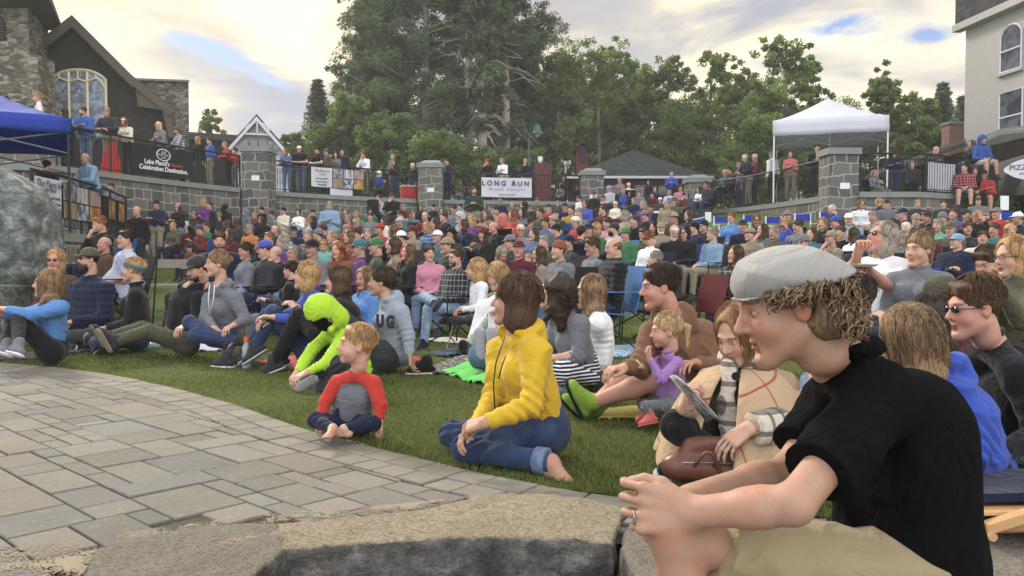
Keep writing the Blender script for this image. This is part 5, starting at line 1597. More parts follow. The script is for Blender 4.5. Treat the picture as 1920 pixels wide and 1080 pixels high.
for px_ in (120, 138, 154.5, 171, 188):
 x = X(px_, D) - cxw
 fr.tube([(cxw + x, yw - .04, Z(152 if px_ != 154.5 else 152, D)), (cxw + x, yw - .04, arch(x))], .045, 4)
bpart(ch, 'frame', fr, 'cream_trim').parent = wn
tag(ch, 'dark shingled church with a steep gable and a cream framed arched window', 'church')
D2 = 37.0
tw = empty('church_tower', (X(20, D2), D2, LVL))
WZ = Z(20, D2); wf = np.array([X(62, D2), D2, 0]); wb = np.array([-22.4, 40.3, 0]); w0 = np.array([X(-110, D2), D2, 0])
mb = MB(); mb.add([tuple(w0), tuple(wf), tuple(wb), tuple(wb + (-6, 0, 0)), tuple(w0 + (0, 0, WZ)), tuple(wf + (0, 0, WZ)), tuple(wb + (0, 0, WZ)), tuple(wb + (-6, 0, WZ))], [(0, 1, 5, 4), (1, 2, 6, 5), (2, 3, 7, 6), (4, 5, 6, 7)])
mb.prism([(X(60, D2), D2 - .15), (X(82, D2), D2 - .15), (X(82, D2), D2 + 1.2), (X(60, D2), D2 + 1.2)], LVL, Z(108, D2)); bpart(tw, 'wall', mb, 'towerstone', True)
e1 = np.array(P(97, -4, 35.9)); e2 = np.array(P(125, 61, 40.6)); e0 = np.array([X(-160, 35.9), 35.9, e1[2]]); e3 = e2 + (-9, .3, 0); ap_ = np.array([X(-30, 38), 38.3, 22.0]); up_ = np.array([0, 0, .16])
rfm = MB(); rfm.add([tuple(q) for q in (e0, e1, e2, e3, e0 + up_, e1 + up_, e2 + up_, e3 + up_, ap_)], [(0, 1, 5, 4), (1, 2, 6, 5), (2, 3, 7, 6), (4, 5, 8), (5, 6, 8), (6, 7, 8), (7, 4, 8)]); bpart(tw, 'roof', rfm, 'roof_shingle', True)
sf = MB(); zz = np.array([0, 0, WZ]); sf.add([tuple(q) for q in (w0 + zz, wf + zz, e1, e0, wb + zz, e2)], [(0, 1, 2, 3), (1, 4, 5, 2)]); bpart(tw, 'eave', sf, 'bargeboard')
lw = empty('window'); lw.parent = tw
lv = MB(); ap = lambda k: [(X(k[0], D2), D2 - .03, Z(k[1], D2)) for k in ((-34, 80), (-34, 45), (-22, 33), (-8, 28), (6, 31), (16, 40), (20, 52), (20, 80))]
lv.slab(ap(0) if False else [(X(a, D2), D2 - .05, Z(c, D2)) for a, c in ((-34, 80), (20, 80), (20, 52), (16, 40), (6, 31), (-8, 28), (-22, 33), (-34, 45))], (0, .06, 0)); bpart(tw, 'pane', lv, 'darkmetal').parent = lw
lo_ = MB()
for k in range(8): lo_.box((X(-7, D2), D2 - .09, Z(76 - k * 5.6, D2)), (X(20, D2) - X(-34, D2) - .05 - .12 * max(0, k - 5), .09, .03), R=rotx(.5))
bpart(tw, 'louvres', lo_, 'bargeboard').parent = lw
tag(tw, 'square rubble stone church tower with an arched louvred opening', 'tower')
D3 = 46.0
ms = empty('stone_building', (X(310, D3), D3, LVL)); mb = MB(); mb.slab([pxz(262, 152, D3), pxz(358, 156, D3), pxz(358, 420, D3), pxz(262, 420, D3)], (-3, 6, 0)); bpart(ms, 'wall', mb, 'towerstone', True)
mb = MB(); mb.slab([pxz(260, 150, D3), pxz(359.5, 153.5, D3), pxz(359.5, 157, D3), pxz(260, 154, D3)], (0, -.15, 0)); bpart(ms, 'coping', mb, 'coping')
tag(ms, 'square stone building end rising behind the church roof', 'building')
def slabhouse(name, label, cat, poly, d, mat, depth=6, roofpoly=None, roofmat='roof_shingle'):
 r_ = empty(name, (X(poly[0][0], d), d, LVL)); mb = MB(); mb.slab([pxz(a, c, d) for a, c in poly], (0, depth, 0)); bpart(r_, 'wall', mb, mat, True)
 if roofpoly:
  mb = MB(); mb.slab([np.array(pxz(a, c, d)) - (0, .3, 0) for a, c in roofpoly], (0, depth + .6, 0)); bpart(r_, 'roof', mb, roofmat, True)
 tag(r_, label, cat); return r_
slabhouse('house', 'low dark roofed house behind the terrace left of the white gable', 'house', [(352, 420), (470, 420), (470, 256), (352, 256)], 56, 'dark_siding', 6, [(345, 262), (475, 268), (455, 256), (362, 250)])
slabhouse('house', 'low dark roofed house behind the terrace right of the white gable', 'house', [(530, 420), (600, 420), (600, 283), (530, 283)], 57, 'dark_siding', 6, [(525, 290), (606, 292), (600, 274), (525, 271)])
D4 = 50.0
wg = empty('white_house', (X(490, D4), D4, LVL)); mb = MB(); mb.slab([pxz(442, 276, D4), pxz(489, 226, D4), pxz(546, 288, D4), pxz(546, 420, D4), pxz(442, 420, D4)], (-2.2, 7, 0)); bpart(wg, 'wall', mb, 'white_siding', True)
rf = MB()
for a, c in (((436, 280), (489, 222)), ((489, 222), (550, 292))):
 pa, pc = np.array(pxz(*a, D4)), np.array(pxz(*c, D4)); rf.slab([pa + (0, -.5, .0), pc + (0, -.5, .0), pc + (-2.3, 7.2, .0), pa + (-2.3, 7.2, 0)], (0, 0, .12))
bpart(wg, 'roof', rf, 'roof_shingle', True)
tb = MB()
for a, c, h_ in (((436, 281), (489, 223), .26), ((489, 223), (550, 293), .26)):
 pa, pc = np.array(pxz(*a, D4)), np.array(pxz(*c, D4)); tb.slab([pa + (0, -.56, 0), pc + (0, -.56, 0), pc + (0, -.56, -h_), pa + (0, -.56, -h_)], (0, .06, 0))
tb.slab([pxz(466, 252.5, D4), pxz(516, 255, D4), pxz(518, 258, D4), pxz(463, 255.5, D4)], (0, -.5, 0))
tb.tube([(X(489.5, D4), D4 - .5, Z(226, D4)), (X(489.5, D4), D4 - .5, Z(254, D4))], .05, 4)
tb.tube([(X(489.5, D4) - .75 * math.cos(t), D4 - .5, Z(253, D4) + .62 * math.sin(t)) for t in np.linspace(.2, pi - .2, 9)], .045, 4)
bpart(wg, 'gable_trim', tb, 'white_trim')
cy = MB(); cy.box((X(477, D4 + 3), D4 + 3, Z(232, D4)), (.35, .35, 1.0)); bpart(wg, 'chimney', cy, 'bargeboard')
tag(wg, 'white sided house gable with carved truss beside the notched pillar', 'house')
D5 = 43.0
pv = empty('pavilion', (X(1190, D5), D5, LVL)); ez = Z(332, D5); az = Z(275, D5)
xl, xr = X(1062, D5), X(1336, D5); xm = X(1180, D5 + 4)
mb = MB(); mb.box(((xl + xr) / 2, D5 + 3.1, (LVL + ez) / 2 - .06), (xr - xl - .9, 5.0, ez - LVL)); bpart(pv, 'wall', mb, 'red_wall')
rf = MB(); y0, y1 = D5, D5 + 6
rf.add([(xl, y0, ez), (xr, y0, ez), (xr, y1, ez), (xl, y1, ez), (xm, D5 + 3, az + .2), (xl, y0, ez - .12), (xr, y0, ez - .12), (xr, y1, ez - .12), (xl, y1, ez - .12)], [(0, 1, 4), (1, 2, 4), (2, 3, 4), (3, 0, 4), (5, 8, 7, 6), (5, 6, 1, 0), (6, 7, 2, 1), (7, 8, 3, 2), (8, 5, 0, 3)])
bpart(pv, 'roof', rf, 'grey_roof', True)
gt = MB(); gt.box(((xl + xr) / 2, D5 - .05, ez - .03), (xr - xl, .1, .13)); bpart(pv, 'gutter', gt, 'metal')
for px_ in (1150, 1205, 1250):
 wd_ = MB(); wd_.box((X(px_, D5 + .6), D5 + .57, LVL + 1.1), (.9, .08, .9)); bpart(pv, 'window', wd_, 'window_glass')
cp = empty('cupola'); cp.parent = pv
q = MB(); q.box((X(1093, D5), D5 + 1.2, Z(297, D5)), (.62, .8, 1.3)); q.slab([(X(1082, D5), D5 + .75, Z(279, D5)), (X(1104, D5), D5 + .75, Z(279, D5)), (X(1093, D5), D5 + .75, Z(269, D5))], (0, .9, 0)); bpart(pv, 'wall', q, 'red_wall').parent = cp
q = MB()
for a, c in (((1079, 282), (1093, 266)), ((1093, 266), (1107, 282))):
 pa, pc = np.array(pxz(*a)), np.array(pxz(*c)); pa = np.array((X(a[0], D5), D5 + .6, Z(a[1], D5))); pc = np.array((X(c[0], D5), D5 + .6, Z(c[1], D5))); q.slab([pa, pc, pc + (0, 1.3, 0), pa + (0, 1.3, 0)], (0, 0, .07))
bpart(pv, 'roof', q, 'grey_roof').parent = cp
q = MB(); q.box((X(1094, D5), D5 + .76, Z(292, D5)), (.34, .06, .5)); bpart(pv, 'vent', q, 'darkmetal').parent = cp
q = MB(); q.box((X(1019, D5), D5 + 1.5, (LVL + Z(302, D5)) / 2), (X(1034, D5) - X(1001, D5), 1.0, Z(302, D5) - LVL)); bpart(pv, 'chimney', q, 'red_wall')
q = MB(); cx = X(1014.5, D5); q.tube([(cx, D5 + 1.5, Z(302, D5)), (cx, D5 + 1.5, Z(292, D5))], .08, 10); q.tube([(cx, D5 + 1.5, Z(297, D5)), (cx, D5 + 1.5, Z(288, D5))], .14, 10); bpart(pv, 'vent_pipe', q, 'whitemetal')
q = MB(); cx = X(1066, D5); q.tube([(cx - .1, D5 + 1, Z(322, D5)), (cx - .1, D5 + 1, Z(304, D5))], .06, 8); q.tube([(cx - .1, D5 + 1, Z(306, D5)), (cx - .1, D5 + 1, Z(299, D5))], .16, 10); q.tube([(cx + .12, D5 + 1, Z(305, D5)), (cx + .12, D5 + 1, Z(298, D5))], .10, 10); bpart(pv, 'exhaust_fan', q, 'metal')
tag(pv, 'red walled pavilion with a broad dark grey hipped roof and small cupola', 'pavilion')
sb = empty('building', (16.4, 29, LVR))
P0 = np.array([X(1803, 30), 30.0]); P1 = np.array([X(1803, 30) + .95, 20.0])
dirw = nrm(np.r_[P1 - P0, 0])[:2]; nrmw = np.array([-dirw[1], dirw[0]]); nrmw = nrmw if nrmw[0] < 0 else -nrmw
mb = MB(); zt_ = 9.35
q0, q1 = P0, P1; back = -nrmw * 8
mb.prism([tuple(q0), tuple(q1), tuple(q1 + back), tuple(q0 + back)], LVR - 1, zt_); bpart(sb, 'wall', mb, 'stucco')
rf = MB(); ov_ = nrmw * .25
rf.prism([tuple(q0 + ov_ - dirw * .25), tuple(q1 + ov_), tuple(q1 + back), tuple(q0 + back - dirw * .25)], zt_ + .002, zt_ + 3.4); bpart(sb, 'roof', rf, 'roof_shingle', True)
tr_ = MB(); tr_.prism([tuple(q0 + nrmw * .34 - dirw * .3), tuple(q1 + nrmw * .34), tuple(q1 + nrmw * .0), tuple(q0 + nrmw * .0 - dirw * .3)], zt_ - .14, zt_ + .10); bpart(sb, 'cornice', tr_, 'stucco')
def sbwin(t0, t1, z0, z1, arched, label=None):
 f = lambda t, z, o_=.0: tuple(np.r_[P0 + dirw * t + nrmw * o_, z])
 wn_ = empty('window'); wn_.parent = sb
 pts = [(t0, z0), (t1, z0), (t1, z1)]
 if arched:
  r_ = (t1 - t0) / 2; zc = z1 - r_ * .75; pts = [(t0, z0), (t1, z0), (t1, zc)] + [(t0 + r_ + r_ * math.cos(a), zc + r_ * .75 * math.sin(a)) for a in np.linspace(.3, pi - .3, 6)] + [(t0, zc)]
 else: pts.append((t0, z1))
 m_ = MB(); m_.slab([f(a, z, .02) for a, z in pts], tuple(np.r_[-nrmw * .02, 0])); bpart(sb, 'pane', m_, 'window_glass').parent = wn_
 m_ = MB(); m_.tube([f(a, z, .035) for a, z in pts + pts[:1]], .035, 4); zm = z0 + (z1 - z0) * .45; m_.tube([f(t0, zm, .04), f(t1, zm, .04)], .035, 4); bpart(sb, 'frame', m_, 'white_trim').parent = wn_
 m_ = MB(); m_.slab([f(t0 - .08, z0 - .12, .0), f(t1 + .08, z0 - .12, .0), f(t1 + .08, z0 - .03, .0), f(t0 - .08, z0 - .03, .0)], tuple(np.r_[nrmw * .12, 0])); bpart(sb, 'sill', m_, 'stucco').parent = wn_
sbwin(1.9, 2.9, 7.25, 8.75, True); sbwin(1.9, 3.0, 5.05, 6.55, False); sbwin(5.5, 6.5, 7.25, 8.75, True)
tag(sb, 'tall pale stucco building with an arched upper window at the right edge', 'building')
db = empty('building', (X(1850, 25), 25, LVR - 1))
def W3(px, py, d): return np.array([X(px, d), d, Z(py, d)])
mb = MB()
mb.add([W3(1700, 318, 34), W3(1806, 284, 27.6), W3(1872, 256, 25.6), W3(1990, 244, 23), W3(1990, 470, 23), W3(1872, 470, 25.6), W3(1806, 470, 27.6), W3(1700, 470, 34), W3(1806, 284, 27.6) + (3, 6, 0), W3(1990, 244, 23) + (5, 8, 0), W3(1806, 470, 27.6) + (3, 6, 0), W3(1990, 470, 23) + (5, 8, 0)],
       [(0, 7, 6, 1), (1, 6, 5, 2), (2, 5, 4, 3), (8, 9, 11, 10), (1, 2, 3, 9, 8), (3, 4, 11, 9)])
bpart(db, 'wall', mb, 'dark_siding', True)
rf = MB(); rf.slab([W3(1612, 345, 33.8), W3(1700, 313, 32), W3(1806, 275, 27.5), W3(1806, 268, 29.5), W3(1740, 292, 34), W3(1630, 330, 38)], (0, 0, .14)); bpart(db, 'roof', rf, 'roof_shingle', True)
rf = MB(); rf.slab([W3(1804, 286, 27.5) , W3(1872, 254, 25.4), W3(1992, 241, 22.8), W3(1992, 236, 23.4), W3(1872, 248, 26.2), W3(1804, 279, 28.3)], (0, 0, .10)); bpart(db, 'flashing', rf, 'coping')
aw = MB(); aw.slab([W3(1868, 305, 25.2), W3(1995, 268, 22.4), W3(1995, 350, 21.8), W3(1868, 374, 24.4)], (.1, .25, 0)); bpart(db, 'awning', aw, 'darkmetal')
tag(db, 'dark shingled low building under the stucco block at the right edge', 'building')
bc = empty('brick_chimney', (X(1790, 33), 33, LVR)); mb = MB(); mb.box((X(1791, 33), 33.4, (LVR + Z(232, 33)) / 2), (.56, .6, Z(232, 33) - LVR));
m, b = newmat('brick'); uv = b.n('ShaderNodeTexCoord').outputs['UV']; br = b.n('ShaderNodeTexBrick', Vector=uv, Scale=1.0, Mortar__Size=.006, Brick__Width=.2, Row__Height=.07, Color1=c4(.26, .13, .09), Color2=c4(.18, .09, .07), Mortar=c4(.25, .22, .2)); finish(m, b, br.outputs[0], .9)
bpart(bc, 'stack', mb, 'brick', True); mb = MB(); mb.box((X(1791, 33), 33.4, Z(231, 33)), (.66, .7, .1)); bpart(bc, 'cap', mb, 'coping'); tag(bc, 'red brick chimney beside the stucco building corner', 'chimney')
sg = empty('sign', W3(1912, 318, 21.6)); rz = math.atan2(-1.0, 1.55)
sg.rotation_euler = (0, 0, rz)
m_ = MB(); ol = [(.50 * math.cos(a) * (1 + .06 * math.cos(6 * a)), 0, .25 * math.sin(a) * (1 + .10 * math.cos(4 * a))) for a in np.linspace(0, 2 * pi, 40, endpoint=False)]
m_.slab([(p[0] + .12, p[1], p[2]) for p in ol], (0, .04, 0)); m_.build('board', MATS['paint'], sg, color=c4(.66, .66, .70))
text_on(sg, 'PIZZA', (-.02, -.012, .045), pi / 2, 0, .19, c4(.03, .03, .04)); text_on(sg, 'and Grill', (.10, -.012, -.11), pi / 2, 0, .09, c4(.03, .03, .04), shear=.4)
tag(sg, 'scalloped white sign lettered PIZZA on the dark building', 'sign')
d_ = 35.5; lp = empty('street_lamp', (X(993, d_), d_, LVL))
m_ = MB(); x0 = X(992, d_); m_.tube([(x0, d_, LVL), (x0, d_, Z(262, d_))], [.06, .045], 8); m_.tube([(x0, d_, Z(262, d_)), (x0 + .05, d_, Z(245, d_)), (x0 + .2, d_, Z(235, d_)), (x0 + .36, d_, Z(231, d_)), (x0 + .40, d_, Z(236, d_))], .025, 6); bpart(lp, 'pole', m_, simple('verdigris', (.05, .10, .085), .5, .4))
m_ = MB(); xc = X(1008, d_); m_.tube([(xc, d_, Z(234, d_)), (xc, d_, Z(238, d_)), (xc, d_, Z(248, d_)), (xc, d_, Z(252, d_)), (xc, d_, Z(254, d_))], [.05, .12, .18, .27, .27], 12); bpart(lp, 'lamp_shade', m_, 'verdigris')
m_ = MB(); m_.tube([(xc, d_, Z(254, d_)), (xc, d_, Z(258, d_))], [.14, .07], 10); bpart(lp, 'globe', m_, 'whitish'); tag(lp, 'green bell shaped street lamp in front of the pines', 'street lamp')
V = []; r = np.random.RandomState(3)
for i in range(60):
 a = math.radians(-60 + 120 * i / 59); hh_ = 10.5 + 2.2 * math.sin(i * .7) + 1.2 * math.sin(i * 1.9)
 for k, (rr_, z) in enumerate(((95, 2.5), (110, hh_ * .75), (135, hh_), (200, hh_ * .8))): V.append((math.sin(a) * rr_, math.cos(a) * rr_, z + r.normal() * .4 * (k > 0)))
hl = structure(mesh_obj('hill', V, [(i * 4 + k, (i + 1) * 4 + k, (i + 1) * 4 + k + 1, i * 4 + k + 1) for i in range(59) for k in range(3)], simple('hill_green', (.07, .10, .05), 1.0, var=.6, scale=.5), smooth=True))
hz = MB(); hz.box((0, 40, 22.4), (680, 680, 46)); hzo = hz.build('glare_veil', None); hzo['kind'] = 'stuff'; hzo['label'] = 'thin pale veil added in the air to imitate lens glare over the lawn'  # added volume; gives distant trees the milky lift of lens glare
m = bpy.data.materials.new('glare_veil'); m.use_nodes = True; m.node_tree.nodes.clear(); b = NB(m.node_tree)
pv_ = b.n('ShaderNodeVolumePrincipled', Color=c4(.98, .98, .97), Density=.0011); b.n('ShaderNodeOutputMaterial', Volume=pv_.outputs[0]); hzo.data.materials.append(m)
# trees
def leafmat(name, ca_, cb, tr=.35):
 m, b = newmat(name); vc = b.n('ShaderNodeAttribute', _attribute_name='Col').outputs['Color']
 c = b.mix(1.0, b.mix(b.n('ShaderNodeObjectInfo').outputs['Random'], ca_, cb), vc, 'MULTIPLY')
 finish(m, b, c, .75, spec=.15, trans=(b.mix(1.0, c, c4(1.3, 1.35, .7), 'MULTIPLY'), tr))
leafmat('maple_leaf', c4(.130, .185, .078), c4(.150, .205, .084), .5); leafmat('pine_needle', c4(.100, .145, .095), c4(.110, .155, .098), .4); leafmat('spruce_needle', c4(.10, .135, .105), c4(.105, .14, .105), .25)
simple('bark', (.16, .14, .12), .95, var=.4, scale=5, bstr=.8, bd=.03); simple('pine_bark', (.34, .29, .25), .95, var=.35, scale=4, bstr=.8, bd=.03)
def leaves(clumps, per, size, r, aspect=.55, flat=0.0, jitter=1.0):
 """clumps: (center, radius, shade) -> small leaf faces"""
 C = np.array([c[0] for c in clumps]); R = np.array([c[1] for c in clumps]); Sh = np.array([c[2] for c in clumps])
 k = np.repeat(np.arange(len(clumps)), per); n = len(k)
 d = r.normal(size=(n, 3)); d /= np.linalg.norm(d, axis=1)[:, None]; rad = r.rand(n) ** .45
 off = d * rad[:, None] * R[k][:, None] * np.array([1, 1, .8])
 c = C[k] + off
 s = size * (.6 + .8 * r.rand(n))
 a = r.normal(size=(n, 3)); a[:, 2] *= (1 - flat); a /= np.linalg.norm(a, axis=1)[:, None]
 t = r.normal(size=(n, 3)); bb = np.cross(a, t); bb /= np.linalg.norm(bb, axis=1)[:, None]
 A = a * s[:, None]; B = bb * (s * aspect)[:, None]
 V = np.stack([c - A, c + B * .9, c + A, c - B * .9], 1).reshape(-1, 3)
 col = (Sh[k] * (.8 + .45 * r.rand(n)))[:, None] * np.array([1, 1, 1])
 y = r.rand(n) < .08; col[y] *= np.array([1.5, 1.2, .8])
 return V, np.arange(n * 4).reshape(-1, 4), np.repeat(col, 4, axis=0)
def broadleaf(label, px, d, top_py, w_px, seed, base_py=None, lean=0, per=85, size=.105, group=None, zb=None, dens=1.0, open_=0.0):
 r = np.random.RandomState(seed); x0 = X(px, d); zt = Z(top_py, d); zb = LVL if zb is None else zb; H_ = zt - zb; Wd = w_px / F * d / 2
 root = empty('tree', (x0, d, zb))
 tk = MB(); limbs = []
 tk.tube([(0, 0, -.3), (.05 * H_ * .1, 0, H_ * .35), (lean * .5, 0, H_ * .62), (lean, 0, H_ * .9)], [.022 * H_, .016 * H_, .010 * H_, .003 * H_], 7)
 nl = int(26 * dens)
 clumps = []
 for i in range(nl):
  t = .22 + .74 * (i + r.rand()) / nl; az = r.uniform(0, 2 * pi)
  prof = math.sin(min(1, (t - .10) / .75) * pi * .62) ** .7 if t < .8 else (1 - t) / .2 * .55 + .28
  L = Wd * prof * r.uniform(.65, 1.08)
  z0 = H_ * (t - .12); base = np.array([lean * t, 0, z0])
  tip = base + np.array([math.cos(az) * L, math.sin(az) * L * .8, H_ * .14 * r.uniform(.5, 1.4)])
  mid = (base + tip) / 2 + np.array([0, 0, .04 * H_])
  tk.tube([base, mid, tip], [.007 * H_ * (1.1 - t), .004 * H_ * (1.1 - t) + .01, .01], 5)
  for k in range(int(7 + 4 * dens)):
   u = r.uniform(.35, 1.08); c = base + (tip - base) * u + r.normal(size=3) * Wd * .17 + np.array([0, 0, .02 * H_])
   if r.rand() < open_: continue
   clumps.append((c, Wd * r.uniform(.10, .20), r.uniform(.6, 1.35)))
 for k in range(8): clumps.append((np.array([lean + r.normal() * Wd * .25, r.normal() * Wd * .25, H_ * r.uniform(.82, .985)]), Wd * r.uniform(.10, .2), r.uniform(.7, 1.3)))
 V, Q, col = leaves(clumps, per, size, r)
 mesh_obj('crown', V, Q, MATS['maple_leaf'], root, False, col)
 tk.build('trunk', MATS['bark'], root, True)
 tag(root, label, 'tree', group); return root
def pine(label, px, d, top_py, w_px, seed, bare=.28, group=None, per=120, zb=None, lean=0):
 r = np.random.RandomState(seed); x0 = X(px, d); zt = Z(top_py, d); zb = LVL if zb is None else zb; H_ = zt - zb; Wd = w_px / F * d / 2
 root = empty('pine_tree', (x0, d, zb)); tk = MB()
 tk.tube([(0, 0, -.3), (lean * .2, 0, H_ * .3), (lean * .6, 0, H_ * .6), (lean, 0, H_)], [.30, .25, .16, .03], 8)
 clumps = []
 nb = 105
 for i in range(nb):
  t = bare * .6 + (1 - bare * .6) * (i + r.rand()) / nb; az = r.uniform(0, 2 * pi)
  prof = 1.0 if t < .6 else max(.15, 1 - (t - .6) / .42)
  L = Wd * prof * r.uniform(.5, 1.1); base = np.array([lean * t, 0, H_ * t])
  dead = t < bare + .12 * r.rand()
  tip = base + np.array([math.cos(az) * L, math.sin(az) * L, H_ * r.uniform(-.02, .06) - (.05 * H_ if dead else 0)])
  mid = (base + tip) / 2 + np.array([0, 0, -.012 * H_ + (.03 * H_ if dead else 0)])
  tk.tube([base, mid, tip], [.065 * (1.15 - t), .035, .012], 5)
  if dead and r.rand() < .75: continue
  for k in range(8):
   u = r.uniform(.2, 1.05); c = base + (tip - base) * u + r.normal(size=3) * np.array([.5, .5, .25]) * Wd * .25
   clumps.append((c, Wd * r.uniform(.10, .20), r.uniform(.6, 1.3)))
 V, Q, col = leaves(clumps, per // 2, .16, r, .22)
 mesh_obj('crown', V, Q, MATS['pine_needle'], root, False, col)
 tk.build('trunk', MATS['pine_bark'], root, True)
 tag(root, label, 'tree', group); return root
def spruce(label, px, d, top_py, w_px, seed, group=None, zb=None):
 r = np.random.RandomState(seed); x0 = X(px, d); zt = Z(top_py, d); zb = LVL if zb is None else zb; H_ = zt - zb; Wd = w_px / F * d / 2
 root = empty('spruce_tree', (x0, d, zb)); tk = MB(); tk.tube([(0, 0, -.3), (0, 0, H_)], [.20, .02], 7); clumps = []
 n = 34
 for i in range(n):
  t = i / n; z = H_ * (.06 + .94 * t); L = Wd * (1 - t) ** .85 + .15
  for k in range(9):
   az = 2 * pi * (k + r.rand()) / 9; l = L * r.uniform(.75, 1.1)
   for u in (.35, .65, .95):
    c = np.array([math.cos(az) * l * u, math.sin(az) * l * u, z - .10 * l * u * u + .02]); clumps.append((c, .13 * L + .10, r.uniform(.6, 1.25)))
 V, Q, col = leaves(clumps, 16, .13, r, .25, .35)
 mesh_obj('crown', V, Q, MATS['spruce_needle'], root, False, col)
 tk.build('trunk', MATS['bark'], root, True); tag(root, label, 'tree', group); return root
G1 = 'tall pines in the middle of the background'
for i, (px, d, tp, w_, lab) in enumerate([
 (735, 52, -230, 200, 'tall dark pine forming the left side of the big central stand'),
 (800, 50, -300, 230, 'tall dark pine second from the left in the central stand'),
 (880, 48, -320, 220, 'tall pine with a pale bare trunk in the centre of the stand'),
 (948, 49, -210, 190, 'tall pine with twin looking bare stems right of the centre'),
 (925, 55, -260, 240, 'tall dark pine behind the bare trunks of the central stand'),
 (990, 54, 60, 150, 'shorter pine at the right end of the central stand'),
 (690, 56, 10, 150, 'shorter ragged pine at the left end of the central stand'),
 (905, 46.5, -140, 120, 'slim pine with exposed grey limbs above the red capped person')]):
 pine(lab, px, d, tp, w_, 100 + i, bare=.44 if i in (2, 3, 7) else .12, group=G1, per=(150 if i in (0, 1, 2, 4) else 120))
G2 = 'broadleaf trees behind the terraces'
for i, (px, d, tp, w_, lab, op) in enumerate([
 (650, 49, 195, 130, 'rounded green tree at the left foot of the pines', 0), (722, 45, 225, 150, 'low green tree in front of the left pine', 0), (800, 43.5, 250, 150, 'low dark green tree below the pines behind the pillar', 0),
 (1045, 53, 95, 150, 'leafy maple touching the right side of the pines', 0), (1120, 54, 80, 150, 'bright green maple behind the cupola', .05), (1170, 56, 110, 110, 'thin topped maple behind the roof apex', .15),
 (1250, 55, 108, 110, 'airy maple just right of the hipped roof apex', .2), (1330, 54, 100, 120, 'airy maple behind the right slope of the hipped roof', .2), (1395, 52, 135, 100, 'darker maple left of the tallest maple', .1),
 (1470, 47, 70, 125, 'tallest airy maple left above the white tent', .25), (1520, 49, 118, 80, 'outer limb shaped maple just left of the tent peak', .3), (1290, 53, 205, 190, 'low green tree behind the red pavilion right side', 0), (1420, 43, 230, 180, 'low dark tree behind the people left of the tent', 0),
 (1660, 46, 145, 110, 'rounded maple directly right of the tent peak', .1), (1715, 44, 190, 110, 'dark green maple between the tent and the spruce', 0),
 (1600, 47, 240, 140, 'low green tree seen under the white tent roof', 0), (1745, 42, 240, 120, 'low dark tree below the spruce at the right', 0),
 (400, 62, 218, 75, 'sparse tree in front of the bright sky right of the stone block', .3), (560, 52, 262, 80, 'small dark tree right of the white gable', 0),
 (900, 45, 290, 150, 'low shrubby tree under the bare pine trunks', 0), (985, 47, 285, 110, 'low green tree behind the red chimney', 0), (1160, 56, 190, 160, 'shaded maple rising behind the cupola and roof', 0), (1215, 58, 150, 160, 'farther maple filling the gap behind the roof apex', .1),
 (1080, 60, 130, 170, 'full green maple far behind the red chimney', 0), (1365, 60, 165, 170, 'full green maple far behind the curved railing', 0), (1450, 60, 150, 150, 'full green maple far behind the tallest airy maple', 0), (1560, 60, 205, 150, 'full green maple far behind the white tent', 0)]):
 broadleaf(lab, px, d, tp, w_, 200 + i, group=G2, open_=op, per=62, zb=LVL if px < 1300 else LVR)
spruce('pointed dark spruce standing alone left of the pines', 598, 55, 148, 112, 1, 'spruces behind the terraces')
spruce('pointed dark spruce near the stucco building', 1762, 46, 155, 105, 2, 'spruces behind the terraces', LVR)
spruce('narrow spruce half hidden by the stucco building corner', 1800, 48, 180, 80, 3, 'spruces behind the terraces', LVR)
r = np.random.RandomState(9); root = empty('bush', W3(1870, 360, 24.8)); root.location[2] = 1.3
cl = [(np.array([r.normal() * .45, r.normal() * .3, .4 + r.rand() * 1.5]), .3, r.uniform(.8, 1.5)) for _ in range(22)]
V, Q, col = leaves(cl, 60, .06, r); mesh_obj('foliage', V, Q, MATS['maple_leaf'], root, False, col); tag(root, 'light green bush below the pizza sign', 'bush')
mb = MB()
for _ in range(7): mb.tube([(r.normal() * .1, r.normal() * .1, 0), (r.normal() * .4, r.normal() * .3, 1.3)], [.02, .006], 5)
mb.build('stem', MATS['bark'], root)
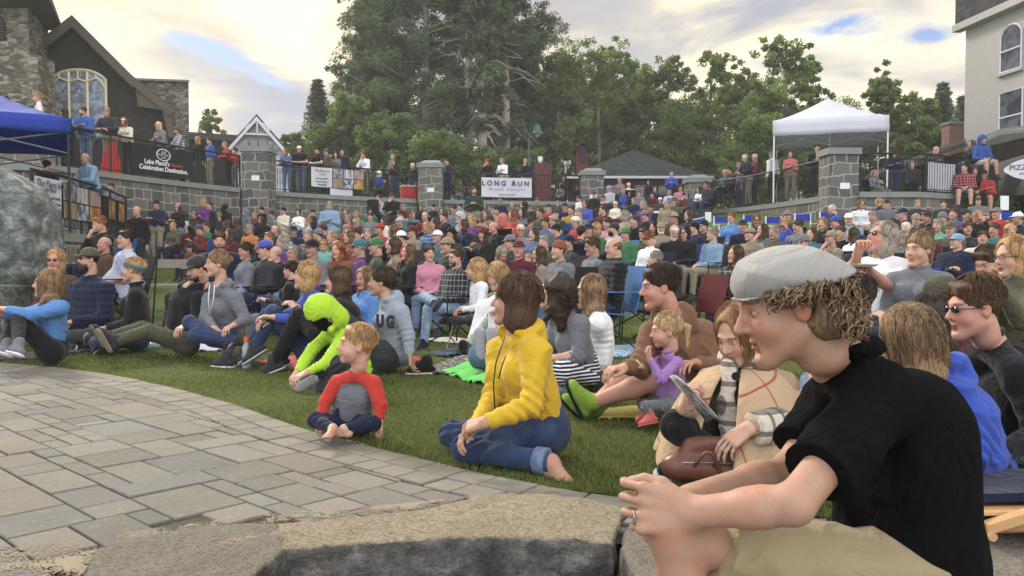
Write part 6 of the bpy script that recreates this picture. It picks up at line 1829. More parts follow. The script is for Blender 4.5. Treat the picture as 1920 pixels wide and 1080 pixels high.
# the crowd
PC = dict(c='chair', x='chairx', s='stand', r='rail', g='cross', k='knees', o='out', n='kneel')
AC = dict(l='lap', X='crossed', C='clap', h=('chin', 'lap'), d='down', R='rail', p=('hip', 'down'), f=('lap', 'face'), H='hold', k='knees', P='prop')
CROWD = """
T 125 213 40 r R black/coat long/darkbrown f
T 160 211 20 r X blue/hoodie short/brown beard=full hooded=1 bot=denim g=1.2
T 205 211 10 r R charcoal/jacket short/blond glasses=dark bot=khaki g=1.1
T 237 230 15 r R cream/sweater long/red f hat=headband hatc=white
T 301 238 35 r X grey/jacket bob/whiteblond f hooded=1
T 334 247 40 r R lavender/shirt short/brown hat=cap hatc=olive topmat=plaid beard=full bot=charcoal
T 373 264 30 r d black/jacket long/blond f
T 395 266 50 s d blue/jacket short/brown
T 424 273 55 r R red/jacket short/blond bot=black
T 442 285 40 s d red/vest short/brown kid=1
T 537 286 10 r X denim/shirt bob/lightbrown f bot=denim
T 563 281 10 r R black/shirt short/grey hat=cap hatc=cream bot=denim g=1.2 sleeve=short
T 596 283 30 r R black/shirt short/black hat=cap hatc=black sleeve=short
T 613 286 40 s d olive/shirt short/brown hat=cap hatc=olive
T 622 296 30 s d coral/shirt balding/lightbrown kid=1 dz=.5
T 631 292 30 s d grey/shirt long/brown f
T 643 286 20 s d navy/jacket short/darkbrown
T 683 292 30 r h white/shirt bun/brown f bot=khaki
T 711 327 10 s d bright_blue/puffer_jacket bald/brown kid=1 hat=hood hatc=cream
T 737 296 20 s d mauve/jacket bun/blond kid=1 f dz=.35
T 741 306 10 s C black/jacket curly/black f
T 774 312 20 s d navy/jacket short/white
T 722 338 60 c l charcoal/jacket short/darkbrown kid=1
T 838 304 15 s H navy/suit_jacket short/brown bot=navy
T 913 305 25 r h black/jacket short/brown hat=cap hatc=red
T 941 303 40 r X white/sweater short/grey f topmat=cloth
T 985 304 15 r h navy/jacket balding/grey
T 864 344 20 c l olive/jacket long/lightbrown f bot=denim
T 1057 336 30 s C black/jacket curly/darkbrown f
T 1050 349 20 c l grey/jacket curly/brown f topmat=camo
T 1082 352 40 s d black/jacket short/black
T 1394 298 80 r R navy/jacket short/white bot=khaki
T 1413 297 100 s X burgundy/jacket short/white f bot=navy
T 1357 324 60 c l teal/sweater balding/grey
T 1366 321 70 c l charcoal/jacket short/brown
T 1384 311 80 s d grey/jacket short/grey f
T 1445 292 150 s d white/jacket short/grey bot=black
T 1480 291 20 s X coral/shirt bob/lightbrown f
T 1529 279 10 s H black/jacket short/black bot=black
T 1637 326 -20 c l navy/blouse bob/blond f topmat=print
T 1675 288 30 s X navy/sweater short/brown hat=cap hatc=black bot=dark_denim
T 1707 310 10 s p charcoal/jacket short/grey g=1.15 bot=black
T 1751 283 40 s X charcoal/coat bob/whiteblond f glasses=dark
295 384 10 s H navy/jacket short/brown hat=cap hatc=navy bot=khaki d=23.6
220 388 10 s h brown/sweater short/darkbrown glasses=clear d=19.5
258 397 10 s d black/hoodie balding/grey hooded=1 d=18 g=1.15
335 390 20 s H black/jacket long/brown f hat=beanie hatc=pink d=24
381 381 20 s X purple/fleece bob/blond f d=24.5
394 386 30 s d charcoal/shirt short/brown d=25
424 391 190 s d black/hoodie bald/brown hat=hood hatc=black d=26.5
461 399 30 s d grey/hoodie bald/brown hat=hood hatc=grey d=25
491 394 30 s d black/jacket short/darkbrown d=27
532 396 20 s H cream/jacket short/brown hat=brim hatc=black d=24
560 399 20 s H white/cardigan bob/darkbrown f d=23.5
587 399 60 s h navy/jacket short/brown hat=cap hatc=navy d=25
619 386 15 s X light_blue/shirt short/grey beard=full beardc=grey glasses=dark bot=pale_denim d=22 g=1.3
650 398 40 s d brown/jacket bob/lightbrown f d=25
711 372 40 s X light_grey/shirt short/brown d=27
735 369 20 s h black/sweatshirt short/grey hat=cap hatc=charcoal d=25.5 g=1.2
757 389 30 s X dark_red/t-shirt short/grey d=26 sleeve=short glasses=clear
789 390 30 s d black/jacket long/black f d=28
812 389 10 s H black/jacket short/darkbrown d=28.5
889 358 20 s H dark_green/sweater short/brown beard=full bot=khaki d=22.5
862 388 30 s d grey/shirt short/darkbrown d=29
938 379 20 s d navy/vest short/brown hat=cap hatc=grey beard=full d=28
1007 377 50 s H olive/jacket short/grey hat=cap hatc=olive d=26
1113 366 30 s d black/jacket short/grey hat=cap hatc=black d=30
1142 355 60 c l light_grey/shirt short/grey hat=cap hatc=light_blue d=31
1161 340 30 s d mauve/jacket long/blond f d=33
1178 348 200 c l white/shirt balding/white d=33
1167 358 120 c l royal_blue/jacket bob/blond f d=31
1181 365 60 c l charcoal/shirt bob/black f d=31
1153 384 50 c l cream/cardigan short/white f d=26 glasses=dark
1187 377 30 c l navy/sweater short/grey bot=pale_denim d=27
1198 364 20 c l grey/t-shirt short/brown d=30
1216 343 30 s d black/jacket long/darkbrown f d=33
1222 366 30 c l maroon/shirt short/black glasses=clear d=30
1227 356 30 c l navy/jacket long/lightbrown f d=31.5
1258 328 20 s H bright_blue/jacket balding/grey d=33
1254 362 10 c C lavender/sweater short/grey f d=29.5
1275 354 20 c l pink/shirt short/brown d=30.5
1237 376 40 c l charcoal/shirt short/grey hat=cap hatc=white d=29
1281 367 20 c h brown/jacket short/brown hat=cap hatc=black d=28.5
1310 356 50 c l white/sweater bob/darkbrown f bot=coral d=29.5
1322 347 40 c l charcoal/sweater short/brown glasses=clear bot=dark_denim d=29.3
1217 390 70 o P green/shirt short/brown d=27.5
1240 397 200 c l tan/jacket long/blond f d=26
1558 393 70 c l black/sweater short/white d=19
1613 384 20 c l white/sweater bob/lightbrown f glasses=clear topmat=finestripes d=19
1645 379 120 c l navy/jacket long/blond f d=21
1661 383 30 c l grey/jacket short/brown hat=cap hatc=black d=19.5
1718 383 10 c l charcoal/jacket short/olive d=20 hairc=blond
1767 383 40 x X charcoal/jacket short/brown d=19.5 bot=dark_denim
1832 378 20 c X grey/t-shirt short/brown hat=cap hatc=charcoal d=20 g=1.2 sleeve=short
1805 316 10 c l red/flannel_shirt short/darkbrown topmat=plaid d=23.6 z=1.95 bot=denim shorts=short
1824 323 20 c l black/hoodie bob/brown f d=23.8 z=1.95
1842 328 30 c X red/sweatshirt short/black hat=cap hatc=black d=23.7 z=1.9 shorts=short bot=khaki
1817 272 70 c l black/jacket long/lightbrown f d=25 z=3.25 bot=dark_denim
1838 264 10 c l blue/hoodie bald/brown hat=hood hatc=blue d=24.8 z=3.3 shorts=short bot=light_grey
1810 405 50 c l purple/jacket short/darkbrown f
1832 407 20 c f black/jacket bob/blond f glasses=dark
1866 401 60 c l red/jacket short/grey hat=cap hatc=grey g=1.3
1813 430 40 c l charcoal/jacket short/brown f
1893 433 40 c h denim/jacket curly/blond f
1841 447 20 c l cream/shirt short/brown beard=full beardc=grey
1756 424 60 c l mint/jacket short/grey f
1793 454 50 c X navy/sweater short/grey hat=visor hatc=light_blue g=1.3
1716 413 20 c l olive/jacket short/grey hat=cap hatc=khaki beard=full beardc=grey
1672 424 60 c l navy/jacket bob/darkbrown f
1590 412 40 c l light_blue/jacket short/grey hat=cap hatc=white g=1.15
1628 433 20 c l pink/hoodie long/lightbrown f kid=1
1597 441 70 c l white/shirt long/brown f
1613 456 50 c h navy/jacket short/grey hat=cap hatc=navy
1697 430 50 c l tan/jacket short/white f
1765 410 60 c l green/jacket short/grey hat=beanie hatc=grey
1565 417 40 c l light_blue/jacket short/brown hat=cap hatc=bright_blue
1541 420 50 c l black/cardigan bob/darkblond f
1557 447 70 c h khaki/jacket short/grey hat=cap hatc=khaki beard=full beardc=grey
1469 421 15 x f royal_blue/jacket short/blond bot=dark_denim
1475 407 40 c l charcoal/jacket short/grey hat=cap hatc=grey
1505 455 55 c l black/jacket short/brown hat=beanie hatc=grey glasses=dark beard=full g=1.25
1441 458 10 g l grey/sweater short/brown f
1428 432 60 c h grey/jacket long/brown f
1417 413 20 c X navy/jacket bob/lightbrown f glasses=dark
1367 438 20 c l blue/jacket short/brown kid=1
1381 440 40 c l teal/jacket short/blond kid=1
1392 424 40 c l navy/jacket short/brown hat=cap hatc=navy
1370 410 30 c l sky_blue/jacket short/red f glasses=clear
1342 470 80 k l black/cardigan curly/darkblond f
1378 478 20 c X olive/flannel_shirt long/brown f topmat=plaid bot=dark_denim d=9.3
1318 424 20 c X charcoal/jacket short/black hat=beanie hatc=navy bot=white glasses=dark g=1.15
1300 428 40 c l navy/jacket short/black hat=cap hatc=black
1284 437 40 c l black/jacket bob/black f glasses=dark
1264 437 40 c l black/sweater short/white beard=full beardc=white hp=25
1239 429 40 c l khaki/shirt short/grey hat=cap hatc=khaki beard=full beardc=white g=1.2
1264 410 10 c l brown/shirt short/brown hat=brim hatc=tan
1225 427 30 c l charcoal/jacket bob/black f
1217 449 40 c l white/shirt short/red f hp=40
1207 440 30 c l olive/jacket short/brown glasses=clear
1188 415 20 c l black/jacket short/brown
1150 430 40 c X light_grey/shirt short/black beard=big hat=cap hatc=charcoal g=1.25 sleeve=long
1138 419 30 c l pink/shirt short/brown f
1117 430 40 c l green/jacket bob/blond f
1103 431 60 c l black/jacket short/brown hat=cap hatc=navy
1090 437 200 c l charcoal/jacket short/darkbrown
1079 417 60 c l red/jacket curlyshort/white f glasses=clear
1096 383 30 c l royal_blue/jacket bob/brown f glasses=clear
1085 374 50 s d white/hoodie short/brown kid=1 f
1059 389 20 c l navy/jacket short/grey hat=cap hatc=navy
1070 395 40 c l mustard/vest short/brown
1042 432 60 c l black/jacket short/brown hat=cap hatc=black g=1.2
1037 415 50 c l light_grey/cardigan curlyshort/grey f
1022 419 40 c l denim/shirt short/brown
1028 391 15 c l red/jacket short/grey hat=cap hatc=charcoal
995 417 190 s d grey/overalls short/brown kid=1
976 433 40 c X mauve/shirt short/white f glasses=dark g=1.2
978 399 30 c l grey/jacket long/darkbrown f
982 387 50 c l charcoal/jacket bob/black f
960 404 60 c l red/jacket long/red f
943 413 200 c l coral/hoodie bald/brown hat=hood hatc=coral
925 427 50 c l black/jacket balding/grey
905 439 50 c C black/jacket long/brown f hat=beanie hatc=dark_red
918 414 60 c l navy/jacket short/brown hat=cap hatc=charcoal
910 405 40 c l tan/jacket curly/brown f
910 389 40 s d olive/jacket long/lightbrown f d=27
889 466 200 c l bright_blue/t-shirt short/blond kid=1 sleeve=short
868 423 30 c h navy/jacket bob/brown f
846 440 30 c l charcoal/jacket bob/darkbrown f hat=brim hatc=black
862 408 50 c l light_blue/jacket bald/brown hat=hood hatc=light_grey f
850 393 50 c l grey/vest short/brown
800 428 50 c l sky_blue/shirt bob/blond f topmat=plaid
797 406 30 c X dark_red/jacket balding/grey
772 435 50 c l khaki/shirt short/brown hat=cap hatc=maroon glasses=dark
750 417 40 c l charcoal/jacket short/grey hat=cap hatc=light_grey
751 403 30 c l teal/vest short/brown glasses=clear
737 434 40 c l light_grey/jacket long/lightbrown f
752 447 60 c l red/jacket short/brown hat=brim hatc=white
765 474 60 c l black/sweatshirt long/lightbrown f d=10.6
737 462 70 c l tan/cardigan bob/brown f
805 476 20 c l pink/shirt short/brown f
705 463 70 c l olive/jacket short/grey hat=cap hatc=green
673 466 60 c l purple/jacket short/grey hat=cap hatc=teal glasses=clear
633 469 20 c l rust/shirt curly/red f
607 462 5 s d mint/hoodie short/blond kid=1 hooded=1 hp=20
653 411 50 c l red/jacket short/grey glasses=dark g=1.2
695 407 50 c l grey/jacket short/brown f
650 431 40 c l brown/jacket short/grey hat=cap hatc=khaki
668 438 60 c l maroon/jacket short/brown hat=cap hatc=maroon
654 445 50 c l rust/sweater bob/lightbrown f
606 431 60 c l navy/jacket short/brown hat=beanie hatc=maroon
597 440 50 c l charcoal/jacket short/brown hat=beanie hatc=grey
577 443 50 c l grey/jacket short/grey topmat=camo
578 417 50 c l light_blue/blouse short/blond f topmat=print
551 434 50 c l navy/jacket short/brown hat=cap hatc=navy
537 438 50 c h light_blue/shirt short/grey
516 432 40 c l charcoal/jacket balding/grey
505 447 50 c l charcoal/shirt short/darkblond
469 431 40 c X orange/jacket short/grey glasses=dark
490 413 40 c l black/coat curly/darkbrown f glasses=dark
443 417 40 c l charcoal/jacket long/brown f
426 420 70 c l navy/hoodie long/brown f
410 406 60 c l charcoal/jacket short/grey g=1.15
374 431 40 c C dark_red/hoodie short/brown hat=cap hatc=purple
350 427 40 c l navy/jacket bob/brown f kid=1
369 413 40 c l blue/jacket short/black kid=1
346 405 30 c l white/shirt long/brown f glasses=dark
516 477 70 x h black/jacket balding/grey bot=denim g=1.15
550 477 60 c l teal/jacket short/grey f glasses=clear
496 468 40 c l charcoal/jacket short/brown hat=cap hatc=royal_blue
460 471 60 c l grey/jacket bun/darkbrown f
412 452 20 c l navy/jacket short/brown beard=full g=1.3 stub=1 d=11
355 466 40 c l rust/jacket short/black hat=cap hatc=navy kid=1
188 421 30 c h black/sweater short/ginger d=13
196 459 40 c l brown/jacket balding/grey d=12
545 507 60 c H black/jacket short/darkbrown f d=9.0
990 487 20 s d pink/jacket short/blond f kid=1 d=12
1010 478 60 c l khaki/jacket long/brown f
972 468 50 c l maroon/jacket short/grey hat=cap hatc=maroon
942 478 20 c l charcoal/jacket long/grey f hp=30 d=10.5
1047 470 55 c l grey/fleece short/brown f hat=beanie hatc=rust d=9.4
1110 463 70 c H grey/jacket short/brown glasses=clear d=10.2
1065 455 60 c l charcoal/jacket short/brown hat=cap hatc=navy
1150 465 75 x l black/puffer_jacket balding/lightbrown puff=.012 bot=dark_denim d=8.6 g=1.1
1228 487 90 x l navy/jacket short/grey bot=grey d=9.6
855 484 50 x l charcoal/shirt short/brown beard=full glasses=dark topmat=plaid bot=pale_denim d=9.0 g=1.1 shoe=navy
236 450 60 c l lavender/t-shirt short/darkbrown sleeve=short g=1.45 bot=navy d=10.8 belly=.05
105 489 30 g l brown/jacket bob/blond f glasses=dark d=9.3
892 507 40 g l white/shirt bob/blond kid=1 f d=8.8
682 523 60 g l sky_blue/shirt wavy/darkblond f d=8.2
"""
EXTRA = """
832 408 40 c l black/jacket short/brown
880 400 40 c l black/jacket short/black hat=cap hatc=black
1012 400 40 c l olive/jacket short/brown
1042 402 50 c l charcoal/jacket short/brown hat=cap hatc=charcoal
1130 395 40 c l maroon/jacket short/brown
1208 405 40 c l black/jacket short/brown hat=cap hatc=grey
1250 385 40 c l khaki/jacket short/grey
1205 385 40 c l purple/jacket bob/grey f
1785 402 50 c l grey/jacket short/brown
1690 402 50 c l black/jacket short/grey hat=cap hatc=navy
340 400 40 s d charcoal/jacket short/brown d=25
365 403 30 s X olive/jacket short/grey d=24.5
478 405 30 s d burgundy/jacket bob/blond f d=25.5
510 403 30 s X grey/jacket short/brown d=25.5
605 404 30 s d charcoal/jacket short/black d=24.5
668 402 30 s X tan/jacket bob/blond f d=26
695 398 30 s d green/jacket short/brown d=26.5
775 405 30 c l grey/jacket short/grey d=26
828 396 30 s d purple/jacket bob/brown f d=29
900 385 30 s d navy/jacket short/brown d=29.5
960 385 30 s d brown/jacket bob/blond f d=29.5
1045 382 30 s d charcoal/jacket short/grey d=30
1130 372 30 s d tan/jacket short/brown d=31
310 412 40 c l charcoal/jacket short/brown
325 425 30 c l olive/jacket bob/blond f
388 425 50 c l green/jacket short/brown
430 440 40 c l maroon/jacket long/brown f
530 455 50 c l purple/jacket bob/grey f
585 466 40 c l grey/jacket short/brown hat=cap hatc=black
622 446 40 c l green/jacket bob/blond f
690 440 50 c l navy/jacket short/grey
712 430 50 c l red/jacket short/brown hat=cap hatc=red
722 414 50 c l cream/jacket bob/brown f
820 445 50 c l teal/jacket short/grey hat=cap hatc=white
815 420 50 c l rust/jacket bob/brown f
838 462 50 c l dark_green/jacket short/brown hat=cap hatc=khaki
885 415 40 c l purple/jacket bob/blond f
928 404 40 c l khaki/jacket short/grey hat=cap hatc=khaki
956 455 50 c l charcoal/jacket short/brown hat=cap hatc=grey
1000 440 50 c l denim/jacket bob/brown f
1020 455 50 c l olive/jacket short/grey
1085 400 40 c l grey/jacket short/grey
1170 405 40 c l tan/jacket bob/grey f
1172 440 50 c l green/jacket short/brown hat=cap hatc=green
1290 405 40 c l navy/jacket bob/brown f
1262 378 40 c l olive/jacket short/brown hat=cap hatc=olive
1335 440 50 c l light_blue/jacket short/grey
1405 440 50 c l khaki/jacket short/brown hat=cap hatc=khaki
1450 437 50 c l olive/jacket bob/grey f
1495 425 50 c l grey/jacket short/brown
1520 440 50 c l teal/jacket bob/brown f
1575 437 50 c l black/jacket short/brown
1640 450 50 c l charcoal/jacket short/brown hat=cap hatc=black
1690 447 50 c l grey/jacket bob/grey f
1735 408 50 c l navy/jacket short/brown
1738 440 50 c l maroon/jacket bob/brown f
1780 430 50 c l olive/jacket short/grey hat=cap hatc=olive
1862 432 50 c l teal/jacket short/brown
1905 410 50 c l navy/jacket short/grey hat=cap hatc=white
1910 455 50 c l purple/jacket bob/brown f
1635 407 50 c l khaki/jacket short/grey
"""
def parse(line):
 t = line.split(); o = {}
 terr = t[0] == 'T'
 if terr: t = t[1:]
 x, y, phi = float(t[0]), float(t[1]), float(t[2])
 o['pose'] = PC[t[3]]; o['arms'] = AC[t[4]]
 tc_, tn = t[5].split('/'); o['top'] = tc_.replace('_', ' '); o['topname'] = tn.replace('-', '_')
 rest = t[6:]
 for q in rest:
  if '/' in q: h = q.split('/'); o['hair'] = h[0]; o['hairc'] = h[1] if h[1] in HAIRC else 'brown'
  elif q == 'f': o['fem'] = True
  elif '=' in q:
   k, v = q.split('=')
   if k in ('d', 'z', 'g', 'dz', 'hp', 'belly', 'puff'): o[k] = float(v)
   elif k in ('kid', 'hooded'): o[k] = bool(int(v))
   elif k == 'hood': pass
   else: o[k] = v.replace('_', ' ')
 return terr, x, y, phi, o
HEADH = {k: pose(k)['H'][2] for k in ('chair', 'chairx', 'stand', 'rail', 'cross', 'knees', 'out', 'kneel')}
HEADY = {k: pose(k)['H'][1] for k in HEADH}
def solve_d(x, y, o):
 hh = HEADH[o['pose']] * (.66 if o.get('kid') else 1.0); wd = wall_d(x)[0] - .5
 ds = np.arange(7.5, wd, .1); u = (x - 960) / F
 f = np.array([ground_z(u * d, d) for d in ds]) + hh - (CAMZ + (YH - y) / F * ds)
 cr = np.nonzero((f[:-1] < 0) & (f[1:] >= 0))[0]
 if len(cr): return ds[cr[-1]]
 if (f < 0).all(): return wd
 return ds[np.argmin(np.abs(f))]
def zone(x, y, terr):
 if terr:
  for lim, s in ((180, 'at the rail beside the blue tent'), (250, 'at the rail before the arched window'), (345, 'at the rail above the black banner'), (455, 'at the rail left of the notched pillar'), (575, 'at the rail right of the notched pillar'), (690, 'above the photo banner'), (785, 'right of the photo banner'), (900, 'left of the wide white banner'), (1000, 'above the wide white banner'), (1090, 'right of the wide white banner'), (1425, 'at the curved railing'), (1560, 'before the white tent'), (1700, 'under the white tent edge'), (2000, 'by the striped cloth')):
   if x < lim: return s
 for lim, s in ((130, 'beside the boulder'), (250, 'below the near railing'), (330, 'left under the black banner'), (455, 'right under the black banner'), (510, 'below the notched pillar'), (580, 'left of the photo banner'), (690, 'below the photo banner'), (785, 'below the small red box'), (835, 'below the second pillar'), (900, 'left below the wide banner'), (1000, 'below the wide white banner'), (1090, 'right below the wide banner'), (1135, 'below the third pillar'), (1215, 'on the steps left side'), (1290, 'on the steps right side'), (1400, 'below the curved railing'), (1550, 'below the white tent railing'), (1612, 'below the broad pillar'), (1700, 'below the white tent'), (1815, 'below the striped cloth'), (2000, 'near the right edge')):
  if x < lim: return s
HAIRN = dict(darkbrown='dark brown', darkblond='dark blond', lightbrown='light brown', whiteblond='pale blond')
def describe(o):
 subj = 'small child' if o.get('kid') else 'person'
 pat = {'plaid': 'plaid ', 'camo': 'camouflage ', 'print': 'patterned ', 'finestripes': 'striped ', 'stripes': 'striped '}.get(o.get('topmat'), '')
 top = f"{o['top']} {pat}{o['topname'].replace('_', ' ')}"
 hat = o.get('hat')
 if hat == 'hood': head = 'hood up'
 elif hat: head = f"{o.get('hatc', 'navy')} {dict(cap='cap', visor='visor', beanie='beanie', headband='headband', brim='brimmed hat')[hat]}"
 elif o.get('hair') == 'balding': head = 'a balding head'
 else: head = f"{HAIRN.get(o.get('hairc'), o.get('hairc'))} {dict(long='long ', wavy='wavy ', curly='curly ', bun='tied ', pony='tied ').get(o.get('hair'), '')}hair"
 ex = ''
 if o.get('beard'): ex = ' and beard'
 elif o.get('glasses') == 'dark': ex = ' and sunglasses'
 elif o.get('glasses'): ex = ' and glasses'
 return subj, top, head + ex
people = []
for blk in (CROWD, EXTRA):
 for ln in blk.strip().split('\n'): people.append(parse(ln))
base = []
for terr, x, y, phi, o in people:
 s_, top, head = describe(o); base.append((s_, top, head, zone(x, y, terr)))
def lab_at(i, lvl, near=None):
 s_, top, head, zn = base[i]
 if lvl == 0: return f"{s_} in {top} with {head} {zn}"
 w_ = f"{s_} in {top}, {head}, {near}"
 return w_
labels = [lab_at(i, 0) for i in range(len(people))]
labels = [l if len(l.split()) < 17 else ' '.join(l.replace(' and glasses', '').replace(' and sunglasses', '').replace(' and beard', '').split()[:16]) for l in labels]
from collections import Counter
cn = Counter(labels); seen = set(l for l in labels if cn[l] == 1)
for i in range(len(people)):
 if cn[labels[i]] > 1:
  _, x, y, _, _ = people[i]
  ds = sorted(range(len(people)), key=lambda j: (people[j][1] - x) ** 2 + ((people[j][2] - y) * 1.5) ** 2)
  for j in ds[1:12]:
   side = 'left of' if people[j][1] > x else 'right of'
   cand = lab_at(i, 1, f"{side} the {base[j][1]}")
   if cand not in seen and len(cand.split()) <= 16: break
  labels[i] = cand; seen.add(cand)
def chair_proto():
 st = MB(); st.add([(-.25, .24, .425), (.25, .24, .425), (.24, -.2, .385), (-.24, -.2, .385), (-.25, .24, .413), (.25, .24, .413), (.24, -.2, .373), (-.24, -.2, .373)], [(0, 3, 2, 1), (4, 5, 6, 7), (0, 1, 5, 4), (1, 2, 6, 5), (2, 3, 7, 6), (3, 0, 4, 7)])
 bk = MB(); bk.add([(-.26, -.21, .42), (.26, -.21, .42), (.27, -.33, .90), (-.27, -.33, .90), (-.26, -.225, .42), (.26, -.225, .42), (.27, -.345, .90), (-.27, -.345, .90)], [(0, 1, 2, 3), (4, 7, 6, 5), (0, 4, 5, 1), (1, 5, 6, 2), (2, 6, 7, 3), (3, 7, 4, 0)])
 fr = MB()
 for m in (-1, 1):
  fr.tube([(m * .27, .26, .0), (m * -.25, -.26, .40)], .009, 5); fr.tube([(m * .28, -.27, 0), (m * .28, -.34, .92)], .010, 5)
  fr.tube([(m * .27, -.26, .0), (m * .25, .25, .42)], .009, 5); fr.tube([(m * .27, .25, .42), (m * .29, .27, .62)], .009, 5)
 ar = MB()
 for m in (-1, 1): ar.box((m * .29, -.01, .63), (.055, .56, .012))
 me = {}
 for nm_, mb_, mt in (('seat', st, 'canvas'), ('backrest', bk, 'canvas'), ('frame', fr, 'darkmetal'), ('armrest', ar, 'canvas')):
  o_ = mb_.build(nm_, MATS[mt]); me[nm_] = o_.data; bpy.data.objects.remove(o_)
 return me
CH = chair_proto()
def put_chair(loc, rz, color, label, s=1.0):
 r_ = empty('camp_chair', loc, rz); r_.scale = (s, s, s)
 tag(r_, label, 'chair', 'folding chairs in the crowd')
 for k, me in CH.items(): child(k, me, r_, None, pal(color))
 return r_
CC = ['black', 'navy', 'navy', 'charcoal', 'dark red', 'charcoal', 'black', 'blue', 'black', 'navy']
rp = random.Random(4); nch = 0; DBG = []
for i, (terr, x, y, phi, o) in enumerate(people):
 if terr:
  d = o.get('d', wall_d(x)[0] + (.60 if o['pose'] == 'rail' else 1.0 + rp.random() * .5)); o.setdefault('z', (LVR if x > 1200 else LVL) + o.get('dz', 0))
  o.setdefault('srange', (.55, .8) if o.get('kid') else (.86, 1.12))
 else: d = o.get('d', solve_d(x, y, o))
 if o.get('kid'): o.setdefault('srange', (.55, .8))
 if 'bot' not in o: o['bot'] = rp.choice(['dark denim', 'denim', 'navy', 'black', 'khaki', 'charcoal', 'dark denim', 'grey'])
 o['skin'] = rp.choice(['fair', 'fair', 'ruddy', 'tan', 'fair'])
 if 'hy' not in o: o['hy'] = rp.choice([-25, 0, 20, 0])
 if o['pose'] == 'chair' and 'lean' not in o: o['lean'] = rp.choice([0.0, 0.0, .18])
 if 'hp' not in o: o['hp'] = rp.choice([0, -6, 6])
 phi2 = phi + rp.uniform(-12, 12) - (o['hy'] * .5 if o['pose'] != 'rail' else 0)
 root, b0, s, R = crowd_person(x, y, d, phi2, o, labels[i], 'people in the crowd' if not terr else 'people on the terrace')
 DBG.append((x, y, round(d, 1), round(s, 2), round(float(b0[2] - ground_z(b0[0], b0[1])), 2)))
 if o['pose'] in ('chair', 'chairx') and not (x > 1795 and y < 340) and not o.get('kid'):
  cc = CC[(i * 7 + 3) % len(CC)]
  if abs(x - 1228) < 2: cc = 'black'
  if abs(x - 1150) < 2: cc = 'sky blue'
  w0 = f"{cc} folding chair holding the {base[i][0]} in {base[i][1]}"
  lb = w0 + ' ' + base[i][3]
  while len(lb.split()) > 16: lb = ' '.join(lb.split()[:-1])
  if lb in seen: lb = f"{cc} folding chair under the {base[i][1]} with {base[i][2]}"
  seen.add(lb)
  put_chair(tuple(b0), root.rotation_euler.z, cc, lb, s)
print('DBG', [q for q in DBG if abs(q[4]) > .35][:60], len(DBG))
# people modelled one by one
def strands(root, HR, Hl, hs, color, kind, n, seed, r0=.0013):
 """individual locks lying over the hair mesh"""
 V, Q = strand_geo(kind, n, seed, r0)
 o = mesh_obj('locks', Hl + (V * hs) @ HR.T, Q, MATS['hair'], None, True, color=tuple(color) + (1,))
 o.parent = root
 return o
def tubes(root, name, paths, r_, mat, color=None, n=6):
 mb = MB()
 for p in paths: mb.tube(p, r_, n)
 o = mb.build(name, MATS[mat], root, True, color=color); return o
def loc(base, *px): return P(*px) - base
# ---- the man in the flat cap
HN1 = (1478, 572, 1.62)
J = dict(pel=(1712, 1125, 1.86), che=(1688, 815, 1.82), nec=(1592, 678, 1.72), H=HN1,
         sL=(1652, 752, 1.60), eL=(1492, 950, 1.44), wL=(1292, 966, 1.52), sR=(1570, 750, 1.98), eR=(1480, 885, 1.86), wR=(1296, 938, 1.66),
         hL=(1690, 1105, 1.72), kL=(1266, 1006, 1.56), aL=(1400, 1700, 1.60), hR=(1660, 1110, 2.0), kR=(1290, 985, 1.80), aR=(1420, 1600, 1.86))
o = dict(s=1.06, hs=.89, fem=False, top='black', bot='khaki', shorts='short', sleeve='short', shoe='brown', limb=.82, hair='curlyshort', hairc='darkblond', skin='tan', collar=False, seed=5, amp=.007, basez=-.0, low=.16, topname='polo_shirt', gt=1.22, g=1.06, nosek=1.15, brow=(.50, .36, .24), hres=.004,
         hands={'L': (V3(-1, .10, .06), V3(.05, 1, -.15), [.70, .80, .85, .95], 1.25), 'R': (V3(-1, -.42, .10), V3(-.1, -.6, -.9), [.55, .6, .7, .8], 1.2)}, stubble=.18, stubblec=(.62, .50, .40))
o['hat'] = 'none'
headang = (90, 15, 0)
del o['hat']
root1, L1, HR1, B1 = near_person('person', 'large man with flat grey cap, black polo and khaki shorts seated on stone in front', J, 80, headang, o, vox=.0038)
root1['label'] = 'person in pale flat cap, black polo shirt and khaki shorts clasping hands on one knee'
for c in root1.children:
 if c.name.startswith('polo'): c.data.materials[0] = MATS['jersey']
 if c.name.startswith('shorts'): c.color = (.31, .25, .145, 1)
for c in list(root1.children):
 if c.name.startswith('hair'): bpy.data.objects.remove(c)
sd = Sdf(); Hl, R_ = L1['H'], HR1; s_ = .905
T = lambda x, y, z: Hl + R_ @ (np.array([x, y, z]) * s_)
sd.ell(T(0, -.045, .020), np.array([.092, .084, .070]) * s_, R_, .02); sd.cap(T(-.055, -.072, -.040), T(.055, -.072, -.040), .046 * s_, .046 * s_, .03)
for m in (-1, 1): sd.cap(T(m * .078, -.03, -.01), T(m * .070, -.045, -.055), .024 * s_, .026 * s_, .02)
sd.cap(T(-.078, .012, .045), T(-.076, -.03, .045), .014, .014, .01); sd.cap(T(.078, .012, .045), T(.076, -.03, .045), .014, .014, .01)
for m in (-1, 1): sd.ell(T(m * .085, .004, -.002), np.array([.03, .026, .036]) * s_, R_, .008, True)
V, Q = sd.mesh(.004, folds(.013, 75, 5, .9)); hr = mesh_obj('hair', V, Q, MATS['hair'], root1, True, color=(.12, .085, .052, 1))
lk = strands(root1, HR1, L1['H'], .90, (.20, .145, .09), 'curls', 620, 3, .0014)
lk.parent = hr; lk.matrix_parent_inverse = Matrix.Identity(4)
lk2 = strands(root1, HR1, L1['H'], .89, (.12, .082, .05), 'curls', 380, 8, .0014); lk2.parent = hr
sd = Sdf()
